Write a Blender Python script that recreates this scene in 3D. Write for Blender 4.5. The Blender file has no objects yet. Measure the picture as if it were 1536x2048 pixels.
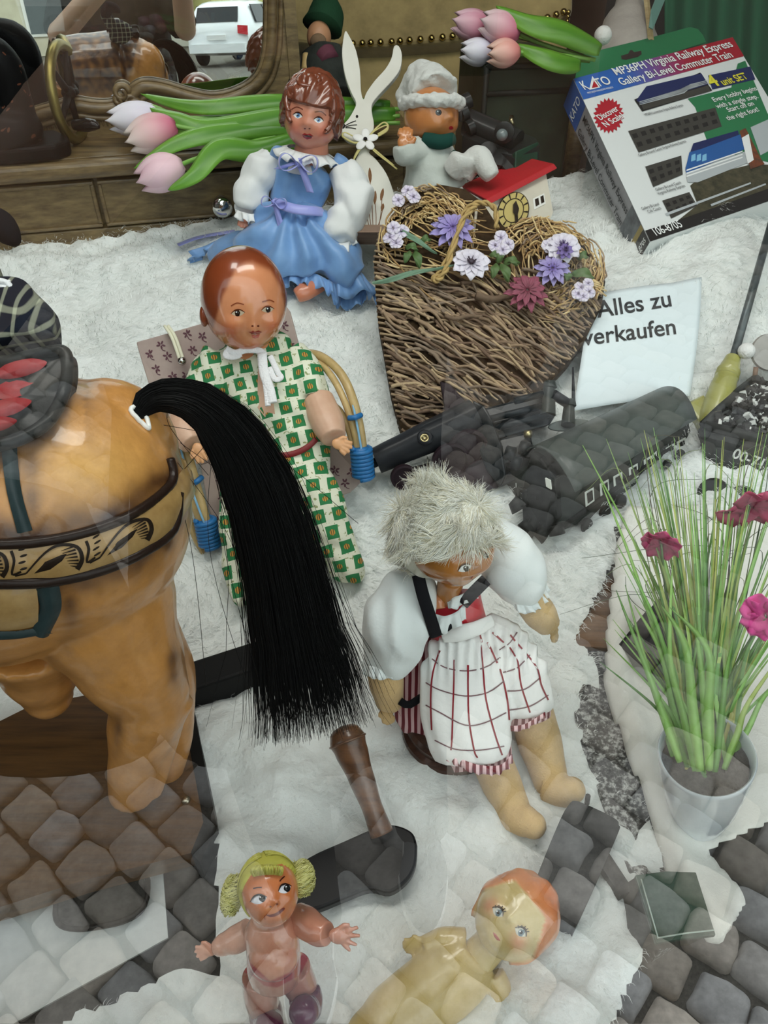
import bpy, bmesh, math, random
import numpy as np
from mathutils import Vector, Matrix, noise
R = math.radians
S = bpy.context.scene
COL = S.collection
random.seed(7)

# ---------------------------------------------------------------- camera, sky, lamps, exposure
CAM_Z, PITCH, FPX = 0.85, R(42), 1547.0
cd = bpy.data.cameras.new('camera'); cam = bpy.data.objects.new('camera', cd); COL.objects.link(cam)
cd.sensor_fit = 'VERTICAL'; cd.angle = 2 * math.atan(1024 / FPX)
cd.clip_start = 0.02; cd.clip_end = 200
cam.location = (0, 0, CAM_Z); cam.rotation_euler = (R(90) - PITCH, 0, 0)
S.camera = cam
S.view_settings.view_transform = 'Standard'; S.view_settings.look = 'None'
S.view_settings.gamma = 1; S.view_settings.use_curve_mapping = False
S.view_settings.exposure = 0.2
W = bpy.data.worlds.new('world'); S.world = W; W.use_nodes = True
wn = W.node_tree.nodes; wl = W.node_tree.links
bg = wn['Background']
wt = wn.new('ShaderNodeTexCoord'); wg = wn.new('ShaderNodeSeparateXYZ'); wr = wn.new('ShaderNodeValToRGB')
wl.new(wt.outputs['Generated'], wg.inputs[0]); wl.new(wg.outputs['Z'], wr.inputs[0]); wl.new(wr.outputs[0], bg.inputs['Color'])
wr.color_ramp.elements[0].color = (.78, .84, .86, 1); wr.color_ramp.elements[1].color = (.92, .97, 1, 1)
bg.inputs['Strength'].default_value = 2.1
def area(name, loc, target, sx, sy, power, col=(1, 1, 1)):
    l = bpy.data.lights.new(name, 'AREA'); l.shape = 'RECTANGLE'; l.size = sx; l.size_y = sy; l.energy = power; l.color = col
    o = bpy.data.objects.new(name, l); COL.objects.link(o); o.location = loc
    o.rotation_euler = (Vector(target) - Vector(loc)).to_track_quat('-Z', 'Y').to_euler()
    return o
area('added_fill_light', (0.15, 1.0, 2.05), (0.1, 1.1, 0), 1.4, 0.35, 14, (1, .97, .92))  # unseen overhead light, added to brighten the display beyond the daylight
area('added_fill_light', (-0.7, 1.1, 2.0), (-.3, 1.0, 0.1), 0.4, 0.4, 5, (1, .97, .92))  # second added light for the left side, no visible source

# ---------------------------------------------------------------- geometry of the view
SP, CP = math.sin(PITCH), math.cos(PITCH)
FWD = Vector((0, CP, -SP)); RIGHT = Vector((1, 0, 0)); DOWN = Vector((0, -SP, -CP)); EYE = Vector((0, 0, CAM_Z))
def ray(x, y):
    return FWD + RIGHT * ((x - 768) / FPX) + DOWN * ((y - 1024) / FPX)
def V(x, y, d):
    """the point at depth d (metres along the view axis) in the direction of x, y"""
    return EYE + ray(x, y) * d
def bump2(x, y, cx, cy, sx, sy):
    return math.exp(-((x - cx) / sx) ** 2 - ((y - cy) / sy) ** 2)
def floor_z(x, y):
    z = 0.2 * max(0.0, y - 0.64)
    if y < 0.70: z = 0.2 * max(0, (y - .58)) ** 2 / .24 if y > .58 else 0.0
    z += .10 * bump2(x, y, .62, 1.45, .22, .3)
    z += .03 * bump2(x, y, .30, 1.30, .2, .22)
    return z
def F(x, y, up=0.0):
    """where the direction of x, y meets the fur (raised by up)"""
    r = ray(x, y); lo, hi = .3, 3.2
    g = lambda d: (EYE.z + r.z * d) - floor_z(r.x * d, r.y * d) - up
    for i in range(50):
        m = (lo + hi) / 2
        if g(m) > 0: lo = m
        else: hi = m
    return EYE + r * lo
def FZ(x, y, z):
    r = ray(x, y); return EYE + r * ((z - EYE.z) / r.z)
def px(d): return d / FPX          # metres per photo pixel at depth d
class Plane:
    def __init__(s, o, e, u):
        s.o = Vector(o); s.e = Vector(e).normalized(); u = Vector(u); s.u = (u - s.e * u.dot(s.e)).normalized(); s.n = s.e.cross(s.u)
    def hit(s, x, y):
        r = ray(x, y); t = (s.o - EYE).dot(s.n) / r.dot(s.n); p = EYE + r * t - s.o
        return p.dot(s.e), p.dot(s.u)
    def P(s, a, b, c=0.0): return s.o + s.e * a + s.u * b + s.n * c
    def at(s, x, y, c=0.0): a, b = s.hit(x, y); return s.P(a, b, c)
def vframe(c, yaw=0, pitch=0, roll=0):
    """axes (image right, up, towards the viewer) at c, turned by degrees"""
    f = (EYE - Vector(c)).normalized(); u = -DOWN; r = u.cross(f).normalized(); u = f.cross(r)
    m = Matrix((r, u, f)).transposed()
    m = m @ Matrix.Rotation(R(-roll), 3, 'Z') @ Matrix.Rotation(R(yaw), 3, 'Y') @ Matrix.Rotation(R(pitch), 3, 'X')
    return m

# ---------------------------------------------------------------- scene objects
def tag(o, label=None, cat=None, group=None, kind=None):
    if label: o['label'] = label
    if cat: o['category'] = cat
    if group: o['group'] = group
    if kind: o['kind'] = kind
    return o
def thing(name, label, cat, loc, group=None):
    o = bpy.data.objects.new(name, None); COL.objects.link(o); o.location = loc; o.empty_display_size = .02
    return tag(o, label, cat, group)
def base_of(o):
    p = Vector((0, 0, 0))
    while o is not None: p += o.location; o = o.parent
    return p
class MB:
    def __init__(s): s.v = []; s.f = []; s.uv = []; s.c = []
    def add(s, vs, fs, uv=None, col=None):
        b = len(s.v); s.v += [tuple(v) for v in vs]; s.f += [tuple(i + b for i in f) for f in fs]
        s.uv += uv if uv else [(v[0], v[1], v[2]) for v in vs]
        c = col if col else (1, 1, 1)
        s.c += list(c) if (len(c) and isinstance(c[0], (tuple, list, Vector))) else [c] * len(vs)
        return s
    def box(s, c, ax, h, col=None, taper=1.0):
        """c centre, ax three axes, h half sizes"""
        c = Vector(c); a = [Vector(x).normalized() * k for x, k in zip(ax, h)]
        vs = []
        for k in (-1, 1):
            t = taper if k > 0 else 1
            for i, j in ((-1, -1), (1, -1), (1, 1), (-1, 1)): vs.append(c + a[0] * i * t + a[1] * j * t + a[2] * k)
        return s.add(vs, [(3, 2, 1, 0), (4, 5, 6, 7), (0, 1, 5, 4), (1, 2, 6, 5), (2, 3, 7, 6), (3, 0, 4, 7)], col=col)
    def abox(s, lo, hi, col=None):
        lo, hi = Vector(lo), Vector(hi); return s.box((lo + hi) / 2, ((1, 0, 0), (0, 1, 0), (0, 0, 1)), (hi - lo) / 2, col)
    def tube(s, pts, rad, n=12, caps=True, fold=None, col=None, flat=None, up=None, closed=False):
        pts = [Vector(p) for p in pts]; m = len(pts)
        if not hasattr(rad, '__len__'): rad = [rad] * m
        T = [(pts[min(i + 1, m - 1)] - pts[max(i - 1, 0)]).normalized() for i in range(m)]
        if closed: T = [(pts[(i + 1) % m] - pts[i - 1]).normalized() for i in range(m)]
        a = Vector(up) if up is not None else (Vector((0, 0, 1)) if abs(T[0].z) < .9 else Vector((1, 0, 0)))
        vs, uv, cs = [], [], []; L = 0
        for i in range(m):
            t = T[i]; a = a - t * a.dot(t)
            if a.length < 1e-6: a = t.orthogonal()
            a.normalize(); b = t.cross(a)
            if i: L += (pts[i] - pts[i - 1]).length
            for k in range(n):
                th = 2 * math.pi * k / n
                r = rad[i] * (fold(i / max(1, m - 1), th) if fold else 1)
                fa = 1 if flat is None else (flat[i] if hasattr(flat, '__len__') else flat)
                vs.append(pts[i] + a * (math.cos(th) * r * fa) + b * (math.sin(th) * r))
                uv.append((L, th * max(rad), 0))
                if col and isinstance(col, list): cs.append(col[i])
        fs = [(i * n + k, i * n + (k + 1) % n, ((i + 1) % m) * n + (k + 1) % n, ((i + 1) % m) * n + k) for i in range(m if closed else m - 1) for k in range(n)]
        if caps and not closed: fs += [tuple(range(n - 1, -1, -1)), tuple((m - 1) * n + k for k in range(n))]
        return s.add(vs, fs, uv, cs if cs else col)
    def ell(s, c, ax, r, nu=20, nv=12, col=None, fn=None):
        """ellipsoid; ax 3x3 matrix (columns)"""
        c = Vector(c); m = ax if ax is not None else Matrix.Identity(3)
        if not hasattr(r, '__len__'): r = (r, r, r)
        vs, uv, fs = [], [], []
        for j in range(nv + 1):
            ph = math.pi * j / nv
            for i in range(nu):
                th = 2 * math.pi * i / nu
                d = Vector((math.sin(ph) * math.cos(th), math.cos(ph), math.sin(ph) * math.sin(th)))
                k = fn(d) if fn else 1
                vs.append(c + m @ Vector((d.x * r[0], d.y * r[1], d.z * r[2])) * k); uv.append((th * r[0], ph * r[1], 0))
        for j in range(nv):
            for i in range(nu):
                fs.append((j * nu + i, j * nu + (i + 1) % nu, (j + 1) * nu + (i + 1) % nu, (j + 1) * nu + i))
        return s.add(vs, fs, uv, col)
    def lathe(s, c, axis, prof, n=32, xa=None, fold=None, col=None):
        """prof: (height along axis, radius)"""
        c = Vector(c); ax = Vector(axis).normalized(); a = Vector(xa) if xa is not None else ax.orthogonal(); a = (a - ax * a.dot(ax)).normalized(); b = ax.cross(a)
        vs, uv = [], []
        for i, (h, r) in enumerate(prof):
            for k in range(n):
                th = 2 * math.pi * k / n; rr = r * (fold(i / (len(prof) - 1), th) if fold else 1)
                vs.append(c + ax * h + a * (math.cos(th) * rr) + b * (math.sin(th) * rr)); uv.append((h, th * r, 0))
        m = len(prof)
        fs = [(i * n + k, i * n + (k + 1) % n, (i + 1) * n + (k + 1) % n, (i + 1) * n + k) for i in range(m - 1) for k in range(n)]
        fs += [tuple(range(n - 1, -1, -1)), tuple((m - 1) * n + k for k in range(n))]
        return s.add(vs, fs, uv, col)
    def prism(s, poly, d, col=None):
        """poly: 3-D points of the front outline, d: thickness vector"""
        poly = [Vector(p) for p in poly]; d = Vector(d); n = len(poly)
        return s.add(poly + [p + d for p in poly], [tuple(range(n)), tuple(range(2 * n - 1, n - 1, -1))] + [(i, i + n, (i + 1) % n + n, (i + 1) % n) for i in range(n)], col=col)
    def grid(s, fn, nu, nv, col=None, wrap=False):
        vs, uv, cs = [], [], []
        for j in range(nv + 1):
            for i in range(nu + (0 if wrap else 1)):
                u, v = i / nu, j / nv; vs.append(Vector(fn(u, v))); uv.append((u, v, 0))
                if callable(col): cs.append(col(u, v))
        w = nu if wrap else nu + 1
        fs = [(j * w + i, j * w + (i + 1) % w, (j + 1) * w + (i + 1) % w, (j + 1) * w + i) for j in range(nv) for i in range(nu)]
        return s.add(vs, fs, uv, cs if cs else col)
    def mesh(s, name, off=Vector((0, 0, 0)), smooth=True, colfn=None):
        me = bpy.data.meshes.new(name)
        off = Vector(off); ox, oy, oz = off
        me.from_pydata([(x - ox, y - oy, z - oz) for x, y, z in s.v], [], s.f); me.update()
        n = len(s.v)
        a = me.attributes.new('uvw', 'FLOAT_VECTOR', 'POINT'); a.data.foreach_set('vector', np.array(s.uv, dtype=np.float32).reshape(-1)[:n * 3])
        c = np.ones((n, 4), dtype=np.float32)
        c[:, :3] = np.array([colfn(Vector(v)) for v in s.v] if colfn else s.c, dtype=np.float32)
        a = me.attributes.new('Col', 'FLOAT_COLOR', 'POINT'); a.data.foreach_set('color', c.reshape(-1))
        if smooth: me.shade_smooth()
        return me
    def build(s, name, mat, parent=None, smooth=True, label=None, colfn=None, sharp=None):
        off = base_of(parent) if parent is not None else Vector((0, 0, 0))
        me = s.mesh(name, off, smooth, colfn); me.materials.append(mat)
        bm = bmesh.new(); bm.from_mesh(me); bmesh.ops.recalc_face_normals(bm, faces=bm.faces); bm.to_mesh(me); bm.free()
        if smooth and sharp: me.set_sharp_from_angle(angle=R(sharp))
        o = bpy.data.objects.new(name, me); COL.objects.link(o)
        if parent is not None: o.parent = parent
        if label: o['label'] = label
        return o
    def blob(s, name, mat, parent, voxel=.003, smooth=4, colfn=None, label=None, disp=None):
        """overlapping shapes merged into one continuous skin"""
        tmp = bpy.data.objects.new('tmp', s.mesh('tmp')); COL.objects.link(tmp)
        m = tmp.modifiers.new('r', 'REMESH'); m.mode = 'VOXEL'; m.voxel_size = voxel
        m = tmp.modifiers.new('s', 'SMOOTH'); m.iterations = smooth; m.factor = .5
        dg = bpy.context.evaluated_depsgraph_get(); me = bpy.data.meshes.new_from_object(tmp.evaluated_get(dg))
        bpy.data.objects.remove(tmp)
        off = base_of(parent) if parent is not None else Vector((0, 0, 0))
        n = len(me.vertices); co = np.empty(n * 3, dtype=np.float32); me.vertices.foreach_get('co', co); co = co.reshape(-1, 3)
        if disp:
            no = np.empty(n * 3, dtype=np.float32); me.vertices.foreach_get('normal', no); no = no.reshape(-1, 3)
            co = np.array([Vector(p) + Vector(q) * disp(Vector(p)) for p, q in zip(co.tolist(), no.tolist())], dtype=np.float32)
        for k in list(me.attributes):
            if k.name in ('uvw', 'Col'): me.attributes.remove(k)
        a = me.attributes.new('uvw', 'FLOAT_VECTOR', 'POINT'); a.data.foreach_set('vector', co.reshape(-1))
        if colfn:
            c = np.ones((n, 4), dtype=np.float32); c[:, :3] = [colfn(Vector(p)) for p in co.tolist()]
            a = me.attributes.new('Col', 'FLOAT_COLOR', 'POINT'); a.data.foreach_set('color', c.reshape(-1))
        co = co - np.array(off, dtype=np.float32); me.vertices.foreach_set('co', co.reshape(-1)); me.update()
        me.shade_smooth(); me.materials.clear(); me.materials.append(mat)
        o = bpy.data.objects.new(name, me); me.name = name; COL.objects.link(o)
        if parent is not None: o.parent = parent
        if label: o['label'] = label
        return o
def spath(pts, k=6, rad=None):
    """Catmull-Rom through pts; returns points (and radii)"""
    P = [Vector(p) for p in pts]; out = []; rr = []; n = len(P)
    for i in range(n - 1):
        p0, p1, p2, p3 = P[max(i - 1, 0)], P[i], P[i + 1], P[min(i + 2, n - 1)]
        for j in range(k):
            t = j / k
            out.append(.5 * ((2 * p1) + (p2 - p0) * t + (2 * p0 - 5 * p1 + 4 * p2 - p3) * t * t + (3 * p1 - p0 - 3 * p2 + p3) * t ** 3))
            if rad: s = t * t * (3 - 2 * t); rr.append(rad[i] * (1 - s) + rad[i + 1] * s)
    out.append(P[-1])
    if rad: rr.append(rad[-1]); return out, rr
    return out
def copy_tree(o, parent=None):
    c = o.copy(); COL.objects.link(c)
    if parent is not None: c.parent = parent
    for ch in list(o.children): copy_tree(ch, c)
    return c
def nz(p, s=1.0): return noise.noise(Vector(p) * s)
def lerp(a, b, t): return a + (b - a) * t
def sstep(a, b, x):
    t = min(1, max(0, (x - a) / (b - a))); return t * t * (3 - 2 * t)
def mixc(a, b, t): return tuple(a[i] + (b[i] - a[i]) * t for i in range(3))
def srgb(r, g, b): return tuple((c / 255 / 12.92 if c <= 10 else ((c / 255 + .055) / 1.055) ** 2.4) for c in (r, g, b))

# ---------------------------------------------------------------- materials
def M(name, col=(.5, .5, .5), rough=.5, metal=0, bump=0, bscale=60, var=0, vscale=12, col2=None, attr=False, coat=0, sheen=0, sss=0, spec=.5, stretch=None, trans=0):
    if max(col) < .10 and not metal and not attr: spec *= .3; coat *= .35      # gloss cut on dark materials so the bright sky reflects less
    m = bpy.data.materials.new(name); m.use_nodes = True; nt = m.node_tree; N = nt.nodes; L = nt.links; b = N['Principled BSDF']
    b.inputs['Roughness'].default_value = rough; b.inputs['Metallic'].default_value = metal
    b.inputs['Specular IOR Level'].default_value = spec; b.inputs['Coat Weight'].default_value = coat; b.inputs['Coat Roughness'].default_value = .08
    b.inputs['Sheen Weight'].default_value = sheen
    if trans: b.inputs['Transmission Weight'].default_value = trans
    if sss: b.inputs['Subsurface Weight'].default_value = sss; b.inputs['Subsurface Scale'].default_value = .01
    tc = N.new('ShaderNodeTexCoord'); src = tc.outputs['Object']
    if stretch:
        mp = N.new('ShaderNodeMapping'); mp.inputs['Scale'].default_value = stretch; L.new(src, mp.inputs[0]); src = mp.outputs[0]
    out = None
    if attr:
        a = N.new('ShaderNodeAttribute'); a.attribute_name = 'Col'; out = a.outputs['Color']
    if var:
        n = N.new('ShaderNodeTexNoise'); n.inputs['Scale'].default_value = vscale; n.inputs['Detail'].default_value = 6; n.inputs['Roughness'].default_value = .65; L.new(src, n.inputs['Vector'])
        mx = N.new('ShaderNodeMix'); mx.data_type = 'RGBA'
        rp = N.new('ShaderNodeMapRange'); rp.inputs[1].default_value = .32; rp.inputs[2].default_value = .68; rp.inputs[4].default_value = var; L.new(n.outputs['Fac'], rp.inputs[0]); L.new(rp.outputs[0], mx.inputs['Factor'])
        c2 = col2 or tuple(c * .45 for c in col)
        if attr:
            mx.blend_type = 'MULTIPLY'; L.new(out, mx.inputs['A']); mx.inputs['B'].default_value = (*(col2 or (.45, .45, .45)), 1)
        else:
            mx.inputs['A'].default_value = (*col, 1); mx.inputs['B'].default_value = (*c2, 1)
        out = mx.outputs['Result']
    if out is not None: L.new(out, b.inputs['Base Color'])
    else: b.inputs['Base Color'].default_value = (*col, 1)
    if bump:
        n2 = N.new('ShaderNodeTexNoise'); n2.inputs['Scale'].default_value = bscale; n2.inputs['Detail'].default_value = 5; L.new(src, n2.inputs['Vector'])
        bp = N.new('ShaderNodeBump'); bp.inputs['Strength'].default_value = bump; bp.inputs['Distance'].default_value = .003
        L.new(n2.outputs['Fac'], bp.inputs['Height']); L.new(bp.outputs[0], b.inputs['Normal'])
    return m
def nodes_of(m): return m.node_tree.nodes, m.node_tree.links, m.node_tree.nodes['Principled BSDF']

# ================================================================= SETTING
PANE_Y, STREET_Z = 0.17, -0.65
def granite():
    m = M('granite', (.2, .2, .2), .45); N, L, b = nodes_of(m)
    tc = N.new('ShaderNodeTexCoord'); n = N.new('ShaderNodeTexNoise'); n.inputs['Scale'].default_value = 150; n.inputs['Detail'].default_value = 4; n.inputs['Roughness'].default_value = .7
    r = N.new('ShaderNodeValToRGB'); e = r.color_ramp.elements; e[0].position = .40; e[0].color = (.012, .012, .013, 1); e[1].position = .62; e[1].color = (.5, .5, .48, 1)
    k = e.new(.5); k.color = (.09, .088, .085, 1)
    L.new(tc.outputs['Object'], n.inputs['Vector']); L.new(n.outputs['Fac'], r.inputs[0]); L.new(r.outputs[0], b.inputs['Base Color']); return m
def struct(o): o['kind'] = 'structure'; return o
struct(MB().abox((-2.4, PANE_Y + .03, -.08), (2.4, 3.2, -.035)).build('floor', M('granite_dark', (.06, .058, .055), .5, var=.8, vscale=60), smooth=False))
wallm = M('wall_dark', srgb(60, 46, 40), .8, var=.6, vscale=3, col2=srgb(28, 20, 18), bump=.1)
struct(MB().abox((-2.4, 3.2, -.65), (2.4, 3.3, 2.5)).build('wall_back', wallm, smooth=False))
struct(MB().abox((-2.5, PANE_Y + .05, -.65), (-2.4, 3.3, 2.5)).build('wall_left', wallm, smooth=False))
struct(MB().abox((2.4, PANE_Y + .05, -.65), (2.5, 3.3, 2.5)).build('wall_right', wallm, smooth=False))
struct(MB().abox((-2.5, PANE_Y + .05, 2.5), (2.5, 3.3, 2.6)).build('ceiling', M('ceiling_paint', (.7, .68, .64), .9), smooth=False))
# shop front below and above the pane, flush with it
sf = M('shopfront_stone', (.3, .29, .27), .7, bump=.3, bscale=80, var=.5, vscale=20)
struct(MB().abox((-4, PANE_Y - .005, STREET_Z), (4, PANE_Y + .05, 0.0)).abox((-8, PANE_Y - .005, 2.35), (8, PANE_Y + .05, 6)).abox((-8, PANE_Y - .005, STREET_Z), (-2.3, PANE_Y + .05, 2.35)).abox((2.3, PANE_Y - .005, STREET_Z), (8, PANE_Y + .05, 2.35)).build('wall_front', sf, smooth=False))
# the shop window's glass: clear, mirror-like towards grazing angles as two glass faces are
gm = bpy.data.materials.new('window_glass'); gm.use_nodes = True; N = gm.node_tree.nodes; L = gm.node_tree.links
for n in list(N):
    if n.type != 'OUTPUT_MATERIAL': N.remove(n)
out = N['Material Output']
fr = N.new('ShaderNodeFresnel'); fr.inputs['IOR'].default_value = 1.55
m2 = N.new('ShaderNodeMath'); m2.operation = 'MULTIPLY'; m2.inputs[1].default_value = 2
m1 = N.new('ShaderNodeMath'); m1.operation = 'ADD'; m1.inputs[1].default_value = 1
dv = N.new('ShaderNodeMath'); dv.operation = 'DIVIDE'
L.new(fr.outputs[0], m2.inputs[0]); L.new(fr.outputs[0], m1.inputs[0]); L.new(m2.outputs[0], dv.inputs[0]); L.new(m1.outputs[0], dv.inputs[1])
ge = N.new('ShaderNodeNewGeometry'); iv = N.new('ShaderNodeMath'); iv.operation = 'SUBTRACT'; iv.inputs[0].default_value = 1; L.new(ge.outputs['Backfacing'], iv.inputs[1])
mm = N.new('ShaderNodeMath'); mm.operation = 'MULTIPLY'; L.new(dv.outputs[0], mm.inputs[0]); L.new(iv.outputs[0], mm.inputs[1])
tr = N.new('ShaderNodeBsdfTransparent'); tr.inputs[0].default_value = (.985, 1, .99, 1); gl = N.new('ShaderNodeBsdfGlossy'); gl.inputs['Roughness'].default_value = 0
mx = N.new('ShaderNodeMixShader'); L.new(mm.outputs[0], mx.inputs[0]); L.new(tr.outputs[0], mx.inputs[1]); L.new(gl.outputs[0], mx.inputs[2]); L.new(mx.outputs[0], out.inputs['Surface'])
g = MB().abox((-2.3, PANE_Y, 0.0), (2.3, PANE_Y + .008, 2.35)).build('window_1', gm, smooth=False)
struct(g)

# the cobbled street outside, seen as a reflection in the window
def street():
    mb = MB(); rnd = random.Random(3)
    a = R(38); ca, sa = math.cos(a), math.sin(a); c = .088
    for i in range(-38, 39):
        for j in range(-38, 39):
            u = (i + (.5 if j % 2 else 0)) * c * 1.08 + rnd.uniform(-.008, .008); v = j * c + rnd.uniform(-.008, .008)
            x = u * ca - v * sa; y = u * sa + v * ca - 1.2
            if not (-2.0 < x < 2.3 and -3.2 < y < PANE_Y - .02): continue
            w = c * .5 * rnd.uniform(.98, 1.10); h = c * .5 * rnd.uniform(.92, 1.02); t = a + rnd.uniform(-.12, .12)
            e1 = Vector((math.cos(t), math.sin(t), 0)); e2 = Vector((-e1.y, e1.x, 0)); z = STREET_Z + rnd.uniform(-.004, .004)
            k = rnd.uniform(.65, 1.15); q = rnd.random(); col = mixc((.58, .59, .59), (.68, .60, .50), q); col = tuple(x * k for x in col)
            vs = []; n = 20
            for (s, dz) in ((1.0, -.04), (.99, -.012), (.93, -.002), (.80, .004), (.45, .008)):
                for p in range(n):
                    th = 2 * math.pi * p / n; cs, sn = math.cos(th), math.sin(th); ex = .33
                    rx = math.copysign(abs(cs) ** ex, cs); ry = math.copysign(abs(sn) ** ex, sn)
                    P = Vector((x, y, z + dz)) + e1 * (rx * w * s) + e2 * (ry * h * s)
                    P += Vector((nz(P, 30) * .006, nz(P + Vector((5, 3, 1)), 30) * .006, nz(P, 45) * .004)); vs.append(P)
            vs.append(Vector((x, y, z + .009)))
            fs = [(r_ * n + p, r_ * n + (p + 1) % n, (r_ + 1) * n + (p + 1) % n, (r_ + 1) * n + p) for r_ in range(4) for p in range(n)] + [(4 * n + p, 4 * n + (p + 1) % n, 5 * n) for p in range(n)]
            mb.add(vs, fs, col=col)
    m = M('cobble_stone', attr=True, rough=.75, bump=.9, bscale=80, var=.75, vscale=38)
    o = mb.build('street_cobbles', m); struct(o)
    sand = M('joint_sand', (.16, .145, .12), .95, bump=.8, bscale=120, var=.8, vscale=150, col2=(.03, .028, .022))
    struct(MB().abox((-40, -60, STREET_Z - .2), (40, PANE_Y, STREET_Z - .018)).build('street', sand, smooth=False))
street()

# ================================================================= DRESSER WITH MIRROR
DE = Vector((math.cos(R(13)), math.sin(R(13)), 0)); DO = V(15, 496, 1.60); UP = Vector((0, 0, 1))
DF = Plane(DO, DE, UP)                                   # the drawer fronts
def wood(name, a, b, rough=.42, sc=(3, 40, 40), rot=13, bump=.15, coat=.15):
    m = M(name, a, rough, var=1, vscale=2.2, col2=b, coat=coat); N, L, bs = nodes_of(m)
    tc = [n for n in N if n.type == 'TEX_COORD'][0]; nn = [n for n in N if n.type == 'TEX_NOISE'][0]
    mp = N.new('ShaderNodeMapping'); mp.inputs['Rotation'].default_value = (0, 0, R(-rot)); mp.inputs['Scale'].default_value = sc
    L.new(tc.outputs['Object'], mp.inputs[0]); L.new(mp.outputs[0], nn.inputs['Vector'])
    if bump:
        bp = N.new('ShaderNodeBump'); bp.inputs['Strength'].default_value = bump; bp.inputs['Distance'].default_value = .002; L.new(nn.outputs['Fac'], bp.inputs['Height']); L.new(bp.outputs[0], bs.inputs['Normal'])
    return m
oak = wood('aged_oak', srgb(132, 112, 74), srgb(80, 64, 38)); oakd = wood('aged_oak_moulding', srgb(126, 106, 70), srgb(70, 55, 32)); gapm = M('shadow_gap', (.01, .008, .006), .9)
t = thing('dresser', 'aged oak vanity dresser with drawers under a curved mirror', 'dresser', DF.P(.2, -.01, -.1))
def dbox(mb, s0, s1, z0, z1, n0, n1, col=None): return mb.box(DF.P((s0 + s1) / 2, (z0 + z1) / 2, (n0 + n1) / 2), (DE, UP, DF.n), ((s1 - s0) / 2, (z1 - z0) / 2, (n1 - n0) / 2), col)
def bevel(o, w, seg=2):
    m = o.modifiers.new('b', 'BEVEL'); m.width = w; m.segments = seg; m.limit_method = 'ANGLE'; return o
S0, S1 = -.45, .86
mb = MB(); dbox(mb, S0, S1, -.06, .026, -.28, .006); dbox(mb, S0, S1, .026, .128, -.28, -.012); bevel(mb.build('carcass', oak, t, smooth=False), .003)
mb = MB(); dbox(mb, S0 - .02, S1 + .02, .13, .164, -.30, .028); bevel(mb.build('top_board', oakd, t, smooth=False), .014, 4)
mb = MB(); dbox(mb, S0 - .02, S1 + .02, .1635, .1665, -.02, .004); bevel(mb.build('top_bead', oakd, t, smooth=False), .001)
for a, b in ((-.22, .199), (.206, .625), (.632, .85)):
    mb = MB(); dbox(mb, a, b, .029, .121, -.012, .004)
    dr = bevel(mb.build('drawer', oak, t, smooth=False), .002)
    mb = MB()
    for (p, q, u, v) in ((a, b, .029, .036), (a, b, .114, .121), (a, a + .008, .036, .114), (b - .008, b, .036, .114)): dbox(mb, p, q, u, v, .002, .009)
    bevel(mb.build('drawer_moulding', oakd, dr, smooth=False), .003)
    kx = .446 if a > 0 and a < .5 else (a + b) / 2 + .02
    mb = MB(); mb.lathe(DF.P(kx, .06, .004), DF.n, [(0, .014), (.004, .013), (.006, .007), (.012, .006), (.016, .012), (.022, .0195), (.030, .0225), (.038, .0205), (.043, .014), (.046, .002)], 28)
    mb.build('knob', M('chrome', (.75, .75, .74), .08, 1), dr, label='polished chrome ball knob')
# mirror: a tilting glass in a curved carved frame
NM = -.155; TLT = R(4.5)
MU = UP * math.cos(TLT) - DF.n * math.sin(TLT)
MPl = Plane(DF.P(.3, .165, NM), DE, MU)
def mcurve(pts, k=6): return spath([MPl.at(x, y) for x, y in pts], k)
bot = [(20, 235), (75, 215), (110, 205), (150, 196), (190, 201), (225, 200), (250, 187), (266, 168), (290, 158), (330, 163), (380, 178), (430, 186), (480, 172), (512, 146), (526, 105), (530, 50), (530, -30), (528, -130)]
mir = thing('vanity_mirror', 'curved oak framed mirror reflecting the street and a white car', 'mirror', MPl.P(0, 0))
bp3 = mcurve(bot, 5)
ab = [(p - MPl.o) for p in bp3]; ab = [(p.dot(MPl.e), p.dot(MPl.u)) for p in ab]
smin = ab[0][0]; top = .62
glass = [(smin - .03, top)] + [(smin - .03, ab[0][1])] + ab + [(ab[-1][0], top)]
gm_ = M('mirror_glass', (.82, .86, .85), .0, 1)
MB().prism([MPl.P(a, b, .004) for a, b in glass], MPl.n * -.004).build('mirror_glass', gm_, mir, smooth=False)
# back panel of the frame with the opening cut out (strips from the opening to the outline)
mb = MB(); xr, xl, yb = MPl.hit(592, 100)[0] + .004, smin - .12, -.005
outl = []
for a, b in ab:
    if a < ab[0][0] + (ab[-1][0] - ab[0][0]) * .985 and b < .12: outl.append((a, yb))
    else: outl.append((xr, b))
outl[0] = (xl, yb)
for z0, z1 in ((.0, .016),):
    va = [MPl.P(a, b, z1) for a, b in ab] + [MPl.P(a, b, z1) for a, b in outl] + [MPl.P(a, b, -.012) for a, b in ab] + [MPl.P(a, b, -.012) for a, b in outl]
    n = len(ab); fs = [(i, i + 1, n + i + 1, n + i) for i in range(n - 1)] + [(2 * n + i, 3 * n + i, 3 * n + i + 1, 2 * n + i + 1) for i in range(n - 1)]
    fs += [(i, 2 * n + i, 2 * n + i + 1, i + 1) for i in range(n - 1)] + [(n + i, n + i + 1, 3 * n + i + 1, 3 * n + i) for i in range(n - 1)] + [(0, n, 3 * n, 2 * n), (n - 1, 3 * n - 1, 4 * n - 1, 2 * n - 1)][:1]
    mb.add(va, fs)
mb.box(MPl.P(xr - .012, .3, .0), (MPl.e, MPl.u, MPl.n), (.012, .32, .02)).build('back_panel', oak, mir, smooth=False)
mb = MB()
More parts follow.
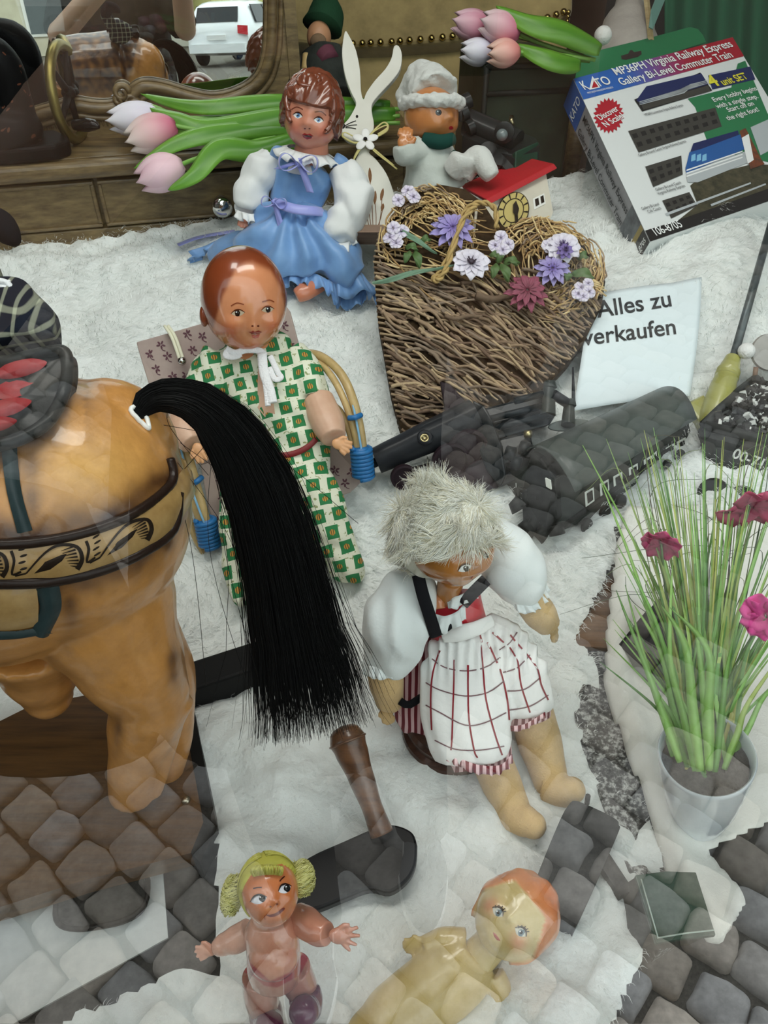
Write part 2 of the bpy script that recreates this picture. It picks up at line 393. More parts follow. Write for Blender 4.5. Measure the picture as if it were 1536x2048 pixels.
for off, r_, lift in ((.012, .011, .017), (.030, .006, .016), (.0, .004, .016)):
    pts = []
    for i, (a, b) in enumerate(ab):
        a0, b0 = ab[max(i - 1, 0)]; a1, b1 = ab[min(i + 1, len(ab) - 1)]; d = Vector((a1 - a0, b1 - b0)).normalized()
        pts.append(MPl.P(a + d.y * off, b - d.x * off, lift))
    mb.tube(pts, r_, 10)
mb.build('frame_moulding', oakd, mir)
mb = MB()
for (x, y), r_ in (((244, 182), .016), ((262, 200), .012), ((238, 196), .009), ((272, 206), .010)):
    c = MPl.at(x, y, .02)
    mb.tube([c + MPl.e * (math.cos(a) * r_ * (1 - a / 12)) + MPl.u * (math.sin(a) * r_ * (1 - a / 12)) + MPl.n * (.002 * a) for a in [k * .35 for k in range(22)]], [.007 - .00018 * k for k in range(22)], 8)
mb.build('carved_scroll', oakd, mir)
mb = MB()
for k in range(22):
    a = .015 + k * .0085; b0 = np.interp(ab[4][0] + a, [q[0] for q in ab[:36]], [q[1] for q in ab[:36]]) - .036
    c = MPl.P(ab[4][0] + a, b0, .013); mb.ell(c, Matrix((MPl.e, MPl.u, MPl.n)).transposed(), (.0035, .012, .006), 8, 6)
mb.build('carved_fluting', oakd, mir)

# ================================================================= SEEN ONLY AS REFLECTIONS: the street, a car, the person taking the picture
fac = M('facade_plaster', srgb(214, 205, 180), .9, var=.4, vscale=2, bump=.1); fac2 = M('facade_yellow', srgb(214, 212, 140), .9, var=.3, vscale=2); trimw = M('facade_trim', srgb(225, 222, 212), .8); dgl = M('facade_window', (.05, .06, .06), .1)
def facade(name, x0, x1, y0, y1, h, mat, label):
    o = thing(name, label, 'building', ((x0 + x1) / 2, y0, STREET_Z)); struct(o)
    MB().abox((x0, y1, STREET_Z), (x1, y0, h)).build('facade', mat, o, smooth=False)
    n = max(2, int((x1 - x0) / 2.2)); w = (x1 - x0) / n
    for k in range(n):
        for z in (.1, 2.9):
            c = x0 + w * (k + .5)
            f = MB().abox((c - .6, y0 - .02, z - .1), (c + .6, y0 + .06, z + 1.7)).build('window', trimw, o, smooth=False)
            MB().abox((c - .48, y0 + .03, z), (c + .48, y0 + .075, z + 1.6)).build('pane', dgl, f, smooth=False)
facade('building', -14, 6.0, -34, -42, 9, fac, 'pale plastered house across the street seen only in the mirror')
facade('building', -12, -.45, -5.2, -12, 7, M('dark_brick', srgb(62, 52, 46), .9, var=.5, vscale=3), 'unseen dark brick house added opposite the shop to darken the window reflection')  # added house, blocks bright street haze from the pane's left reflections
facade('building', 6.2, 9.1, -36, -42, 9, trimw, 'narrow white house behind the car seen only in the mirror')
facade('building', 9.2, 20, -33, -42, 9, fac2, 'yellow green house beyond the car seen only in the mirror')
def car():
    c = Vector((6.75, -21.0, STREET_Z)); h = Vector((.62, -.78, 0)).normalized(); s = Vector((-h.y, h.x, 0))
    t = thing('car', 'white hatchback car parked in the street seen in the mirror', 'car', c)
    white = M('car_paint', (.85, .87, .88), .25, coat=.6); dark = M('car_glass', (.03, .035, .04), .1); red = M('tail_lamp_red', (.5, .02, .03), .2); tyre = M('tyre', (.02, .02, .02), .8); alu = M('wheel_alloy', (.6, .6, .62), .3, .9)
    # station profile, rear to front: (along, floor z, belt z, roof z, half width, roof half width)
    st = [(-.02, .45, .75, .78, .70, .55), (.04, .30, .88, .95, .84, .66), (.35, .25, .95, 1.36, .88, .62), (.75, .22, .95, 1.45, .89, .62), (1.5, .22, .93, 1.47, .89, .62), (2.1, .22, .92, 1.42, .89, .60), (2.8, .22, .92, 1.05, .88, .60), (3.4, .24, .85, .90, .86, .70), (3.9, .30, .70, .74, .80, .66), (4.05, .40, .58, .60, .66, .56)]
    mb = MB(); vs = []; n = 14
    for a, f, b, r_, w, rw in st:
        q = [(-w * .92, f), (-w, f + .12), (-w, b - .15), (-w * .98, b), (-lerp(w, rw, .55), lerp(b, r_, .6)), (-rw, r_ - .03), (-rw * .7, r_), (rw * .7, r_), (rw, r_ - .03), (lerp(w, rw, .55), lerp(b, r_, .6)), (w * .98, b), (w, b - .15), (w, f + .12), (w * .92, f)]
        vs += [c + h * (a - 2) + s * y + UP * z for y, z in q]
    fs = [(i * n + k, i * n + (k + 1) % n, (i + 1) * n + (k + 1) % n, (i + 1) * n + k) for i in range(len(st) - 1) for k in range(n)] + [tuple(range(n)), tuple((len(st) - 1) * n + k for k in range(n))]
    mb.add(vs, fs).build('body', white, t, sharp=40)
    P = lambda a, y, z: c + h * (a - 2) + s * y + UP * z
    MB().prism([P(.10, -.58, 1.0), P(.10, .58, 1.0), P(.30, .55, 1.32), P(.30, -.55, 1.32)], h * -.05).build('rear_window', dark, t, smooth=False)
    for sg in (1, -1):
        for a0, a1, b0, b1 in ((.55, 1.42, .65, 1.42), (1.48, 2.5, 1.48, 2.1)):
            MB().prism([P(a0, sg * .895, .97), P(a1, sg * .895, .97), P(b1, sg * .72, 1.36), P(b0, sg * .72, 1.36)], s * sg * .03).build('side_window', dark, t, smooth=False)
        MB().prism([P(.0, sg * .86, .70), P(.0, sg * .60, .74), P(.04, sg * .60, .92), P(.04, sg * .86, .90)], h * -.06).build('tail_lamp', red, t, smooth=False)
        for a in (.8, 3.3):
            w = MB().lathe(P(a, sg * .74, .31), s * sg, [(0, .2), (0, .30), (.03, .32), (.15, .32), (.18, .29), (.18, .2)], 28).build('wheel', tyre, t, sharp=40)
            MB().lathe(P(a, sg * .90, .31), s * sg, [(0, .21), (.025, .2), (.025, .05), (.03, .01)], 20).build('hub_cap', alu, w, sharp=40)
    MB().box(P(-.04, 0, .42), (s, UP, h), (.78, .10, .08)).build('bumper', white, t, smooth=False)
    MB().box(P(-.05, 0, .66), (s, UP, h), (.26, .055, .03)).build('number_plate', M('plate_white', (.8, .8, .78), .5), t, smooth=False)
car()
def person():
    t = thing('person', 'person in dark clothes and grey shoes reflected in the window, holding up a phone', 'person', (-.12, -.42, STREET_Z))
    sk = M('skin', srgb(205, 165, 140), .5, sss=.1); blk = M('black_cloth', (.012, .013, .014), .9, bump=.4, bscale=40); gry = M('shoe_canvas', srgb(120, 124, 128), .85, bump=.3, bscale=300); rub = M('shoe_rubber', (.8, .8, .78), .5)
    Bx, By = -.13, -.46; Z = STREET_Z
    mb = MB()
    mb.ell((Bx, By + .04, .88), None, (.075, .095, .115), 24, 16)                       # head
    mb.ell((Bx, By + .135, .87), None, (.012, .02, .018), 10, 8)
    for s in (-1, 1): mb.ell((Bx + s * .077, By + .03, .88), None, (.01, .02, .03), 8, 8)
    mb.tube([(Bx, By + .02, .80), (Bx, By, .70)], [.052, .06], 14)
    mb.tube([(Bx, By, .74), (Bx, By, .62), (Bx, By, .45), (Bx, By, .30), (Bx, By, .16)], [.06, .15, .16, .145, .17], 18, flat=.62, up=(0, 1, 0))
    sh = {-1: ((Bx - .19, By, .64), (-.42, -.28, .50), (-.05, -.05, .815)), 1: ((Bx + .19, By, .64), (.10, -.27, .50), (.065, -.05, .815))}
    for s, (a, b, c) in sh.items():
        mb.tube(*spath([a, lerp(Vector(a), Vector(b), .5), b], 5, [.058, .05, .043]), 14)
        mb.tube(*spath([b, lerp(Vector(b), Vector(c), .5), c], 5, [.046, .042, .030]), 14); mb.ell(b, None, .046, 12, 8)
        c = Vector(c); d = (c - Vector(b)).normalized()
        mb.ell(c + Vector((0, 0, .025)), None, (.028, .026, .042), 12, 8)
        for k in range(4):
            p = c + Vector((s * -.0 , .006, .045 - k * .017)); q = p + Vector((-s * .045, .012, .012)); w = q + Vector((-s * .012, .014, .006))
            mb.tube([p, q, w], [.009, .008, .007], 8)
        p = c + Vector((-s * .02, -.012, .04)); mb.tube([p, p + Vector((-s * .03, -.006, .03)), p + Vector((-s * .045, .0, .055))], [.011, .010, .008], 8)
    feet = {1: Vector((.073, -.17, Z)), -1: Vector((-.125, .0, Z))}
    for s, f in feet.items():
        hip = Vector((Bx + s * .09, By, .18)); ank = f + Vector((0, -.21, .10)); knee = lerp(hip, ank, .5) + Vector((0, .03, 0))
        mb.tube(*spath([hip, knee, ank], 6, [.085, .06, .042]), 14); mb.tube([ank + Vector((0, -.02, -.05)), f + Vector((0, -.07, .032))], [.028, .018], 10)
    mb.blob('body', sk, t, .008, 3)
    mb = MB()
    mb.tube(*spath([(Bx, By, .70), (Bx, By, .62), (Bx, By, .45), (Bx, By, .25), (Bx, By + .02, .0), (Bx, By + .04, -.22)], 5, [.10, .19, .205, .20, .24, .29]), 28, flat=.62, up=(0, 1, 0), fold=lambda u, a: 1 + .05 * u * math.sin(a * 9))
    for s, (a, b, c) in sh.items():
        a, b, c = Vector(a), Vector(b), Vector(c); mb.tube(*spath([a, lerp(a, b, .5), lerp(a, b, .92)], 5, [.082, .075, .066]), 16)
    mb.blob('coat', blk, t, .012, 2)
    for s, f in feet.items():
        hip = Vector((Bx + s * .09, By, .18)); ank = f + Vector((0, -.21, .10)); knee = lerp(hip, ank, .5) + Vector((0, .03, 0))
        MB().tube(*spath([hip, knee, ank + Vector((0, .015, -.035))], 8, [.11, .075, .052]), 18).build('trouser_leg', blk, t)
        def solep(k, w, z): # outline of a shoe sole, heel at the back
            out = []
            for i in range(28):
                a = 2 * math.pi * i / 28; yy = math.cos(a) * .135 - .135; ww = (.048 if yy > -.12 else .038) * w; out.append(f + Vector((math.sin(a) * ww, yy * k, z)))
            return out
        so = MB(); rings = [solep(.99, .98, .0), solep(1.0, 1.0, .012), solep(1.0, 1.0, .03), solep(.985, .95, .034)]
        vs = [p for r_ in rings for p in r_]; so.add(vs, [(i * 28 + k, i * 28 + (k + 1) % 28, (i + 1) * 28 + (k + 1) % 28, (i + 1) * 28 + k) for i in range(3) for k in range(28)] + [tuple(range(28)), tuple(84 + k for k in range(28))])
        sole = so.build('shoe_sole', rub, t, label='white rubber shoe sole')
        up = MB(); vs = []; hs = [.03, .05, .068, .078, .082]; ks = [1.0, .97, .85, .62, .3]
        for hz, k in zip(hs, ks):
            for i in range(28):
                a = 2 * math.pi * i / 28; yy = math.cos(a) * .13 * (k if math.cos(a) > 0 else min(1, k + .35)) - .135; ww = (.046 if yy > -.12 else .036) * (k ** .6)
                vs.append(f + Vector((math.sin(a) * ww, yy - (1 - k) * .06, hz)))
        up.add(vs, [(i * 28 + k, i * 28 + (k + 1) % 28, (i + 1) * 28 + (k + 1) % 28, (i + 1) * 28 + k) for i in range(4) for k in range(28)] + [tuple(112 + k for k in range(28))]).build('shoe_upper', gry, t, label='grey canvas shoe upper')
    hr = MB(); hr.ell((Bx, By + .02, .905), None, (.088, .102, .105), 24, 14); hr.build('hair', M('hair_brown', (.05, .03, .02), .6, bump=.5, bscale=120), t)
    ph = thing('phone', 'dark phone held up by the person reflected in the window', 'phone', (.005, -.02, .80))
    bevel(MB().abox((-.04, -.022, .77), (.045, -.014, .845)).build('phone_body', M('phone_black', (.02, .02, .022), .2), ph, smooth=False), .004)
    bg_ = thing('shoulder_bag', 'dark cloth bag hanging at the side of the person reflected in the window', 'bag', (-.60, -.42, -.40))
    MB().tube(*spath([(-.60, -.42, -.40), (-.60, -.42, -.30), (-.58, -.42, -.05), (-.56, -.42, .18)], 5, [.19, .22, .21, .17]), 20, flat=.35, up=(0, 1, 0)).build('bag_body', blk, bg_)
    MB().tube(spath([(-.60, -.42, .15), (-.45, -.42, .45), (-.34, -.45, .70), (-.3, -.47, .45), (-.36, -.44, .15)], 6), .014, 8).build('bag_strap', blk, bg_)
person()

# ================================================================= FUR ON THE FLOOR, CLOTH, SILL
def inpoly(x, y, P):
    c = False; j = len(P) - 1
    for i in range(len(P)):
        if (P[i][1] > y) != (P[j][1] > y) and x < (P[j][0] - P[i][0]) * (y - P[i][1]) / (P[j][1] - P[i][1]) + P[i][0]: c = not c
        j = i
    return c
fpix = [(-120, 455), (900, 380), (1800, 330), (1800, 1060), (1225, 1060), (1232, 1130), (1180, 1230), (1145, 1295), (1180, 1330), (1240, 1480), (1300, 1640), (1335, 1790), (1290, 1900), (1200, 2120), (900, 2180), (60, 2120), (150, 2040), (330, 1955), (440, 1945), (436, 1730), (400, 1500), (0, 1520), (-300, 1560)]
FP = [(p.x, p.y) for p in (FZ(x, y, 0) if y > 1100 else F(x, y) for x, y in fpix)]
def snap(x, y, P):
    if inpoly(x, y, P): return x, y
    p = Vector((x, y)); best = None
    for i in range(len(P)):
        a, b = Vector(P[i]), Vector(P[(i + 1) % len(P)]); t_ = min(1, max(0, (p - a).dot(b - a) / max(1e-9, (b - a).length_squared))); q = a.lerp(b, t_); d = (p - q).length
        if best is None or d < best[0]: best = (d, q)
    return (best[1].x, best[1].y) if best[0] < .03 else (x, y)
def rug_h(x, y):
    z = .012 * nz((x, y, 0), 9) + .013 * nz((x + 3, y, 1), 20) + .008 * nz((x, y + 7, 2), 48)
    z += .020 * max(0, nz((x, y, 4), 5)) + .016 * abs(nz((x, y, 8), 7)) - .006
    return z
def rug():
    x0, x1, y0, y1, st = -1.25, 1.35, .185, 2.05, .0085
    nx, ny = int((x1 - x0) / st), int((y1 - y0) / st); ids = {}; vs = []; fs = []; top = []
    def vid(i, j):
        if (i, j) not in ids:
            x, y = snap(x0 + i * st, y0 + j * st, FP)
            x += .004 * nz((x, y, 9), 40); y += .004 * nz((x, y, 12), 40)
            ids[i, j] = len(vs); vs.append((x, y, floor_z(x, y) + rug_h(x, y) + .006))
        return ids[i, j]
    for i in range(nx):
        for j in range(ny):
            if inpoly(x0 + (i + .5) * st, y0 + (j + .5) * st, FP): fs.append((vid(i, j), vid(i + 1, j), vid(i + 1, j + 1), vid(i, j + 1)))
    o = thing('fur_rug', 'white long-pile fur spread over the floor of the window display', 'rug', (0, .8, 0))
    white = M('white_fur', srgb(236, 240, 238), .95, bump=.9, bscale=130, var=.5, vscale=7, col2=srgb(212, 215, 210), sheen=.3)
    mb = MB(); mb.add(vs, fs); me = mb.build('fur_backing', white, o)
    rnd = random.Random(5); fb = MB(); V_, F_ = [], []
    n = 0
    while n < 52000:
        f = rnd.choice(fs); p = [vs[i] for i in f]; a, b = rnd.random(), rnd.random()
        q = [lerp(lerp(p[0][k], p[1][k], a), lerp(p[3][k], p[2][k], a), b) for k in range(3)]
        d = math.hypot(q[0], q[1])
        if d > 1.0 and rnd.random() < .3: continue
        th = 3.2 * nz((q[0], q[1], 20), 3.0) + 2.2 * nz((q[0], q[1], 25), 14) + rnd.gauss(0, .5) - 1.2
        ln = rnd.uniform(.012, .026) * (.42 + .58 * sstep(.45, .95, q[1])); dx, dy = math.cos(th) * ln, math.sin(th) * ln; up = rnd.uniform(.15, .6) * ln; w = rnd.uniform(.0003, .0006) * (.6 + .4 * sstep(.4, 1, q[1]))
        ox, oy = -math.sin(th) * w, math.cos(th) * w; B = len(V_)
        for tt, zz, ww in ((0, -.003, 1), (.5, up * .9, .9), (1, up * .7, .25)):
            V_ += [(q[0] + dx * tt + ox * ww, q[1] + dy * tt + oy * ww, q[2] + zz), (q[0] + dx * tt - ox * ww, q[1] + dy * tt - oy * ww, q[2] + zz)]
        F_ += [(B, B + 1, B + 3, B + 2), (B + 2, B + 3, B + 5, B + 4)]; n += 1
    fb.add(V_, F_); me = fb.mesh('fur_pile', base_of(o)); me.materials.append(M('white_fur_strand', srgb(240, 243, 240), .9)); po = bpy.data.objects.new('fur_pile', me); COL.objects.link(po); po.parent = o; po['kind'] = 'stuff'
rug()
# granite sill and plank that show between fur and cloth
sl = MB().prism([FZ(x, y, .004) for x, y in ((1120, 1290), (1225, 1275), (1260, 1420), (1330, 1640), (1400, 1850), (1320, 1900), (1240, 1700), (1160, 1480))], UP * -.035)
struct(sl.build('trim_1', granite(), smooth=False))
plk = MB().prism([FZ(x, y, .012) for x, y in ((1245, 1090), (1330, 1110), (1300, 1300), (1140, 1292))], UP * -.03)
tag(bevel(plk.build('plank', wood('brown_board', srgb(120, 84, 52), srgb(78, 52, 30), rot=70), smooth=False), .002), 'brown wooden board lying between the fur and the white cloth', 'board')
def cloth():
    outl = [(1236, 1060), (1222, 1130), (1210, 1260), (1208, 1370), (1240, 1470), (1290, 1600), (1345, 1780), (1400, 1880), (1440, 1890), (1500, 1800), (1420, 1700), (1560, 1640), (1700, 1500), (1800, 1060)]
    P = [(p.x, p.y) for p in (FZ(x, y, .01) for x, y in outl)]
    xs = [p[0] for p in P]; ys = [p[1] for p in P]; st = .007; ids = {}; vs = []; fs = []
    def vid(i, j):
        if (i, j) not in ids:
            x, y = snap(min(xs) + i * st, min(ys) + j * st, P); ids[i, j] = len(vs)
            dist = min(abs((Vector((x, y)) - Vector(a)).length) for a in P[2:9]); 
            e = min(((Vector((x, y)) - (Vector(P[k]).lerp(Vector(P[k + 1]), min(1, max(0, (Vector((x, y)) - Vector(P[k])).dot(Vector(P[k + 1]) - Vector(P[k])) / ((Vector(P[k + 1]) - Vector(P[k])).length_squared)))))).length) for k in range(1, 8))
            z = .010 + floor_z(x, y) + .012 * math.exp(-((e - .018) / .012) ** 2) + .008 * nz((x, y, 3), 12) * min(1, e / .05) + .008 * math.sin(e * 90 + nz((x, y, 1), 8) * 2) * math.exp(-e / .04)
            vs.append((x, y, z))
        return ids[i, j]
    for i in range(int((max(xs) - min(xs)) / st)):
        for j in range(int((max(ys) - min(ys)) / st)):
            if inpoly(min(xs) + (i + .5) * st, min(ys) + (j + .5) * st, P): fs.append((vid(i, j), vid(i + 1, j), vid(i + 1, j + 1), vid(i, j + 1)))
    mb = MB(); mb.add(vs, fs); o = mb.build('white_cloth', M('white_linen', srgb(228, 227, 220), .9, bump=.25, bscale=400)); tag(o, 'crumpled white cloth under the flower pot', 'cloth')
    m = o.modifiers.new('s', 'SOLIDIFY'); m.thickness = .004; m.offset = -1
    o.modifiers.new('sm', 'SMOOTH').iterations = 3
cloth()

# ================================================================= PAINTING ON SURFACES
from mathutils.bvhtree import BVHTree
class Surf:
    def __init__(s, *objs):
        vs, fs = [], []
        for o in objs:
            b = base_of(o); k = len(vs); vs += [v.co + b for v in o.data.vertices]; fs += [tuple(i + k for i in p.vertices) for p in o.data.polygons]
        s.t = BVHTree.FromPolygons(vs, fs)
    def hit(s, x, y, lift=.0004):
        r = ray(x, y).normalized(); h = s.t.ray_cast(EYE, r)
        if h[0] is None: h = s.t.find_nearest(EYE + r * getattr(s, 'last', .7))
        else: s.last = h[3]
        n = h[1] if h[1].dot(r) < 0 else -h[1]
        return h[0] + n * lift
    def near(s, x, y, d, lift=.0004):
        h = s.t.find_nearest(V(x, y, d)); n = h[1]
        if n.dot(h[0] - EYE) > 0: n = -n
        return h[0] + n * lift
def decal(sf, poly, lift=.0006, mb=None, col=None, rings=3):
    """a thin painted patch lying on a surface; poly in photo pixels"""
    mb = mb or MB(); n = len(poly); cx = sum(p[0] for p in poly) / n; cy = sum(p[1] for p in poly) / n
    vs = []
    for k in range(rings):
        t = 1 - k / rings
        vs += [sf.hit(cx + (x - cx) * t, cy + (y - cy) * t, lift * (1 if k or rings == 1 else .3)) for x, y in poly]
    vs.append(sf.hit(cx, cy, lift))
    fs = [(k * n + i, k * n + (i + 1) % n, (k + 1) * n + (i + 1) % n, (k + 1) * n + i) for k in range(rings - 1) for i in range(n)] + [((rings - 1) * n + i, (rings - 1) * n + (i + 1) % n, rings * n) for i in range(n)]
    mb.add(vs, fs, col=col); return mb
def oval(cx, cy, rx, ry, rot=0, n=18, p=1.0):
    c, s_ = math.cos(R(rot)), math.sin(R(rot)); out = []
    for k in range(n):
        a = 2 * math.pi * k / n; x = math.copysign(abs(math.cos(a)) ** p, math.cos(a)) * rx; y = math.copysign(abs(math.sin(a)) ** p, math.sin(a)) * ry; out.append((cx + x * c - y * s_, cy + x * s_ + y * c))
    return out
def almond(cx, cy, rx, ry, rot=0, n=20):
    c, s_ = math.cos(R(rot)), math.sin(R(rot)); out = []
    for k in range(n):
        a = 2 * math.pi * k / n; x = math.cos(a) * rx; y = math.sin(a) * ry * (1 - .45 * math.cos(a) ** 2); out.append((cx + x * c - y * s_, cy + x * s_ + y * c))
    return out
def pline(pts, w, n=4):
    """a tapering brush stroke in pixels as polygon"""
    P = [Vector((x, y, 0)) for x, y in pts]; P = spath(P, n); m = len(P); L, Rr = [], []
    for i in range(m):
        t = (P[min(i + 1, m - 1)] - P[max(i - 1, 0)]).normalized(); q = Vector((-t.y, t.x, 0)); ww = w(i / (m - 1)) if callable(w) else w
        L.append(P[i] + q * ww); Rr.append(P[i] - q * ww)
    return L, Rr
def stroke(sf, pts, w, lift=.0006, mb=None, col=None, n=4):
    mb = mb or MB(); L, Rr = pline(pts, w, n); m = len(L)
    vs = [sf.hit(p.x, p.y, lift) for p in L] + [sf.hit(p.x, p.y, lift) for p in Rr]
    mb.add(vs, [(i, i + 1, m + i + 1, m + i) for i in range(m - 1)], col=col); return mb
def strip(sf, top, bot, lift, nu=24, nv=6, mb=None, bulge=0):
    mb = mb or MB(); T = spath([Vector((x, y, 0)) for x, y in top], nu); B = spath([Vector((x, y, 0)) for x, y in bot], nu); m = min(len(T), len(B)) - 1
    def fn(u, v):
        i = min(int(u * m), m); p = T[i].lerp(B[i], v); return sf.hit(p.x, p.y, lift + bulge * math.sin(math.pi * v))
    return mb.grid(fn, m, nv)

# ================================================================= ROCKING HORSE
def horse():
    t = thing('rocking_horse', 'carved tan wooden rocking horse with black hair tail on a brown plank base', 'rocking horse', FZ(200, 1600, 0))
    HD = lambda d: d + .35 * max(0, .857 - d)
    P = lambda x, y, d: V(x, y, HD(d))
    def HR(p, r): d = (p - EYE).dot(FWD); o = (d - .29995) / .65 if d < .857 else d; return r * d / o
    mb = MB(); _tube, _ell = mb.tube, mb.ell
    mb.tube = lambda pts, rad, n=12, **k: _tube(pts, [HR(q, r) for q, r in zip(pts, rad)], n, **k)
    mb.ell = lambda c, ax, r, nu=20, nv=12, **k: _ell(c, ax, tuple(HR(c, q) for q in (r if hasattr(r, '__len__') else (r, r, r))), nu, nv, **k)
    mb.tube(*spath([P(-420, 1010, .60), P(-200, 1015, .60), P(0, 1030, .602), P(108, 1022, .615)], 6, [.098, .108, .117, .107]), 28)
    mb.ell(P(108, 1022, .615), None, .1075, 30, 20)
    mb.ell(P(220, 900, .63), None, (.055, .055, .06), 20, 14)
    mb.tube(*spath([P(150, 1110, .625), P(205, 1215, .665), P(255, 1310, .70), P(296, 1395, .745), P(288, 1450, .775), P(272, 1520, .81), P(262, 1592, .853)], 6, [.085, .064, .050, .0385, .036, .0285, .0245]), 20)
    mb.tube(*spath([P(330, 1300, .715), P(352, 1385, .745), P(366, 1402, .75)], 5, [.016, .0145, .012]), 12)
    mb.tube(*spath([P(366, 1402, .75), P(352, 1450, .775), P(330, 1540, .82), P(310, 1590, .85)], 5, [.012, .008, .006, .007]), 10)
    mb.tube(*spath([P(60, 1250, .70), P(80, 1330, .76), P(92, 1385, .80)], 5, [.06, .04, .027]), 16); mb.ell(P(95, 1388, .80), None, .026, 16, 10)
    mb.tube(*spath([P(250, 1250, .74), P(320, 1330, .79), P(352, 1450, .85), P(330, 1560, .90)], 5, [.05, .034, .02, .018]), 12)
    mb.tube(*spath([P(-330, 1100, .62), P(-330, 1300, .72), P(-330, 1600, .855)], 5, [.07, .045, .025]), 14)
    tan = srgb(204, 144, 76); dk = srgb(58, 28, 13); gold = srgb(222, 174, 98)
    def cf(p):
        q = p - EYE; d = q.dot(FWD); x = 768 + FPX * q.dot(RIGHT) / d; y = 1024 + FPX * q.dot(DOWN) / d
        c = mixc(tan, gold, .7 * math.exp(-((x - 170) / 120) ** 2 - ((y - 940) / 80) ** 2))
        # brown stain brushed along the saddle edge and the two edges of the painted band
        bt = np.interp(x, [0, 100, 200, 280, 340, 380], [1075, 1070, 1045, 1005, 950, 880]); bb = np.interp(x, [0, 100, 200, 280, 340, 380], [1172, 1172, 1150, 1118, 1075, 1010])
        k = max(math.exp(-(max(0, bt - y) / 42) ** 2) if y < bt + 20 else 0, .9 * math.exp(-((y - bb) / 36) ** 2) if y > bb - 20 else 0)
        se = np.interp(x, [0, 60, 110, 135, 150], [890, 872, 835, 780, 720]); k = max(k, math.exp(-(max(0, y - se) / 58) ** 2) if x < 170 else math.exp(-((x - 150) / 38) ** 2 - ((y - 745) / 90) ** 2))
        k = max(k, .8 * math.exp(-((x - 60) / 24) ** 2) if 900 < y < 1080 else 0, .9 * math.exp(-((x - 350) / 18) ** 2 - ((y - 1330) / 45) ** 2), .7 * math.exp(-((x - 140) / 26) ** 2 - ((y - 1210) / 60) ** 2), .8 * math.exp(-((x - 236) / 9) ** 2 - ((y - 1462) / 34) ** 2))
        k = min(1, k * (.85 + .5 * nz(p, 60)))
        return mixc(c, dk, max(0, k))
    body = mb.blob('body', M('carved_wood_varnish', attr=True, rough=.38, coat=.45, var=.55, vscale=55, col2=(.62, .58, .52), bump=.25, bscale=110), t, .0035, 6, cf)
    sf = Surf(body)
    blk = M('dark_stain', srgb(38, 26, 20), .35, coat=.4, bump=.3, bscale=120)
    bandm = M('band_paint', srgb(176, 142, 88), .4, var=.6, vscale=60, col2=srgb(126, 92, 48), coat=.4)
    ptop = [(-60, 1080), (0, 1088), (100, 1080), (200, 1055), (280, 1018), (340, 965), (388, 900)]; pbot = [(-60, 1160), (0, 1164), (100, 1160), (200, 1138), (280, 1104), (342, 1058), (390, 980)]
    band = strip(sf, ptop, pbot, .003, 8, 6, bulge=.003).build('painted_band', bandm, t)
    for q, rr in ((ptop, .0042), (pbot, .0048)):
        MB().tube(spath([sf.hit(x, y, .002) for x, y in q], 5), rr, 10).build('band_rim', blk, t)
    bs = Surf(band); ink = M('scroll_paint', srgb(34, 24, 16), .4); mb = MB()
    for cx, cy, sl, k in ((120, 1112, -.06, 1.0), (262, 1065, -.35, .92), (-30, 1125, .0, 1.0)):
        T = lambda u, v: (cx + u * k, cy + v * k + sl * u * k)
        stroke(bs, [T(-68, 30), T(-30, -8), T(0, -22), T(34, -16), T(44, 8), T(34, 28)], lambda q: 1.5 + 3.5 * q, .0007, mb)
        decal(bs, [T(*p) for p in ((-52, 32), (-30, 10), (2, -2), (14, -4), (4, 10), (-20, 26))], .0007, mb)
        for j in range(7):
            a = j * .30 - .6; stroke(bs, [T(36 - 2 * j + 5, 24 - j * 7), T(20 - j * 3, 20 - j * 5)], lambda q: 1.6 * (1 - q) + .4, .0007, mb, n=2)
        stroke(bs, [T(-98, -16), T(-92, 4), T(-96, 30), T(-78, 26)], lambda q: 3.2 * (1 - .4 * q), .0007, mb)
        stroke(bs, [T(-68, 30), T(-80, 32), T(-90, 34)], 1.6, .0007, mb)
        for j in range(4): decal(bs, [T(*p) for p in oval(-76 + (j % 2) * 3, -18 + j * 13, 8, 2.6, -14, 10)], .0007, mb, rings=2)
    mb.build('painted_scroll', ink, t, label='dark brown painted scrolls on the band')
    teal = M('strap_paint', srgb(46, 62, 64), .4, coat=.4, var=.5, vscale=60, bump=.2)
    strip(sf, [(2, 900), (12, 980), (34, 1066)], [(34, 896), (44, 985), (66, 1060)], .002, 8, 5, bulge=.003).build('girth_strap', teal, t)
    mb = MB(); strip(sf, [(70, 1170), (78, 1215), (60, 1262)], [(118, 1165), (122, 1215), (96, 1268)], .002, 8, 5, bulge=.004, mb=mb); strip(sf, [(-40, 1258), (30, 1258), (92, 1248)], [(-40, 1276), (30, 1274), (106, 1262)], .002, 8, 4, bulge=.003, mb=mb)
    mb.build('stirrup_strap', teal, t)
    strip(sf, [(-40, 1172), (20, 1172), (74, 1170)], [(-40, 1258), (20, 1258), (74, 1250)], .0015, 8, 6, bulge=.003).build('stirrup_flap', bandm, t)
    mb = MB()
    st = Surf(t.children[-1])
    for j in range(9): stroke(st, [(10, 1240 - j * 3), (30 + j * 4, 1215 + (j - 4) * 3), (66 - j * 3, 1186 + j * 7)], lambda q: .9, .0007, mb)
    mb.build('painted_scroll', ink, t)
    # raised saddle with scale carving
    sm = M('saddle_paint', srgb(30, 33, 32), .45, var=.5, vscale=50, coat=.3, bump=.3, bscale=90); redp = M('saddle_red', srgb(150, 24, 30), .5, var=.5, vscale=60, bump=.3)
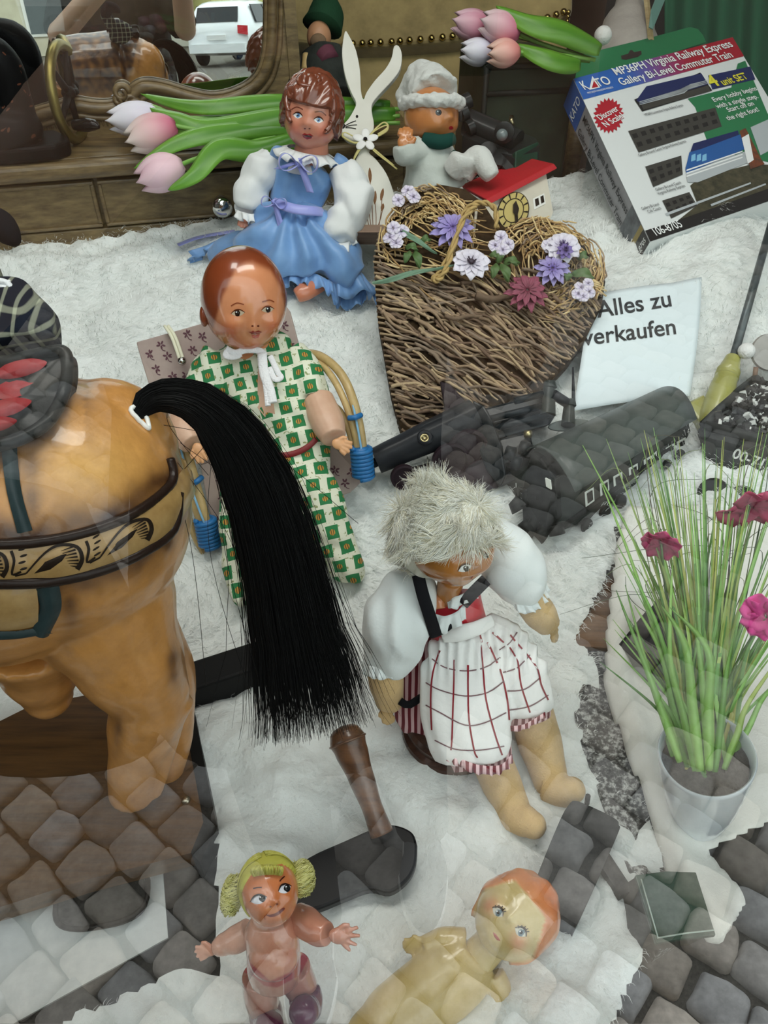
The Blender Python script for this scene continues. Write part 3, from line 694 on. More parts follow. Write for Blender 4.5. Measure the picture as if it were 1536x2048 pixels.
    def SP_(x, y, up):
        h = sf.t.ray_cast(EYE, ray(x, y).normalized()); d = (h[0] - EYE).dot(FWD) - up if h[0] is not None else 9
        return V(x, y, min(d, .640 - (y - 700) / 200 * .03 - up))
    edge = [(-120, 742), (0, 726), (60, 712), (112, 702), (131, 708), (135, 745), (126, 790), (100, 838), (60, 868), (0, 890), (-120, 905)]
    mb = MB(); E = spath([SP_(x, y, .008) for x, y in edge], 4)
    n_ = len(E); c_ = SP_(20, 800, .010); mb.add(E + [c_] + [q + FWD * .022 for q in E], [(i, (i + 1) % n_, n_) for i in range(n_)] + [(i, n_ + 1 + i, n_ + 1 + (i + 1) % n_, (i + 1) % n_) for i in range(n_)]); sd = mb.build('saddle', sm, t, sharp=40)
    mb = MB(); mb.tube(spath([SP_(x, y, .011) for x, y in edge], 4), .0052, 10); mb.build('saddle_rim', sm, t)
    mb = MB()
    for (x, y, rx, ry, rot) in ((40, 738, 56, 20, -14), (30, 776, 58, 19, -16), (15, 814, 50, 18, -14), (-5, 848, 40, 15, -10)):
        pts = [SP_(a, b, .014) for a, b in almond(x, y, rx, ry, rot, 18)]; c = SP_(x, y, .022)
        mb.add(pts + [c], [(i, (i + 1) % 18, 18) for i in range(18)])
    mb.build('saddle_scale', redp, t)
    # plank base
    bm_ = wood('brown_plank', srgb(112, 78, 42), srgb(66, 44, 24), rough=.35, rot=-20, coat=.3)
    top = [(363, 1408), (407, 1645), (382, 1706), (170, 1760), (0, 1814), (-340, 1905), (-340, 1520), (0, 1442), (60, 1412), (200, 1385)]
    blkw = M('black_edge', (.008, .007, .006), .5)
    pl = MB(); pl.prism([FZ(x, y, .034) for x, y in top], UP * -.03).build('plank_base', bm_, t, smooth=False)
    mb = MB(); q = [FZ(x, y, .034) for x, y in top[:3]]; w = Vector((.016, -.006, 0))
    mb.prism([q[0] + UP * .001, q[1] + UP * .001, q[1] + w + UP * .001, q[0] + w + UP * .001], UP * -.034)
    mb.prism([q[1] + UP * .001, q[2] + UP * .001, q[2] + w * .7 + Vector((0, -.006, 0)), q[1] + w], UP * -.034)
    mb.build('plank_edge', blkw, t, smooth=False)
    a, b = F(352, 1385, .02), F(640, 1290, .02); d = (b - a).normalized(); bevel(MB().box((a + b) / 2, (d, UP.cross(d), UP), ((b - a).length / 2, .022, .024)).build('cross_bar', M('black_bar', (.006, .006, .006), .55), t, smooth=False), .004)
    MB().ell(FZ(372, 1600, .036), None, (.005, .005, .004), 10, 6).build('screw', M('screw_steel', (.5, .45, .35), .35, 1), t)
    # white ring round the tail hole, then the tail
    hole = MB(); c = V(276, 838, .585)
    ctr = [(268, 838, .592, 9), (300, 800, .592, 26), (350, 792, .590, 33), (410, 815, .592, 42), (470, 880, .60, 58), (522, 985, .62, 70), (560, 1110, .648, 76), (590, 1250, .678, 84), (615, 1370, .70, 100), (632, 1470, .715, 112)]
    d0 = (sf.hit(272, 838, 0) - EYE).dot(FWD) - HD(.592) + .004
    dd = [HD(d) + d0 * max(0, 1 - i / 5) for i, (x, y, d, w_) in enumerate(ctr)]; stn = [V(c_[0], c_[1], q) for c_, q in zip(ctr, dd)]; rad = [c_[3] * 1.06 * px(q) for c_, q in zip(ctr, dd)]
    pts, rr = spath(stn, 5, rad); m = len(pts)
    fr = []
    for i in range(m):
        tg = (pts[min(i + 1, m - 1)] - pts[max(i - 1, 0)]).normalized(); vw = (pts[i] - EYE).normalized(); sd_ = tg.cross(vw).normalized(); fr.append((sd_, sd_.cross(tg)))
    rnd = random.Random(11); mb = MB(); hair = M('horse_hair', (.004, .004, .004), .38, spec=.35)
    mb.tube([p for p in pts[:34]], [r_ * .72 for r_ in rr[:34]], 12, flat=.45, up=fr[0][1])
    for s in range(2300):
        a = rnd.uniform(0, 2 * math.pi); q = math.sqrt(rnd.random()); loose = rnd.random() < .07
        u0, v0 = math.cos(a) * q, math.sin(a) * q * .5
        last = m - 1 - int(rnd.random() ** 1.6 * 9); du = rnd.gauss(0, .10 if not loose else .34); dv = rnd.gauss(0, .06); w0 = rnd.uniform(.00022, .00036)
        path = []; step = 2
        ph = rnd.uniform(0, 6)
        for i in range(0, last + 1, step):
            k = i / m; u = u0 + du * k ** 2 * 1.4 + .05 * math.sin(k * 6 + ph); v = v0 + dv * k
            path.append(pts[i] + fr[i][0] * (u * rr[i]) + fr[i][1] * (v * rr[i]))
        mb.tube(path, [w0 * (1 if j < len(path) - 2 else .5) for j in range(len(path))], 3, caps=False)
    for s in range(14):    # stray hairs
        a = P(rnd.uniform(300, 480), rnd.uniform(780, 900), .60); b = P(rnd.uniform(250, 760), rnd.uniform(760, 1400), .66); c_ = lerp(a, b, .5) + Vector((rnd.uniform(-.03, .03), 0, rnd.uniform(0, .04)))
        mb.tube(spath([a, c_, b], 8), .0003, 3, caps=False)
    mb.build('tail', hair, t, label='long black horsehair tail')
    MB().tube([sf.near(276 + math.cos(a) * 24 - 4, 846 + math.sin(a) * 26, .67, .0015) for a in [k * math.pi / 10 for k in range(20)]], .0022, 6, closed=True).build('tail_ring', M('chipped_gesso', (.85, .84, .8), .7), t, label='chipped white edge of the tail hole')
horse()

# ================================================================= DOLLS
def dF(x, y, up=0): return (F(x, y, up) - EYE).dot(FWD)
def tp(mb, pts, n=18, k=6, **kw):
    """tube through (photo x, photo y, depth, radius in photo pixels)"""
    a, r = spath([V(x, y, d) for x, y, d, w in pts], k, [w * px(d) for x, y, d, w in pts])
    return mb.tube(a, r, n, **kw)
def pxy(p):
    q = p - EYE; d = q.dot(FWD); return 768 + FPX * q.dot(RIGHT) / d, 1024 + FPX * q.dot(DOWN) / d
def face_fn(nose=.10, ny=-.14, eye=.05, ex=.36, ey=.02, cheek=.06, chin=.05, lip=.035, jaw=.10, nw=.12):
    def f(d):
        k = 1.0
        if d.y < 0: k -= jaw * d.y * d.y * (1 - .6 * max(0, d.z))
        if d.z > 0:
            g = min(1, d.z * 3); ax = abs(d.x)
            k += g * (nose * math.exp(-(d.x / nw) ** 2 - ((d.y - ny) / .10) ** 2) + nose * .35 * math.exp(-(d.x / .09) ** 2 - ((d.y - ny - .16) / .16) ** 2)
                - eye * math.exp(-((ax - ex) / .17) ** 2 - ((d.y - ey) / .11) ** 2) + cheek * math.exp(-((ax - .46) / .24) ** 2 - ((d.y + .34) / .24) ** 2)
                + lip * (math.exp(-(d.x / .20) ** 2 - ((d.y + .44) / .055) ** 2) + math.exp(-(d.x / .17) ** 2 - ((d.y + .56) / .05) ** 2)) - lip * .8 * math.exp(-(d.x / .2) ** 2 - ((d.y + .50) / .03) ** 2) + chin * math.exp(-(d.x / .25) ** 2 - ((d.y + .78) / .14) ** 2))
        return k
    return f
def eye_on(sf, t, cx, cy, rx, ry, rot, iris, ix=0, iy=0, ir=.62, mat=None, white=(.82, .82, .80), lid=None, brow=None, lidw=1.0):
    """a painted eye: white, iris, pupil, glint, upper lid line"""
    mb = decal(sf, almond(cx, cy, rx, ry, rot), .0004, col=white, rings=3)
    q = ry * ir * 1.15; c = (cx + ix, cy + iy)
    decal(sf, oval(*c, q, q), .0007, mb, iris, 2); decal(sf, oval(*c, q * .55, q * .55), .0010, mb, (.01, .01, .01), 2); decal(sf, oval(c[0] - q * .3, c[1] - q * .35, q * .22, q * .22, n=8), .0013, mb, (.9, .9, .9), 1)
    e = mb.build('eye', mat or EYE_M, t)
    c_, s_ = math.cos(R(rot)), math.sin(R(rot)); tr = lambda u, v: (cx + u * c_ - v * s_, cy + u * s_ + v * c_)
    if lid: stroke(sf, [tr(-rx * 1.08, 0), tr(-rx * .5, -ry * .88), tr(0, -ry * 1.08), tr(rx * .5, -ry * .88), tr(rx * 1.08, 0)], lambda u: lidw * (.4 + math.sin(math.pi * u)), .0009, col=lid).build('eyelid_line', EYE_M, t)
    return e
EYE_M = M('doll_paint', attr=True, rough=.22, coat=.5)
def strands(mb, roots, lens, width, cols, seg=4, curl=.3, droop=0.0, rnd=None, scale=40, flow=None):
    for p, nrm in roots:
        L = rnd.uniform(*lens); d = nrm.copy(); q = p.copy(); path = [q.copy()]
        if flow: d = (nrm * flow[1] + flow[0](p, nrm)).normalized()
        for i in range(seg):
            d = (d + Vector((nz(q + Vector((i, 0, 0)), scale), nz(q + Vector((7, i, 0)), scale), nz(q + Vector((0, 9, i)), scale))) * curl - UP * droop).normalized(); q = q + d * (L / seg); path.append(q.copy())
        mb.tube(path, [width * (1 - .8 * i / seg) for i in range(seg + 1)], 3, caps=False, col=rnd.choice(cols))
def fingers(mb, c, d, u, side, L, r, n=4, spread=.35, curl=.5):
    """four bent fingers and a thumb on a palm at c pointing along d; u is the back of the hand"""
    d = Vector(d).normalized(); u = Vector(u); u = (u - d * u.dot(d)).normalized(); s = d.cross(u) * side
    mb.ell(c, Matrix((s, u, d)).transposed(), (L * .42, L * .22, L * .5), 14, 10)
    for i in range(n):
        f = (i - (n - 1) / 2); base = Vector(c) + d * L * .35 + s * f * L * .22; dd = (d + s * f * spread * .4).normalized(); ln = L * (.62, .74, .70, .52)[i] * 1.0
        mb.tube([base, base + dd * ln * .5 - u * ln * .05, base + dd * ln - u * ln * curl * .5], [r, r * .92, r * .75], 8)
    b = Vector(c) - s * L * .34 - d * L * .05; mb.tube([b, b - s * L * .28 + d * L * .22, b - s * L * .34 + d * L * .50], [r * 1.15, r, r * .8], 8)
def ruffle(mb, path, wid, wdir, amp, fr, rows=4, ph=0):
    P = spath(path, 8); m = len(P); L = [0]
    for i in range(1, m): L.append(L[-1] + (P[i] - P[i - 1]).length)
    def fn(u, v):
        x = u * (m - 1); i = min(int(x), m - 2); f = x - i; p = P[i].lerp(P[i + 1], f); l = L[i] + (L[i + 1] - L[i]) * f; tg = (P[i + 1] - P[i]).normalized(); w = Vector(wdir(u) if callable(wdir) else wdir).normalized(); nn = tg.cross(w).normalized()
        a = l * fr * 2 * math.pi + ph; return p + w * (wid * v) + nn * (amp * v * (math.sin(a) + .35 * math.sin(2.3 * a + 1))) + tg * (amp * .6 * v * math.sin(a * .5 + 2)) + w * (amp * .4 * v * math.sin(a + 1))
    return mb.grid(fn, max(24, int(L[-1] * fr * 14)), rows)
def solid(o, th, off=0):
    m = o.modifiers.new('solid', 'SOLIDIFY'); m.thickness = th; m.offset = off; return o
def bow(mb, c, m, s, tails=((-.5, -1.6), (.6, -1.9)), rib=.32):
    """ribbon bow at c in frame m (right, up, towards viewer), loop size s"""
    c = Vector(c)
    for sg in (-1, 1):
        ring = [c + m @ Vector((sg * s * (.1 + .95 * math.sin(a / 2) ** 1.2), s * (.12 * sg + .42 * math.sin(a)), s * .22 * math.sin(a * .5) + .002)) for a in [k * 2 * math.pi / 22 for k in range(23)]]
        vs = []
        for q in ring: vs += [q + m @ Vector((0, 0, 0)), q + m @ Vector((-sg * s * .1, 0, s * rib))]
        mb.add(vs, [(2 * i, 2 * i + 2, 2 * i + 3, 2 * i + 1) for i in range(len(ring) - 1)])
    for tx, ty in tails:
        P = spath([c, c + m @ Vector((tx * s * .5, ty * s * .45, s * .2)), c + m @ Vector((tx * s, ty * s, s * .12))], 8); vs = []
        for i, q in enumerate(P): vs += [q - m @ Vector((s * rib * .6, 0, 0)), q + m @ Vector((s * rib * .6, .05 * s, 0))]
        mb.add(vs, [(2 * i, 2 * i + 2, 2 * i + 3, 2 * i + 1) for i in range(len(P) - 1)])
    mb.ell(c + m @ Vector((0, 0, s * .12)), m, (s * .2, s * .22, s * .16), 12, 8)

# ---------------------------------------------------------------- doll in the blue dress
def blue_doll():
    t = thing('doll', 'brown haired doll in a blue dress with white sleeves sitting before the dresser', 'doll', F(600, 560, 0), )
    skin = M('celluloid_brown', attr=True, rough=.3, coat=.4); blue = M('blue_satin', srgb(120, 162, 212), .42, sheen=.3, var=.5, vscale=26, col2=srgb(88, 128, 184), bump=.35, bscale=45)
    white = M('white_cotton', srgb(226, 228, 228), .85, bump=.35, bscale=60); lav = M('lavender_ribbon', srgb(150, 156, 222), .35, sheen=.4)
    c = V(624, 229, 1.385); m = vframe(c, -8, 8, 9); s = px(1.385)
    base = srgb(212, 140, 114); cheek = srgb(216, 118, 98)
    def cf(p):
        x, y = pxy(p); k = math.exp(-((x - 588) / 16) ** 2 - ((y - 262) / 14) ** 2) + math.exp(-((x - 648) / 16) ** 2 - ((y - 268) / 14) ** 2); return mixc(base, cheek, min(1, .8 * k))
    mb = MB(); mb.ell(c, m, (57 * s, 71 * s, 60 * s), 72, 56, fn=face_fn(nose=.09, eye=.06, cheek=.07)); tp(mb, [(626, 270, 1.40, 30), (622, 315, 1.43, 36)])
    for sg in (-1, 1): mb.ell(c + m @ Vector((sg * 54 * s, -6 * s, -8 * s)), m, (7 * s, 15 * s, 9 * s), 10, 8)
    hd = mb.build('head', skin, t, colfn=cf); sf = Surf(hd)
    for cx, cy, iy in ((596, 231, 0), (637, 240, 0)): eye_on(sf, t, cx, cy, 9.5, 6, 9, srgb(96, 140, 190), 0, 0, .75, lid=srgb(70, 30, 22), lidw=1.1)
    mb = decal(sf, [(604, 269), (609, 266), (614, 268), (620, 267), (627, 272), (622, 277), (614, 279), (607, 275)], .0006, col=srgb(150, 38, 40)); decal(sf, oval(616, 272, 8, 2.4, 8), .0010, mb, srgb(60, 12, 14), 2); mb.build('mouth', EYE_M, t)
    [stroke(sf, p_, 1.0, .0005, col=srgb(120, 58, 40)).build('eyebrow', EYE_M, t) for p_ in ([(583, 219), (594, 214), (606, 219)], [(629, 224), (642, 223), (652, 231)])]; [decal(sf, oval(x_, 257, 2.2, 1.5, 0, 8), .0005, None, srgb(110, 44, 34), 1).build('nostril', EYE_M, t) for x_ in (610, 619)]
    # moulded wavy hair
    hm = M('moulded_hair', srgb(126, 68, 46), .25, coat=.6, var=.5, vscale=30, col2=srgb(92, 46, 32))
    def hf(d):
        line = .30 - .9 * max(0, -d.z + .12) - .55 * max(0, abs(d.x) - .62) * 4
        if d.y < line: return .86
        a = math.atan2(d.x, d.y + .15); return 1.08 + .035 * math.sin(9 * a + 5 * d.z + 3 * math.sin(6 * d.z)) + .012 * math.sin(27 * a + 9 * d.z)
    mb = MB(); mb.ell(c, m, (59 * s, 75 * s, 62 * s), 110, 80, fn=hf)
    hs = Surf(hd)
    for pts in ([(640, 158), (618, 160), (606, 172), (612, 186), (628, 188), (638, 180)], [(604, 168), (590, 176), (584, 190), (590, 200), (598, 196)], [(584, 180), (574, 196), (574, 214), (580, 222)], [(575, 215), (572, 232), (579, 244)],
                [(640, 176), (652, 184), (660, 196), (654, 202)], [(655, 190), (668, 206), (670, 222), (661, 222)], [(664, 218), (678, 232), (676, 250), (666, 246)], [(668, 244), (676, 260), (670, 274), (664, 268)], [(622, 164), (634, 170), (632, 180), (622, 180)], [(596, 160), (582, 170), (576, 186)]):
        mb.tube(spath([hs.near(x, y, 1.345, .004) for x, y in pts], 6), [.0052 * (1 - .35 * abs(2 * k / (6 * (len(pts) - 1)) - 1)) for k in range(6 * (len(pts) - 1) + 1)], 10)
    mb.build('hair', hm, t, label='brown moulded wavy hair')
    # dress
    mb = MB(); tp(mb, [(618, 322, 1.44, 52), (606, 350, 1.45, 62), (596, 385, 1.465, 58), (590, 412, 1.475, 54)], flat=.7, up=-FWD)
    tp(mb, [(540, 322, 1.44, 12), (556, 306, 1.425, 13), (575, 315, 1.42, 13)]); tp(mb, [(668, 318, 1.43, 14), (690, 335, 1.435, 15), (672, 365, 1.435, 13)])
    dis = lambda p: .0035 * math.sin(120 * p.x + 6 * nz(p, 12)) * .5 + .003 * nz(p, 45)
    mb.blob('bodice', blue, t, .003, 3, disp=dis)
    mb = MB(); tp(mb, [(590, 408, 1.475, 50), (588, 440, 1.47, 82), (585, 480, 1.475, 112), (590, 520, 1.485, 128), (596, 548, 1.495, 118)], flat=.55, up=-FWD, n=28)
    tp(mb, [(560, 470, 1.48, 60), (480, 490, 1.53, 42), (425, 505, 1.56, 26)], flat=.7, up=UP); tp(mb, [(620, 470, 1.475, 70), (680, 520, 1.47, 56), (712, 555, 1.475, 38)], flat=.8, up=UP); tp(mb, [(575, 480, 1.47, 55), (605, 545, 1.465, 44)])
    def folds(p):
        x, y = pxy(p); a = math.atan2(x - 590, y - 395); r = math.hypot(x - 590, y - 395); return .0065 * min(1, r / 90) * math.sin(a * 13 + 2.5 * nz(p, 10)) + .004 * nz(p, 32)
    mb.blob('skirt', blue, t, .0035, 3, disp=folds)
    mb = MB()
    ruffle(mb, [V(548, 548, 1.475), V(585, 540, 1.452), V(625, 545, 1.448), V(665, 565, 1.45)], .030, lambda u: DOWN * .8 + FWD * -.2 + RIGHT * (u - .5) * .3, .008, 38)
    solid(mb.build('hem_ruffle', blue, t, label='gathered blue hem ruffle'), .0012); mb = MB()
    ruffle(mb, [V(655, 560, 1.455), V(690, 545, 1.45), V(722, 545, 1.46), V(738, 570, 1.475)], .045, lambda u: DOWN * .8 + RIGHT * (.1 + .4 * u), .011, 32)
    solid(mb.build('hem_ruffle', blue, t, label='gathered blue hem ruffle'), .0012); mb = MB()
    ruffle(mb, [V(470, 470, 1.545), V(435, 480, 1.55), V(410, 495, 1.565), V(405, 520, 1.575)], .032, lambda u: DOWN * (.9 - .6 * u) - RIGHT * (.4 + .5 * u), .010, 34)
    solid(mb.build('hem_ruffle', blue, t, label='gathered blue hem ruffle'), .0012); mb = MB()
    ruffle(mb, [V(668, 585, 1.475), V(700, 590, 1.475), V(735, 575, 1.48)], .026, DOWN, .008, 40)
    solid(mb.build('hem_ruffle', blue, t, label='gathered blue hem ruffle'), .0012)
    # white sleeves, collar
    mb = MB(); tp(mb, [(548, 318, 1.45, 30), (520, 350, 1.45, 38), (503, 385, 1.455, 34), (492, 412, 1.46, 28), (488, 424, 1.46, 20)]); tp(mb, [(686, 338, 1.44, 30), (706, 380, 1.44, 38), (702, 425, 1.445, 40), (680, 462, 1.45, 36), (668, 482, 1.455, 24)])
    sl = mb.blob('sleeve', white, t, .003, 3, disp=lambda p: .004 * nz(p, 26) + .003 * math.sin(90 * p.z + 60 * p.x + 5 * nz(p, 20)))
    mb = MB(); ruffle(mb, [V(470, 418, 1.455), V(485, 424, 1.44), V(503, 428, 1.445), V(512, 426, 1.46)], .016, DOWN, .006, 60); solid(mb.build('cuff', white, t), .001); mb = MB(); ruffle(mb, [V(648, 478, 1.45), V(668, 486, 1.435), V(695, 484, 1.44), V(708, 470, 1.45)], .020, DOWN, .007, 50)
    q = []
    for k in range(22): a = 2 * math.pi * k / 21; q.append(c + m @ Vector((math.cos(a) * 42 * s, -66 * s, math.sin(a) * 42 * s)))
    mcl = MB(); ruffle(mcl, q, .024, lambda u: m @ Vector((math.cos(2 * math.pi * u), -.75, math.sin(2 * math.pi * u))), .006, 48)
    solid(mcl.build('collar', white, t, label='white lace frill collar'), .001); solid(mb.build('cuff', white, t), .001)
    mb = MB(); tp(mb, [(600, 330, 1.405, 22), (600, 345, 1.415, 26)], flat=.4, up=-FWD); mb.build('blouse', white, t)
    # hands and foot
    mb = MB(); h = V(486, 436, 1.46); fingers(mb, h, DOWN * .8 - FWD * .2, -FWD * .8 - DOWN * .2, 1, 19 * px(1.46), 4 * px(1.46)); mb.blob('hand', skin, t, .0012, 2, lambda p: base)
    mb = MB(); tp(mb, [(640, 566, 1.47, 18), (612, 582, 1.45, 19), (592, 592, 1.447, 15)], flat=.8, up=-FWD); mb.blob('foot', skin, t, .0025, 4, lambda p: srgb(196, 122, 92))
    # ribbons
    mb = MB(); bow(mb, V(597, 325, 1.385), vframe(c, 0, 0, 12), .034, ((-1.0, -.6), (.9, -1.3))); mb2 = MB(); bow(mb2, V(548, 404, 1.41), vframe(c, 0, 0, 15), .022, ((1.6, -2.6), (1.9, -3.9)))
    for mm_ in (mb,): solid(mm_.build('neck_bow', lav, t), .0008)
    mb2.tube(spath([V(546, 404, 1.42), V(590, 418, 1.405), V(630, 422, 1.415), V(646, 424, 1.44)], 6), .009, 10, flat=.25, up=-FWD)
    solid(mb2.build('waist_ribbon', lav, t), .0008)
    MB().tube(spath([F(356, 490, .012), F(400, 474, .014), F(470, 462, .012)], 8), .008, 8, flat=.15, up=UP).build('loose_ribbon', lav, t)
blue_doll()

# ---------------------------------------------------------------- doll with a pale fur wig
def wig_doll():
    t = thing('doll', 'barefoot doll with curly pale fur wig and checked white apron', 'doll', F(900, 1460, 0))
    skin = M('stockinette', srgb(216, 182, 128), .9, bump=.5, bscale=500, var=.4, vscale=30, sheen=.2); facem = M('varnished_face', attr=True, rough=.25, coat=.5, var=.35, vscale=45, col2=(.7, .6, .5))
    sheer = M('sheer_white', srgb(224, 230, 230), .8, bump=.15, bscale=300, sheen=.2); apron = M('apron_white', srgb(238, 238, 236), .85, bump=.25, bscale=120); blk = M('black_felt', (.008, .008, .01), .9); red = M('red_satin', srgb(190, 26, 44), .35)
    d0 = .80; s = px(d0); c = V(900, 1074, d0); m = vframe(c, 30, 30, -12)
    fb, fc = srgb(176, 122, 54), srgb(182, 110, 54)
    mb = MB(); mb.ell(c, m, (90 * s, 100 * s, 94 * s), 80, 60, fn=face_fn(nose=.13, ny=-.10, eye=.07, cheek=.07, ey=.06, chin=.07)); tp(mb, [(905, 1150, .83, 28), (890, 1205, .868, 22)])
    hd = mb.build('head', facem, t, colfn=lambda p: mixc(fb, fc, .5 + .5 * nz(p, 30))); sf = Surf(hd)
    eye_on(sf, t, 930, 1136, 15, 7.5, -22, srgb(60, 56, 40), 2, 0, .85, lid=srgb(70, 44, 20)); eye_on(sf, t, 972, 1112, 7, 5, -30, srgb(60, 56, 40), 1, 0, .8, lid=srgb(70, 44, 20))
    stroke(sf, [(944, 1170), (958, 1160), (968, 1148)], lambda u: 2.5 * math.sin(math.pi * u) + .5, .0006, col=srgb(150, 60, 40)).build('mouth', EYE_M, t)
    # wig
    rnd = random.Random(2); wm = M('wig_fur', attr=True, rough=.7, sheen=.2); cols = [srgb(*k) for k in ((240, 241, 232), (228, 228, 216), (248, 249, 242), (216, 210, 184), (236, 236, 226), (222, 218, 196))]
    wc = V(885, 1066, d0 - .004); roots = []; cap = MB(); wr_ = (103 * s, 99 * s, 106 * s); cap.ell(wc, m, wr_, 40, 28, col=srgb(215, 214, 200), fn=lambda d: .99 if not (d.z > .1 and d.y < (.10 - .30 * d.x if d.x > -.15 else .22 + .5 * d.x)) else .80)
    while len(roots) < 7500:
        d = Vector((rnd.gauss(0, 1), rnd.gauss(0, 1), rnd.gauss(0, 1))).normalized()
        if d.z > .1 and d.y < (.12 - .32 * d.x if d.x > -.15 else .25 + .5 * d.x) or d.y < -.75: continue
        p = wc + m @ Vector((d.x * wr_[0], d.y * wr_[1], d.z * wr_[2])); roots.append((p, (m @ d).normalized()))
    def flow(p, n):
        g = Vector((nz(p, 22), nz(p + Vector((3, 1, 4)), 22), nz(p + Vector((1, 5, 9)), 22))) * 1.9 + DOWN * .35; return g - n * g.dot(n)
    mb = cap; strands(mb, roots, (.016, .028), .00042, cols, 6, .85, .02, rnd, 85, (flow, .22)); mb.build('wig', wm, t, label='pale grey curly fur wig')
    # blouse sleeves
    mb = MB(); tp(mb, [(846, 1160, .865, 34), (815, 1195, .85, 62), (795, 1245, .85, 74), (785, 1295, .865, 60), (768, 1328, .875, 46)], n=26, fold=lambda u, a: 1 + .05 * math.sin(7 * a + 9 * u) * math.sin(math.pi * u)); mb.blob('sleeve', sheer, t, .0028, 4, disp=lambda p: .0025 * nz(p, 22) + .0012 * math.sin(170 * p.x + 80 * p.z + 4 * nz(p, 15)))
    mb = MB(); tp(mb, [(955, 1075, .87, 34), (995, 1090, .86, 56), (1025, 1130, .855, 62), (1045, 1170, .86, 52), (1058, 1195, .865, 36)], n=26); mb.blob('sleeve', sheer, t, .0028, 4, disp=lambda p: .003 * nz(p, 24) + .0012 * math.sin(150 * p.x - 80 * p.z + 4 * nz(p, 15)))
    mb = MB(); ruffle(mb, [V(724, 1322, .87), V(745, 1332, .852), V(775, 1335, .850), V(800, 1325, .87)], .013, DOWN, .003, 90); solid(mb.build('cuff', sheer, t), .001); mb = MB(); ruffle(mb, [V(1020, 1200, .85), V(1048, 1208, .845), V(1080, 1190, .855), V(1090, 1165, .87)], .012, DOWN + RIGHT * .5, .003, 90); solid(mb.build('cuff', sheer, t), .001)
    # torso: corset
    mb = MB(); tp(mb, [(900, 1190, .875, 62), (905, 1225, .88, 64), (925, 1262, .89, 56)], flat=.7, up=-FWD); cb = mb.blob('corset', red, t, .0028, 4); cs = Surf(cb)
    mb = MB()
    for p_, w_ in (([(836, 1150, .805), (846, 1190, .803), (862, 1240, .815), (872, 1272, .830)], 13), ([(972, 1160, .842), (950, 1182, .838), (925, 1208, .842)], 13), ([(858, 1262, .848), (885, 1262, .842), (912, 1240, .842)], 7)):
        tp(mb, [(x, y, d, w_) for x, y, d in p_], flat=.3, up=-FWD, n=14)
    mb.build('corset_trim', blk, t, label='black velvet corset straps')
    mb = MB(); tp(mb, [(884, 1180, .862, 16), (878, 1200, .853, 14), (880, 1218, .850, 11)]); mb.build('chest', facem, t, colfn=lambda p: srgb(196, 128, 84))
    mb = MB(); ruffle(mb, [V(866, 1226, .846), V(890, 1232, .838), V(915, 1222, .84), V(930, 1205, .848)], .018, DOWN, .005, 60); ruffle(mb, [V(892, 1190, .845), V(915, 1192, .838), V(945, 1176, .845), V(958, 1166, .85)], .013, DOWN, .004, 70); solid(mb.build('blouse_frill', sheer, t), .0008)
    # striped skirt, apron with knee shapes
    stripe = M('striped_cotton', (.5, .2, .2), .85); N, L, b = nodes_of(stripe); tcn = [n for n in N if n.type == 'TEX_COORD'][0]; wv = N.new('ShaderNodeTexWave'); wv.inputs['Scale'].default_value = 42; wv.inputs['Distortion'].default_value = .6; wv.inputs['Detail'].default_value = 0; rp = N.new('ShaderNodeValToRGB'); rp.color_ramp.interpolation = 'CONSTANT'; rp.color_ramp.elements[0].color = (*srgb(110, 20, 36), 1); rp.color_ramp.elements[1].position = .5; rp.color_ramp.elements[1].color = (*srgb(226, 190, 194), 1); L.new(tcn.outputs['Object'], wv.inputs[0]); L.new(wv.outputs['Color'], rp.inputs[0]); L.new(rp.outputs[0], b.inputs['Base Color'])
    mb = MB(); tp(mb, [(880, 1275, .91, 48), (850, 1350, .925, 62), (850, 1420, .935, 62), (855, 1425, .935, 50)], flat=.7, up=-FWD, n=30, fold=lambda u, a: 1 + .05 * math.sin(12 * a)); tp(mb, [(920, 1380, .92, 60), (955, 1490, .893, 66), (965, 1535, .885, 58)], n=26); tp(mb, [(985, 1340, .92, 60), (1045, 1400, .90, 52), (1060, 1440, .897, 42)], n=24)
    mb.build('skirt', stripe, t, label='red and pink striped skirt')
    MB().tube([V(800 + k * 10, 1402 + 8 * math.sin(k), .885 + .0 * k) for k in range(7)], .0045, 8, flat=.4, up=-FWD).build('skirt_band', blk, t)
    mb = MB(); tp(mb, [(922, 1262, .885, 48), (925, 1290, .882, 66), (925, 1350, .875, 84), (932, 1420, .868, 92), (940, 1480, .865, 84), (943, 1515, .866, 74)], n=40, flat=.62, up=-FWD, fold=lambda u, a: 1 + (.045 * math.sin(10 * a) * (1 - .5 * u)))
    tp(mb, [(955, 1255, .888, 42), (1000, 1300, .888, 62), (1035, 1360, .885, 64), (1052, 1405, .885, 56), (1056, 1425, .886, 48)], n=32, flat=.7, up=-FWD, fold=lambda u, a: 1 + .04 * math.sin(9 * a))
    ap = mb.blob('apron', apron, t, .0026, 3, disp=lambda p: (lambda x, y: .0035 * math.exp(-((y - 1300) / 40) ** 2) * math.sin(x * .33 + 2 * nz(p, 30)) + .0012 * nz(p, 35))(*pxy(p))); asf = Surf(ap)
    redl, gryl = srgb(140, 26, 40), srgb(122, 92, 96); mb = MB()
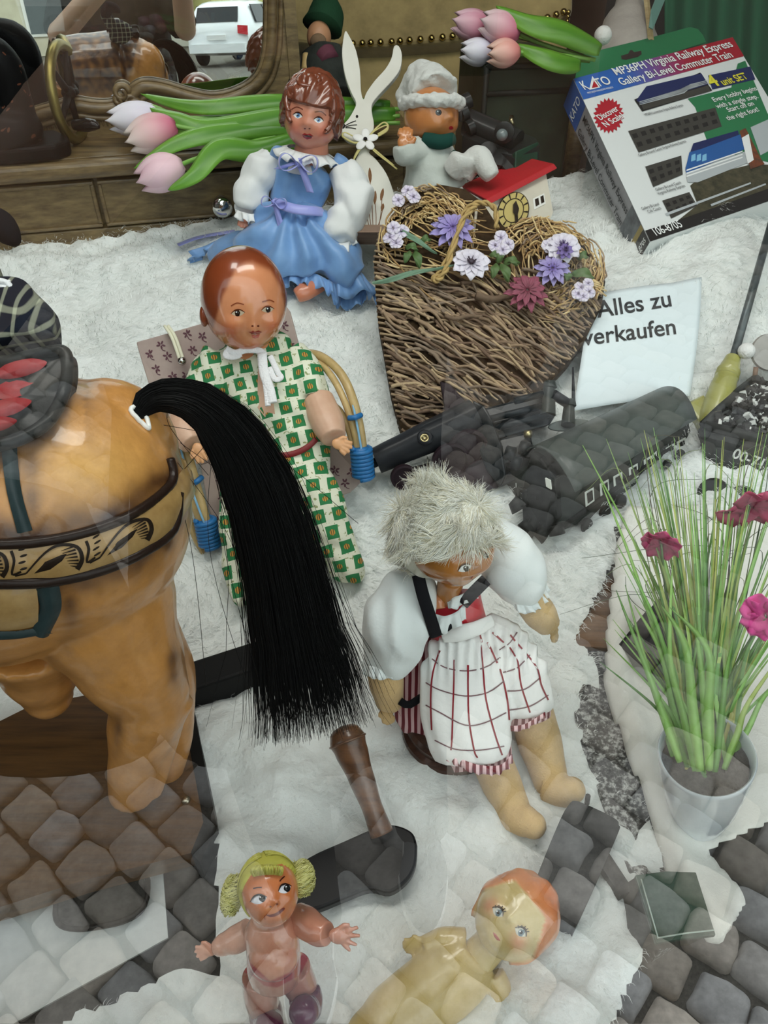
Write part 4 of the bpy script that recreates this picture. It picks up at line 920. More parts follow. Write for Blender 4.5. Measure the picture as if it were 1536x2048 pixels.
    for pts in ([(880, 1300), (866, 1345), (862, 1400), (864, 1460)], [(908, 1320), (908, 1360), (906, 1420), (904, 1480), (902, 1500)], [(936, 1330), (936, 1380), (938, 1440), (948, 1500), (955, 1515)], [(962, 1290), (966, 1340), (972, 1400), (990, 1470), (1004, 1510)], [(975, 1285), (1000, 1340), (1014, 1400), (1018, 1440)], [(985, 1265), (1030, 1310), (1042, 1370), (1060, 1425)], [(1020, 1270), (1070, 1330), (1082, 1370), (1096, 1400)], [(960, 1270), (963, 1285)]): stroke(asf, pts, 1.6, .0006, mb, redl)
    for pts in ([(864, 1318), (890, 1335), (930, 1342), (970, 1335), (1000, 1315)], [(852, 1365), (880, 1380), (930, 1392), (975, 1385), (1008, 1362)], [(852, 1410), (880, 1425), (930, 1450), (970, 1445), (1012, 1425)], [(870, 1480), (910, 1498), (960, 1500), (1008, 1492)], [(1006, 1345), (1035, 1335), (1060, 1310)], [(1014, 1382), (1050, 1378), (1080, 1355)], [(1018, 1420), (1060, 1412), (1096, 1390)], [(998, 1300), (1020, 1285), (1034, 1265)]): stroke(asf, pts, 1.3, .0006, mb, gryl)
    mb.build('apron_check', M('woven_line', attr=True, rough=.9), t, label='dark red woven check lines on the apron')
    mb = MB(); tp(mb, [(885, 1272, .862, 14), (920, 1266, .855, 17), (955, 1256, .858, 15), (985, 1240, .868, 12)], flat=.4, up=-FWD); mb.build('waistband', apron, t)
    mb = MB(); ruffle(mb, [V(862, 1480, .862), V(900, 1505, .845), V(950, 1528, .836), V(1000, 1530, .842), V(1024, 1508, .855)], .010, DOWN, .003, 80, 3); ruffle(mb, [V(1016, 1452, .865), V(1050, 1448, .855), V(1090, 1424, .866)], .006, DOWN, .002, 80, 3); solid(mb.build('hem', stripe, t, label='striped hem edging'), .0008)
    # arms and legs
    for pts, hc, dr, bk, sd in (([(768, 1325, .872, 34), (772, 1360, .885, 36), (778, 1395, .90, 30), (778, 1412, .905, 25)], (777, 1425, .908), DOWN * .9 + FWD * .2 - RIGHT * .02, -FWD, -1), ([(1055, 1195, .865, 32), (1078, 1225, .875, 34), (1098, 1252, .885, 25)], (1104, 1262, .887), DOWN * .8 + RIGHT * .42 + FWD * .2, -FWD + RIGHT * .4, 1)):
        mb = MB(); tp(mb, pts); hp = V(*hc)
        if sd > 0: fingers(mb, hp, dr, bk + RIGHT, 1, 24 * px(.88), 6 * px(.88), spread=.05)
        else: fingers(mb, hp, dr, bk, -1, 25 * px(.9), 6.5 * px(.9), spread=.1, curl=.2)
        mb.blob('arm', skin, t, .0016, 3)
    for pts, ft in (([(975, 1500, .905, 42), (1000, 1560, .895, 41), (1022, 1608, .885, 36), (1030, 1628, .880, 33)], [(1020, 1630, .878, 30), (1050, 1642, .868, 32), (1066, 1650, .862, 26)]), ([(1062, 1420, .915, 44), (1078, 1480, .92, 45), (1095, 1540, .915, 38), (1098, 1562, .912, 34)], [(1090, 1570, .908, 32), (1125, 1582, .898, 33), (1145, 1580, .895, 27)])):
        mb = MB(); tp(mb, pts); tp(mb, ft, n=16)
        mb.ell(V(*pts[-1][:3]), None, 34 * px(.88), 14, 10); e = V(*ft[-1][:3]); mb.ell(e, None, 27 * px(.88), 14, 10)
        mb.blob('leg', skin, t, .0025, 5)
    st = thing('stool', 'round dark brown wooden stool under the fur-wigged doll', 'stool', F(900, 1470, 0))
    b = F(905, 1462, .0); MB().lathe(b, UP, [(-.002, .060), (.006, .064), (.012, .063), (.016, .058), (.022, .060), (.030, .061), (.036, .057), (.038, .05)], 48).build('seat', wood('dark_turned_wood', srgb(84, 58, 46), srgb(46, 30, 26), rough=.25, coat=.5), st, sharp=35)
wig_doll()

# ---------------------------------------------------------------- composition doll in the green romper and its seat
def romper_cloth():
    m = M('romper_print', (1, 1, 1), .8, bump=.3, bscale=90); N, L, b = nodes_of(m)
    tc = [n for n in N if n.type == 'TEX_COORD'][0]
    def mth(op, a, b_=None, c=None):
        n = N.new('ShaderNodeMath'); n.operation = op
        for i, v in enumerate((a, b_, c)):
            if v is None: continue
            if isinstance(v, (int, float)): n.inputs[i].default_value = v
            else: L.new(v, n.inputs[i])
        return n.outputs[0]
    nw = N.new('ShaderNodeTexNoise'); nw.inputs['Scale'].default_value = 14; L.new(tc.outputs['Object'], nw.inputs['Vector'])
    vm = N.new('ShaderNodeVectorMath'); vm.operation = 'MULTIPLY_ADD'; L.new(nw.outputs['Color'], vm.inputs[0]); vm.inputs[1].default_value = (.012, .012, .012); L.new(tc.outputs['Object'], vm.inputs[2])
    sp = N.new('ShaderNodeSeparateXYZ'); L.new(vm.outputs[0], sp.inputs[0])
    up = mth('ADD', mth('MULTIPLY', sp.outputs[2], CP), mth('MULTIPLY', sp.outputs[1], SP)); cx, cy = .0285, .0235
    u = mth('ADD', mth('MULTIPLY', sp.outputs[0], .97 / cx), mth('MULTIPLY', up, .22 / cx)); v = mth('ADD', mth('MULTIPLY', up, .97 / cy), mth('MULTIPLY', sp.outputs[0], -.22 / cy))
    row = mth('FLOOR', v); par = mth('FLOORED_MODULO', row, 2.0); uu = mth('ADD', u, mth('MULTIPLY', par, .5))
    fu = mth('SUBTRACT', mth('FRACT', uu), .5); fv = mth('SUBTRACT', mth('FRACT', v), .5); au = mth('ABSOLUTE', fu); av = mth('ABSOLUTE', fv)
    sq = mth('MULTIPLY', mth('LESS_THAN', au, .31), mth('LESS_THAN', av, .38))
    du = mth('MULTIPLY', fu, cx * 100); dv = mth('MULTIPLY', fv, cy * 100); r = mth('SQRT', mth('ADD', mth('MULTIPLY', du, du), mth('MULTIPLY', dv, dv)))
    dot = mth('LESS_THAN', r, .40); line = mth('LESS_THAN', mth('ABSOLUTE', mth('SUBTRACT', mth('FRACT', mth('MULTIPLY', fu, 9)), .5)), .18)
    n2 = N.new('ShaderNodeTexNoise'); n2.inputs['Scale'].default_value = 170; L.new(tc.outputs['Object'], n2.inputs['Vector']); leaf = mth('GREATER_THAN', n2.outputs['Fac'], .62)
    def mix(f, a, b_):
        x = N.new('ShaderNodeMix'); x.data_type = 'RGBA'; L.new(f, x.inputs['Factor'])
        for k, c in (('A', a), ('B', b_)):
            if isinstance(c, tuple): x.inputs[k].default_value = (*c, 1)
            else: L.new(c, x.inputs[k])
        return x.outputs['Result']
    base = mix(leaf, srgb(226, 228, 206), srgb(150, 160, 110)); g = mix(sq, base, srgb(38, 122, 70)); o = mix(dot, g, srgb(196, 140, 60)); o = mix(mth('MULTIPLY', dot, line), o, srgb(60, 70, 30)); L.new(o, b.inputs['Base Color']); return m
def romper_doll():
    card = M('seat_card', srgb(176, 160, 150), .75, var=.5, vscale=14, col2=srgb(140, 116, 116)); rat = M('rattan', srgb(196, 170, 116), .5, var=.5, vscale=60, col2=srgb(150, 120, 70), coat=.2); blu = M('blue_binding', srgb(36, 110, 170), .4, bump=.3, bscale=200)
    st = thing('doll_chair', 'paper covered doll chair with printed flowers, rattan arms and blue bindings', 'doll chair', F(500, 1000, 0))
    def pn(pts, th, name): return bevel(MB().prism([V(*p) for p in pts], FWD * th).build(name, card, st, smooth=False), .002)
    bk = pn([(272, 684, 1.20), (420, 642, 1.21), (566, 604, 1.22), (580, 622, 1.22), (606, 720, 1.22), (640, 860, 1.215), (400, 930, 1.195), (322, 850, 1.19), (276, 700, 1.20)], .010, 'back_panel')
    se = pn([(400, 930, 1.185), (640, 860, 1.205), (700, 905, 1.185), (728, 958, 1.175), (700, 985, 1.17), (560, 1035, 1.15), (450, 1120, 1.13), (415, 1010, 1.16)], .010, 'seat_panel')
    fm = M('flower_print', srgb(92, 56, 66), .8); sf = Surf(bk, se); mb = MB(); rnd = random.Random(4)
    for x, y in ((322, 690), (375, 668), (405, 672), (300, 708), (335, 712), (385, 700), (312, 738), (345, 752), (395, 735), (372, 690 + 60), (400, 768), (568, 650), (580, 690), (345, 790), (690, 966), (670, 940), (445, 1000), (440, 1040), (440, 960), (702, 945)):
        for k in range(5): a = k * 1.257 + rnd.random(); decal(sf, oval(x + 5.5 * math.cos(a), y + 5 * math.sin(a), 4.2, 2.0, math.degrees(a), 8), .0006, mb, rings=1)
        stroke(sf, [(x, y + 4), (x + 3, y + 10), (x + 9, y + 12)], .8, .0006, mb, n=2)
    mb.build('flower_print', fm, st)
    for k, (o, pts) in enumerate(((0, [(598, 706, 1.19), (640, 712, 1.165), (680, 745, 1.14), (706, 800, 1.125), (722, 870, 1.13), (730, 950, 1.15)]), (1, [(600, 716, 1.19), (640, 728, 1.16), (668, 760, 1.14), (694, 815, 1.125), (712, 880, 1.13), (720, 950, 1.15)]), (2, [(640, 820, 1.17), (668, 812, 1.15), (690, 840, 1.14), (706, 890, 1.14), (712, 950, 1.15)]), (3, [(330, 840, 1.17), (355, 890, 1.13), (378, 970, 1.12), (400, 1040, 1.125), (416, 1090, 1.14)]), (4, [(345, 850, 1.17), (372, 900, 1.13), (394, 975, 1.12), (414, 1050, 1.125), (424, 1095, 1.14)]), (5, [(352, 880, 1.165), (360, 960, 1.14), (385, 1060, 1.14), (408, 1105, 1.15)]))):
        P, r_ = spath([V(*p) for p in pts], 6, [(9 if k in (0, 3, 4) else 7) * px(1.13)] * len(pts)); MB().tube(P, r_, 10).build('rattan_cane', rat, st)
    for pts, n, rr in (([(722, 895, 1.128), (727, 955, 1.145)], 8, 19), ([(410, 1038, 1.125), (421, 1092, 1.14)], 8, 19)):
        a, b = V(*pts[0]), V(*pts[1]); ax = (b - a).normalized(); mb = MB(); P = []
        for k in range(n * 14): t_ = k / (n * 14 - 1); th = k / 14 * 2 * math.pi; u = ax.orthogonal().normalized(); w = ax.cross(u); P.append(a.lerp(b, t_) + (u * math.cos(th) + w * math.sin(th)) * rr * px(1.13))
        mb.tube(P, .0036, 8); mb.tube([a, b], (rr - 3) * px(1.13), 14); mb.build('binding', blu, st, label='blue plastic cane binding')
    for (a, b) in (((698, 836, 1.118), (722, 830, 1.12)), ((384, 968, 1.11), (404, 954, 1.11))):
        MB().tube(spath([V(*a), V((a[0] + b[0]) / 2, (a[1] + b[1]) / 2 + 2, a[2] - .006), V(*b)], 4), .0042, 8).build('tie', blu, st)
    cm = M('light_blue_cord', srgb(130, 180, 214), .5)
    for pts in ([(706, 810, 1.12), (716, 860, 1.118), (728, 930, 1.13)], [(362, 900, 1.12), (384, 980, 1.108), (410, 1050, 1.115)]): MB().tube(spath([V(*p) for p in pts], 5), .0018, 6).build('blue_cord', cm, st)
    P = spath([V(x, y, d) for x, y, d in ((333, 652, 1.196), (346, 672, 1.184), (356, 698, 1.180), (364, 722, 1.18))], 6); mb = MB()
    for o in (-.0028, .0028): mb.tube([p + RIGHT * o for p in P], .0026, 8)
    e = mb.build('elastic_strap', M('cream_elastic', srgb(226, 224, 200), .8), st, label='cream elastic strap'); MB().ell(P[-1], None, .0068, 14, 10).build('strap_ball', M('steel_ball', (.6, .58, .55), .15, 1), e)

    t = thing('doll', 'bald brown painted baby doll in green checked romper with white bow', 'doll', F(560, 1000, 0))
    sk = M('composition_paint', attr=True, rough=.24, coat=.7, var=.4, vscale=40, col2=(.80, .68, .60)); pale = M('pale_limb', srgb(214, 176, 150), .4, var=.4, vscale=60, col2=srgb(190, 140, 112)); hnd = M('hand_paint', srgb(222, 166, 118), .35)
    d0 = 1.10; s = px(d0); c = V(488, 597, d0); m = vframe(c, 10, 10, -5)
    face, hair, blush, dkb = srgb(218, 146, 104), srgb(130, 54, 22), srgb(200, 84, 44), srgb(80, 34, 20)
    def cf(p):
        x, y = pxy(p); q = p - c; back = (m.transposed() @ q).z < -.015
        hl = np.interp(x, [400, 425, 445, 470, 505, 540, 560, 575], [690, 660, 600, 545, 528, 540, 575, 640])
        k = sstep(10, -14, y - hl + 8 * nz(p, 50)); col = mixc(face, mixc(hair, dkb, sstep(.1, .5, nz(p, 18)) * .6 + .35 * sstep(530, 500, y)), max(k, 1 if back else 0) * .92)
        b = max(math.exp(-((x - 455) / 24) ** 2 - ((y - 668) / 20) ** 2), math.exp(-((x - 548) / 18) ** 2 - ((y - 662) / 20) ** 2), .7 * math.exp(-((x - 500) / 40) ** 2 - ((y - 694) / 8) ** 2))
        return mixc(col, blush, .75 * b)
    mb = MB(); mb.ell(c, m, (85 * s, 101 * s, 90 * s), 96, 72, fn=face_fn(nose=.085, ny=-.42, nw=.10, eye=.035, ex=.36, ey=-.16, cheek=.115, jaw=-.03, chin=.04, lip=.0)); mb.ell(c + m @ Vector((-81 * s, -32 * s, -4 * s)), m, (9 * s, 21 * s, 14 * s), 12, 10); tp(mb, [(500, 660, 1.125, 45), (505, 715, 1.15, 42)])
    hd = mb.build('head', sk, t, colfn=cf); sf = Surf(hd)
    eye_on(sf, t, 476, 626, 13, 6.5, -6, srgb(40, 24, 16), -1, 0, .9, white=srgb(206, 186, 160), lid=srgb(96, 44, 24), lidw=1.0); eye_on(sf, t, 535, 619, 12, 6, -6, srgb(40, 24, 16), 1, 0, .9, white=srgb(206, 186, 160), lid=srgb(96, 44, 24))
    mb = decal(sf, [(497, 664), (506, 661), (511, 663), (517, 661), (524, 664), (518, 668), (510, 669), (503, 668)], .0006, col=srgb(150, 40, 34)); decal(sf, [(503, 669), (511, 671), (520, 668), (517, 675), (510, 677), (505, 675)], .0006, mb, srgb(196, 84, 66)); mb.build('mouth', EYE_M, t)
    [stroke(sf, p_, 1.2, .0005, col=srgb(140, 70, 40)).build('eyebrow', EYE_M, t) for p_ in ([(462, 612), (474, 606), (488, 609)], [(524, 604), (538, 600), (548, 604)])]; [decal(sf, oval(x_, 652, 2.6, 1.8, 0, 8), .0005, None, srgb(96, 36, 20), 1).build('nostril', EYE_M, t) for x_ in (505, 516)]
    cl = romper_cloth()
    mb = MB(); tp(mb, [(502, 672, 1.15, 52), (508, 698, 1.15, 78), (515, 735, 1.155, 92), (545, 800, 1.15, 92), (575, 860, 1.15, 78), (588, 905, 1.15, 72), (575, 960, 1.15, 82), (560, 990, 1.15, 70)], n=30, flat=.62, up=-FWD)
    tp(mb, [(440, 706, 1.15, 36), (425, 745, 1.15, 44), (412, 790, 1.145, 40)]); tp(mb, [(578, 708, 1.15, 36), (612, 755, 1.145, 40), (628, 800, 1.135, 34)])
    tp(mb, [(600, 950, 1.145, 52), (640, 1010, 1.125, 52), (664, 1070, 1.115, 42), (684, 1110, 1.11, 37)], n=22); tp(mb, [(676, 1095, 1.11, 36), (696, 1130, 1.105, 36), (704, 1142, 1.102, 30)], n=20); mb.ell(V(702, 1138, 1.10), None, 30 * px(1.1), 16, 10)
    tp(mb, [(500, 960, 1.15, 52), (485, 1040, 1.12, 48), (486, 1120, 1.095, 40), (494, 1185, 1.075, 32), (500, 1205, 1.07, 24)], n=22)
    rm = mb.blob('romper', cl, t, .003, 4, disp=lambda p: .003 * nz(p, 28) + .0022 * math.sin(110 * p.z + 80 * p.x + 5 * nz(p, 14)), label='green and white printed romper'); rs = Surf(rm)
    mb = decal(rs, [(516, 738), (528, 735), (545, 790), (550, 828), (530, 834), (515, 815)], .0012); mb.build('chest', pale, t)
    P, r_ = spath([rs.hit(x, y, .001) for x, y in ((556, 912), (585, 908), (612, 896), (632, 878))], 6, [.0045] * 4); MB().tube(P, r_, 10, flat=.5, up=-FWD).build('belt', M('red_belt', srgb(120, 16, 20), .5), t)
    wh = M('white_knit_ribbon', srgb(236, 236, 238), .9, bump=.6, bscale=400); mb = MB(); W_ = lambda pts, w: mb.tube(*spath([V(x, y, 1.094 + .00012 * (740 - y)) for x, y in pts], 6, [w * px(1.1)] * len(pts)), 10, flat=.4, up=-FWD)
    W_([(452, 698), (470, 706), (492, 700), (520, 702), (530, 712)], 7); W_([(455, 700), (452, 712), (470, 714), (482, 708)], 6); W_([(524, 706), (528, 745), (540, 780), (545, 806)], 10); W_([(540, 712), (556, 745), (562, 755), (550, 758), (538, 735)], 6); W_([(530, 760), (534, 790), (536, 812)], 6); mb.build('bow', wh, t, label='white knitted ribbon bow')
    for pts, hc, dr, sd in (([(400, 790, 1.145, 30), (375, 830, 1.12, 33), (368, 862, 1.10, 31), (385, 888, 1.09, 24)], (396, 898, 1.085), DOWN * .8 + RIGHT * .45, -1), ([(636, 800, 1.135, 32), (655, 845, 1.115, 34), (668, 876, 1.10, 26)], (676, 888, 1.095), RIGHT * .85 + DOWN * .4, 1)):
        mb = MB(); tp(mb, pts); mb.blob('arm', pale, t, .002, 3); mb = MB(); fingers(mb, V(*hc), dr, -FWD, sd, 27 * px(1.09), 4.6 * px(1.09), spread=.6, curl=.25); mb.blob('hand', hnd, t, .0012, 2)
romper_doll()

# ---------------------------------------------------------------- small blonde doll at the front
def blonde_doll():
    t = thing('doll', 'small blonde doll with side buns, red pants and purple boots, arms spread', 'doll', F(560, 2040, 0))
    sk = M('pink_celluloid', attr=True, rough=.2, coat=.8); yel = M('blonde_mohair', attr=True, rough=.6); d0 = .625; s = px(d0); c = V(540, 1782, d0); m = vframe(c, 6, 0, -14)
    tone, bodyc = srgb(206, 122, 74), srgb(214, 146, 120)
    mb = MB(); mb.ell(c, m, (56 * s, 66 * s, 56 * s), 80, 60, fn=face_fn(nose=.11, ny=-.30, nw=.11, eye=.03, ex=.42, ey=-.06, cheek=.09, jaw=.02, lip=.0, chin=.06))
    hd = mb.build('head', sk, t, colfn=lambda p: tone); sf = Surf(hd)
    eye_on(sf, t, 518, 1799, 16, 9, -16, srgb(20, 20, 24), 6, -2, .72, white=srgb(224, 224, 232), lid=srgb(40, 20, 16), lidw=1.3); eye_on(sf, t, 569, 1778, 13, 9, -22, srgb(20, 20, 24), 4, -1, .74, white=srgb(224, 224, 232), lid=srgb(40, 20, 16), lidw=1.3)
    stroke(sf, [(507, 1777), (516, 1775), (524, 1775)], 1.3, .0004, col=srgb(70, 26, 16)).build('eyebrow', EYE_M, t); stroke(sf, [(559, 1763), (564, 1757), (569, 1753)], 1.2, .0004, col=srgb(70, 26, 16)).build('eyebrow', EYE_M, t)
    mb = stroke(sf, [(532, 1829), (541, 1831), (553, 1828), (566, 1818), (569, 1815)], lambda u: .6 + 2.4 * math.sin(math.pi * u), .0004, col=srgb(110, 22, 14)); stroke(sf, [(530, 1830), (529, 1835), (531, 1838)], .8, .0004, mb, srgb(150, 70, 40), 2); mb.build('mouth', EYE_M, t)
    mb = MB(); decal(sf, oval(541, 1813, 2.4, 1.8, -20, 8), .0004, mb, srgb(130, 56, 30), 1); decal(sf, oval(554, 1808, 2.4, 1.8, -20, 8), .0004, mb, srgb(130, 56, 30), 1); mb.build('nostril', EYE_M, t)
    # hair
    rnd = random.Random(8); cols = [srgb(*k) for k in ((204, 200, 96), (188, 184, 78), (216, 212, 122), (170, 164, 70))]; mb = MB(); hc = c + m @ Vector((0, 6 * s, -4 * s))
    hl = lambda d: .36 + .22 * max(0, abs(d.x) - .5) * -4
    mb.ell(hc, m, (61 * s, 68 * s, 60 * s), 48, 36, col=cols[1], fn=lambda d: 1.0 if (d.z < .05 and d.y > -.6) or d.y > .52 - .9 * max(0, abs(d.x) - .55) else .84)
    for k in range(900):
        th = rnd.uniform(-1.5, 1.5); P = []; a0 = rnd.uniform(.05, .25); dx = rnd.uniform(.7, 1.3); sg = rnd.choice((-1, 1)); ph0 = rnd.uniform(-.6, 1.3)
        for i in range(8):
            e = a0 + i / 7 * rnd.uniform(1.15, 1.25); d = Vector((sg * math.sin(e), math.cos(e), 0)); d = Matrix.Rotation(-ph0 + .5 * ph0 * i / 7, 3, 'X') @ d
            if d.z > .1 and d.y < .40 and abs(d.x) < .82: break
            P.append(hc + m @ Vector((d.x * 61 * s, d.y * 68 * s, d.z * 60 * s)) * (1.015 + .012 * rnd.random()))
        if len(P) > 2: mb.tube(P, .00028, 3, caps=False, col=rnd.choice(cols))
    for k in range(260):  # curled fringe
        x0 = rnd.uniform(495, 575); y0 = 1716 - (x0 - 495) * .10; P = spath([sf.near(x0, y0 + j, d0 - .02, l) for j, l in ((-10, .004), (6, .008), (20 + rnd.uniform(-3, 3), .008), (30, .003), (27, .001))], 3); mb.tube(P, .0003, 3, caps=False, col=rnd.choice(cols))
    mb.build('hair', yel, t, label='yellow mohair wig')
    for x, y, rx, ry, rot in ((464, 1790, 22, 38, 10), (604, 1756, 27, 34, -10)):
        mb = MB(); bc = V(x, y, .64); bmx = vframe(bc, 0, 0, rot); mb.ell(bc, bmx, (rx * .85 * s, ry * .88 * s, rx * .85 * s), 24, 18, col=srgb(200, 196, 120))
        for k in range(330):
            u = rnd.uniform(-.95, .95); a0 = rnd.uniform(0, 6.28); P = []
            for i in range(7): a = a0 + i * .3; rr = math.sqrt(1 - u * u); w = u + .12 * math.sin(i + a0); P.append(bc + bmx @ Vector((math.cos(a) * rr * rx * s, w * ry * s, math.sin(a) * rr * rx * s)) * rnd.uniform(.95, 1.05))
            mb.tube(P, .0004, 3, caps=False, col=rnd.choice([srgb(216, 214, 140), srgb(196, 192, 112), srgb(228, 226, 160)]))
        mb.build('hair_bun', yel, t, label='pale yellow side bun')
    # body
    redc, legc = srgb(170, 16, 44), srgb(190, 128, 112)
    def bc_(p):
        x, y = pxy(p); k = sstep(-3, 3, y - (np.interp(x, [485, 500, 540, 580, 600, 620], [1885, 1925, 1962, 1945, 1915, 1880]))); lower = sstep(-2, 2, y - np.interp(x, [485, 500, 530, 555, 600, 625], [1945, 1948, 1972, 1975, 1950, 1900]))
        return mixc(mixc(bodyc, redc, k), legc, lower)
    mb = MB(); tp(mb, [(540, 1838, .645, 40), (543, 1865, .65, 54), (547, 1905, .66, 54), (548, 1935, .672, 54), (548, 1955, .68, 50)], n=28, flat=.8, up=-FWD); mb.ell(V(547, 1915, .648), None, (50 * px(.65), .018, .020), 20, 14)
    tp(mb, [(520, 1950, .69, 36), (522, 1985, .70, 36), (528, 2020, .715, 32), (530, 2040, .722, 28)], n=20); tp(mb, [(585, 1935, .69, 36), (598, 1965, .70, 34), (612, 1995, .712, 29), (616, 2020, .72, 26)], n=20)
    mb.blob('body', sk, t, .0014, 4, bc_)
    boot = M('purple_boot', srgb(106, 40, 74), .22, coat=.6)
    for x, y, d, tx, ty in ((532, 2030, .71, 538, 2052), (612, 2000, .70, 608, 2022)):
        mb = MB(); tp(mb, [(x - 4, y - 18, d, 33), (x, y, d, 34), (x + 1, y + 22, d + .005, 31)], n=20); tp(mb, [(x, y + 14, d, 30), (tx, ty, d - .02, 30)], n=18); mb.ell(V(tx, ty, d - .02), None, 30 * px(.7), 16, 10); mb.blob('boot', boot, t, .0016, 4)
    mb = MB(); tp(mb, [(500, 1862, .665, 26), (474, 1878, .668, 27), (450, 1888, .672, 22), (432, 1897, .675, 16)]); fingers(mb, V(420, 1901, .677), -RIGHT + DOWN * .3, -FWD, -1, 30 * px(.67), 4.2 * px(.67), spread=.5, curl=.2); mb.blob('arm', sk, t, .0011, 2, lambda p: srgb(224, 164, 140))
    mb = MB(); tp(mb, [(592, 1832, .66, 27), (612, 1845, .652, 31), (636, 1862, .642, 28), (655, 1868, .636, 23)]); fingers(mb, V(676, 1872, .63), RIGHT + DOWN * .25, -FWD, 1, 40 * px(.63), 5 * px(.63), spread=1.0, curl=.15); mb.blob('arm', sk, t, .0011, 2, lambda p: srgb(214, 148, 124))
blonde_doll()

# ---------------------------------------------------------------- celluloid doll lying at the front right
def lying_doll():
    t = thing('doll', 'yellowed celluloid doll with moulded curls lying on its back on the fur', 'doll', F(900, 1980, 0))
    sk = M('yellowed_celluloid', attr=True, rough=.3, coat=.5, var=.4, vscale=30, col2=(.82, .78, .7)); d0 = .735; s = px(d0); c = V(1032, 1832, d0); m = vframe(c, -4, -6, 47)
    skin, hair = srgb(214, 192, 132), srgb(222, 158, 96)
    mt = m.transposed()
    def hl(d): return .38 - .75 * max(0, abs(d.x) - .55) * 2.2 - (.9 if d.z < .12 else 0)
    def hk(d):
        a = math.atan2(d.x, d.y); return 1.06 + .022 * math.sin(7 * a + 4 * d.z) + .03 * nz(d, 4.5) if d.y > hl(d) else 0
    fa = face_fn(nose=.08, ny=-.22, nw=.10, eye=.04, ex=.36, ey=-.02, cheek=.08, jaw=.03, lip=.0, chin=.05)
    def fn(d): return max(fa(d), hk(d) if d.y > hl(d) else 0)
    def cf(p):
        q = mt @ (p - c); d = Vector((q.x / (76 * s), q.y / (88 * s), q.z / (78 * s))).normalized(); k = 1 if d.y > hl(d) else 0
        b = math.exp(-((abs(d.x) - .5) / .2) ** 2 - ((d.y + .36) / .18) ** 2) if d.z > 0 else 0
        return mixc(mixc(skin, srgb(222, 132, 96), .7 * b), mixc(hair, srgb(226, 120, 80), .5 + .5 * nz(p, 25)), k)
    mb = MB(); mb.ell(c, m, (76 * s, 88 * s, 78 * s), 110, 84, fn=fn); tp(mb, [(985, 1885, .745, 34), (955, 1915, .75, 36)])
    hd = mb.build('head', sk, t, colfn=cf); sf = Surf(hd)
    for x, y in ((996, 1824), (1041, 1864)):
        eye_on(sf, t, x, y, 13, 9, 40, srgb(110, 130, 140), 1, 1, .75, white=srgb(216, 214, 200), lid=srgb(60, 40, 26), lidw=1.4)
        mb = MB()
        for k in range(5): a = R(-150 + k * 26 + 42); stroke(sf, [(x + 11 * math.cos(a), y + 8 * math.sin(a)), (x + 17 * math.cos(a), y + 14 * math.sin(a))], .9, .0007, mb, srgb(60, 40, 26), 2)
        mb.build('eyelash', EYE_M, t)
    mb = decal(sf, [(986, 1864), (992, 1868), (998, 1876), (1001, 1882), (994, 1880), (988, 1873)], .0005, col=srgb(170, 66, 50)); mb.build('mouth', EYE_M, t)
    mb = MB(); tp(mb, [(950, 1905, .75, 50), (915, 1945, .748, 70), (860, 1990, .745, 76), (800, 2040, .74, 76), (760, 2080, .735, 70), (700, 2130, .73, 60)], n=26, flat=.75, up=-FWD)
    tp(mb, [(930, 1885, .755, 28), (890, 1880, .756, 25), (858, 1888, .757, 20), (846, 1890, .757, 18)]); tp(mb, [(985, 1950, .752, 26), (1003, 1990, .748, 25), (1000, 2030, .742, 22), (985, 2070, .735, 18)])
    fingers(mb, V(838, 1893, .757), -RIGHT, -FWD, -1, 32 * px(.75), 5 * px(.75), spread=.3)
    mb.blob('body', sk, t, .002, 4, lambda p: mixc(skin, srgb(196, 168, 100), .5 + .5 * nz(p, 18)))
lying_doll()

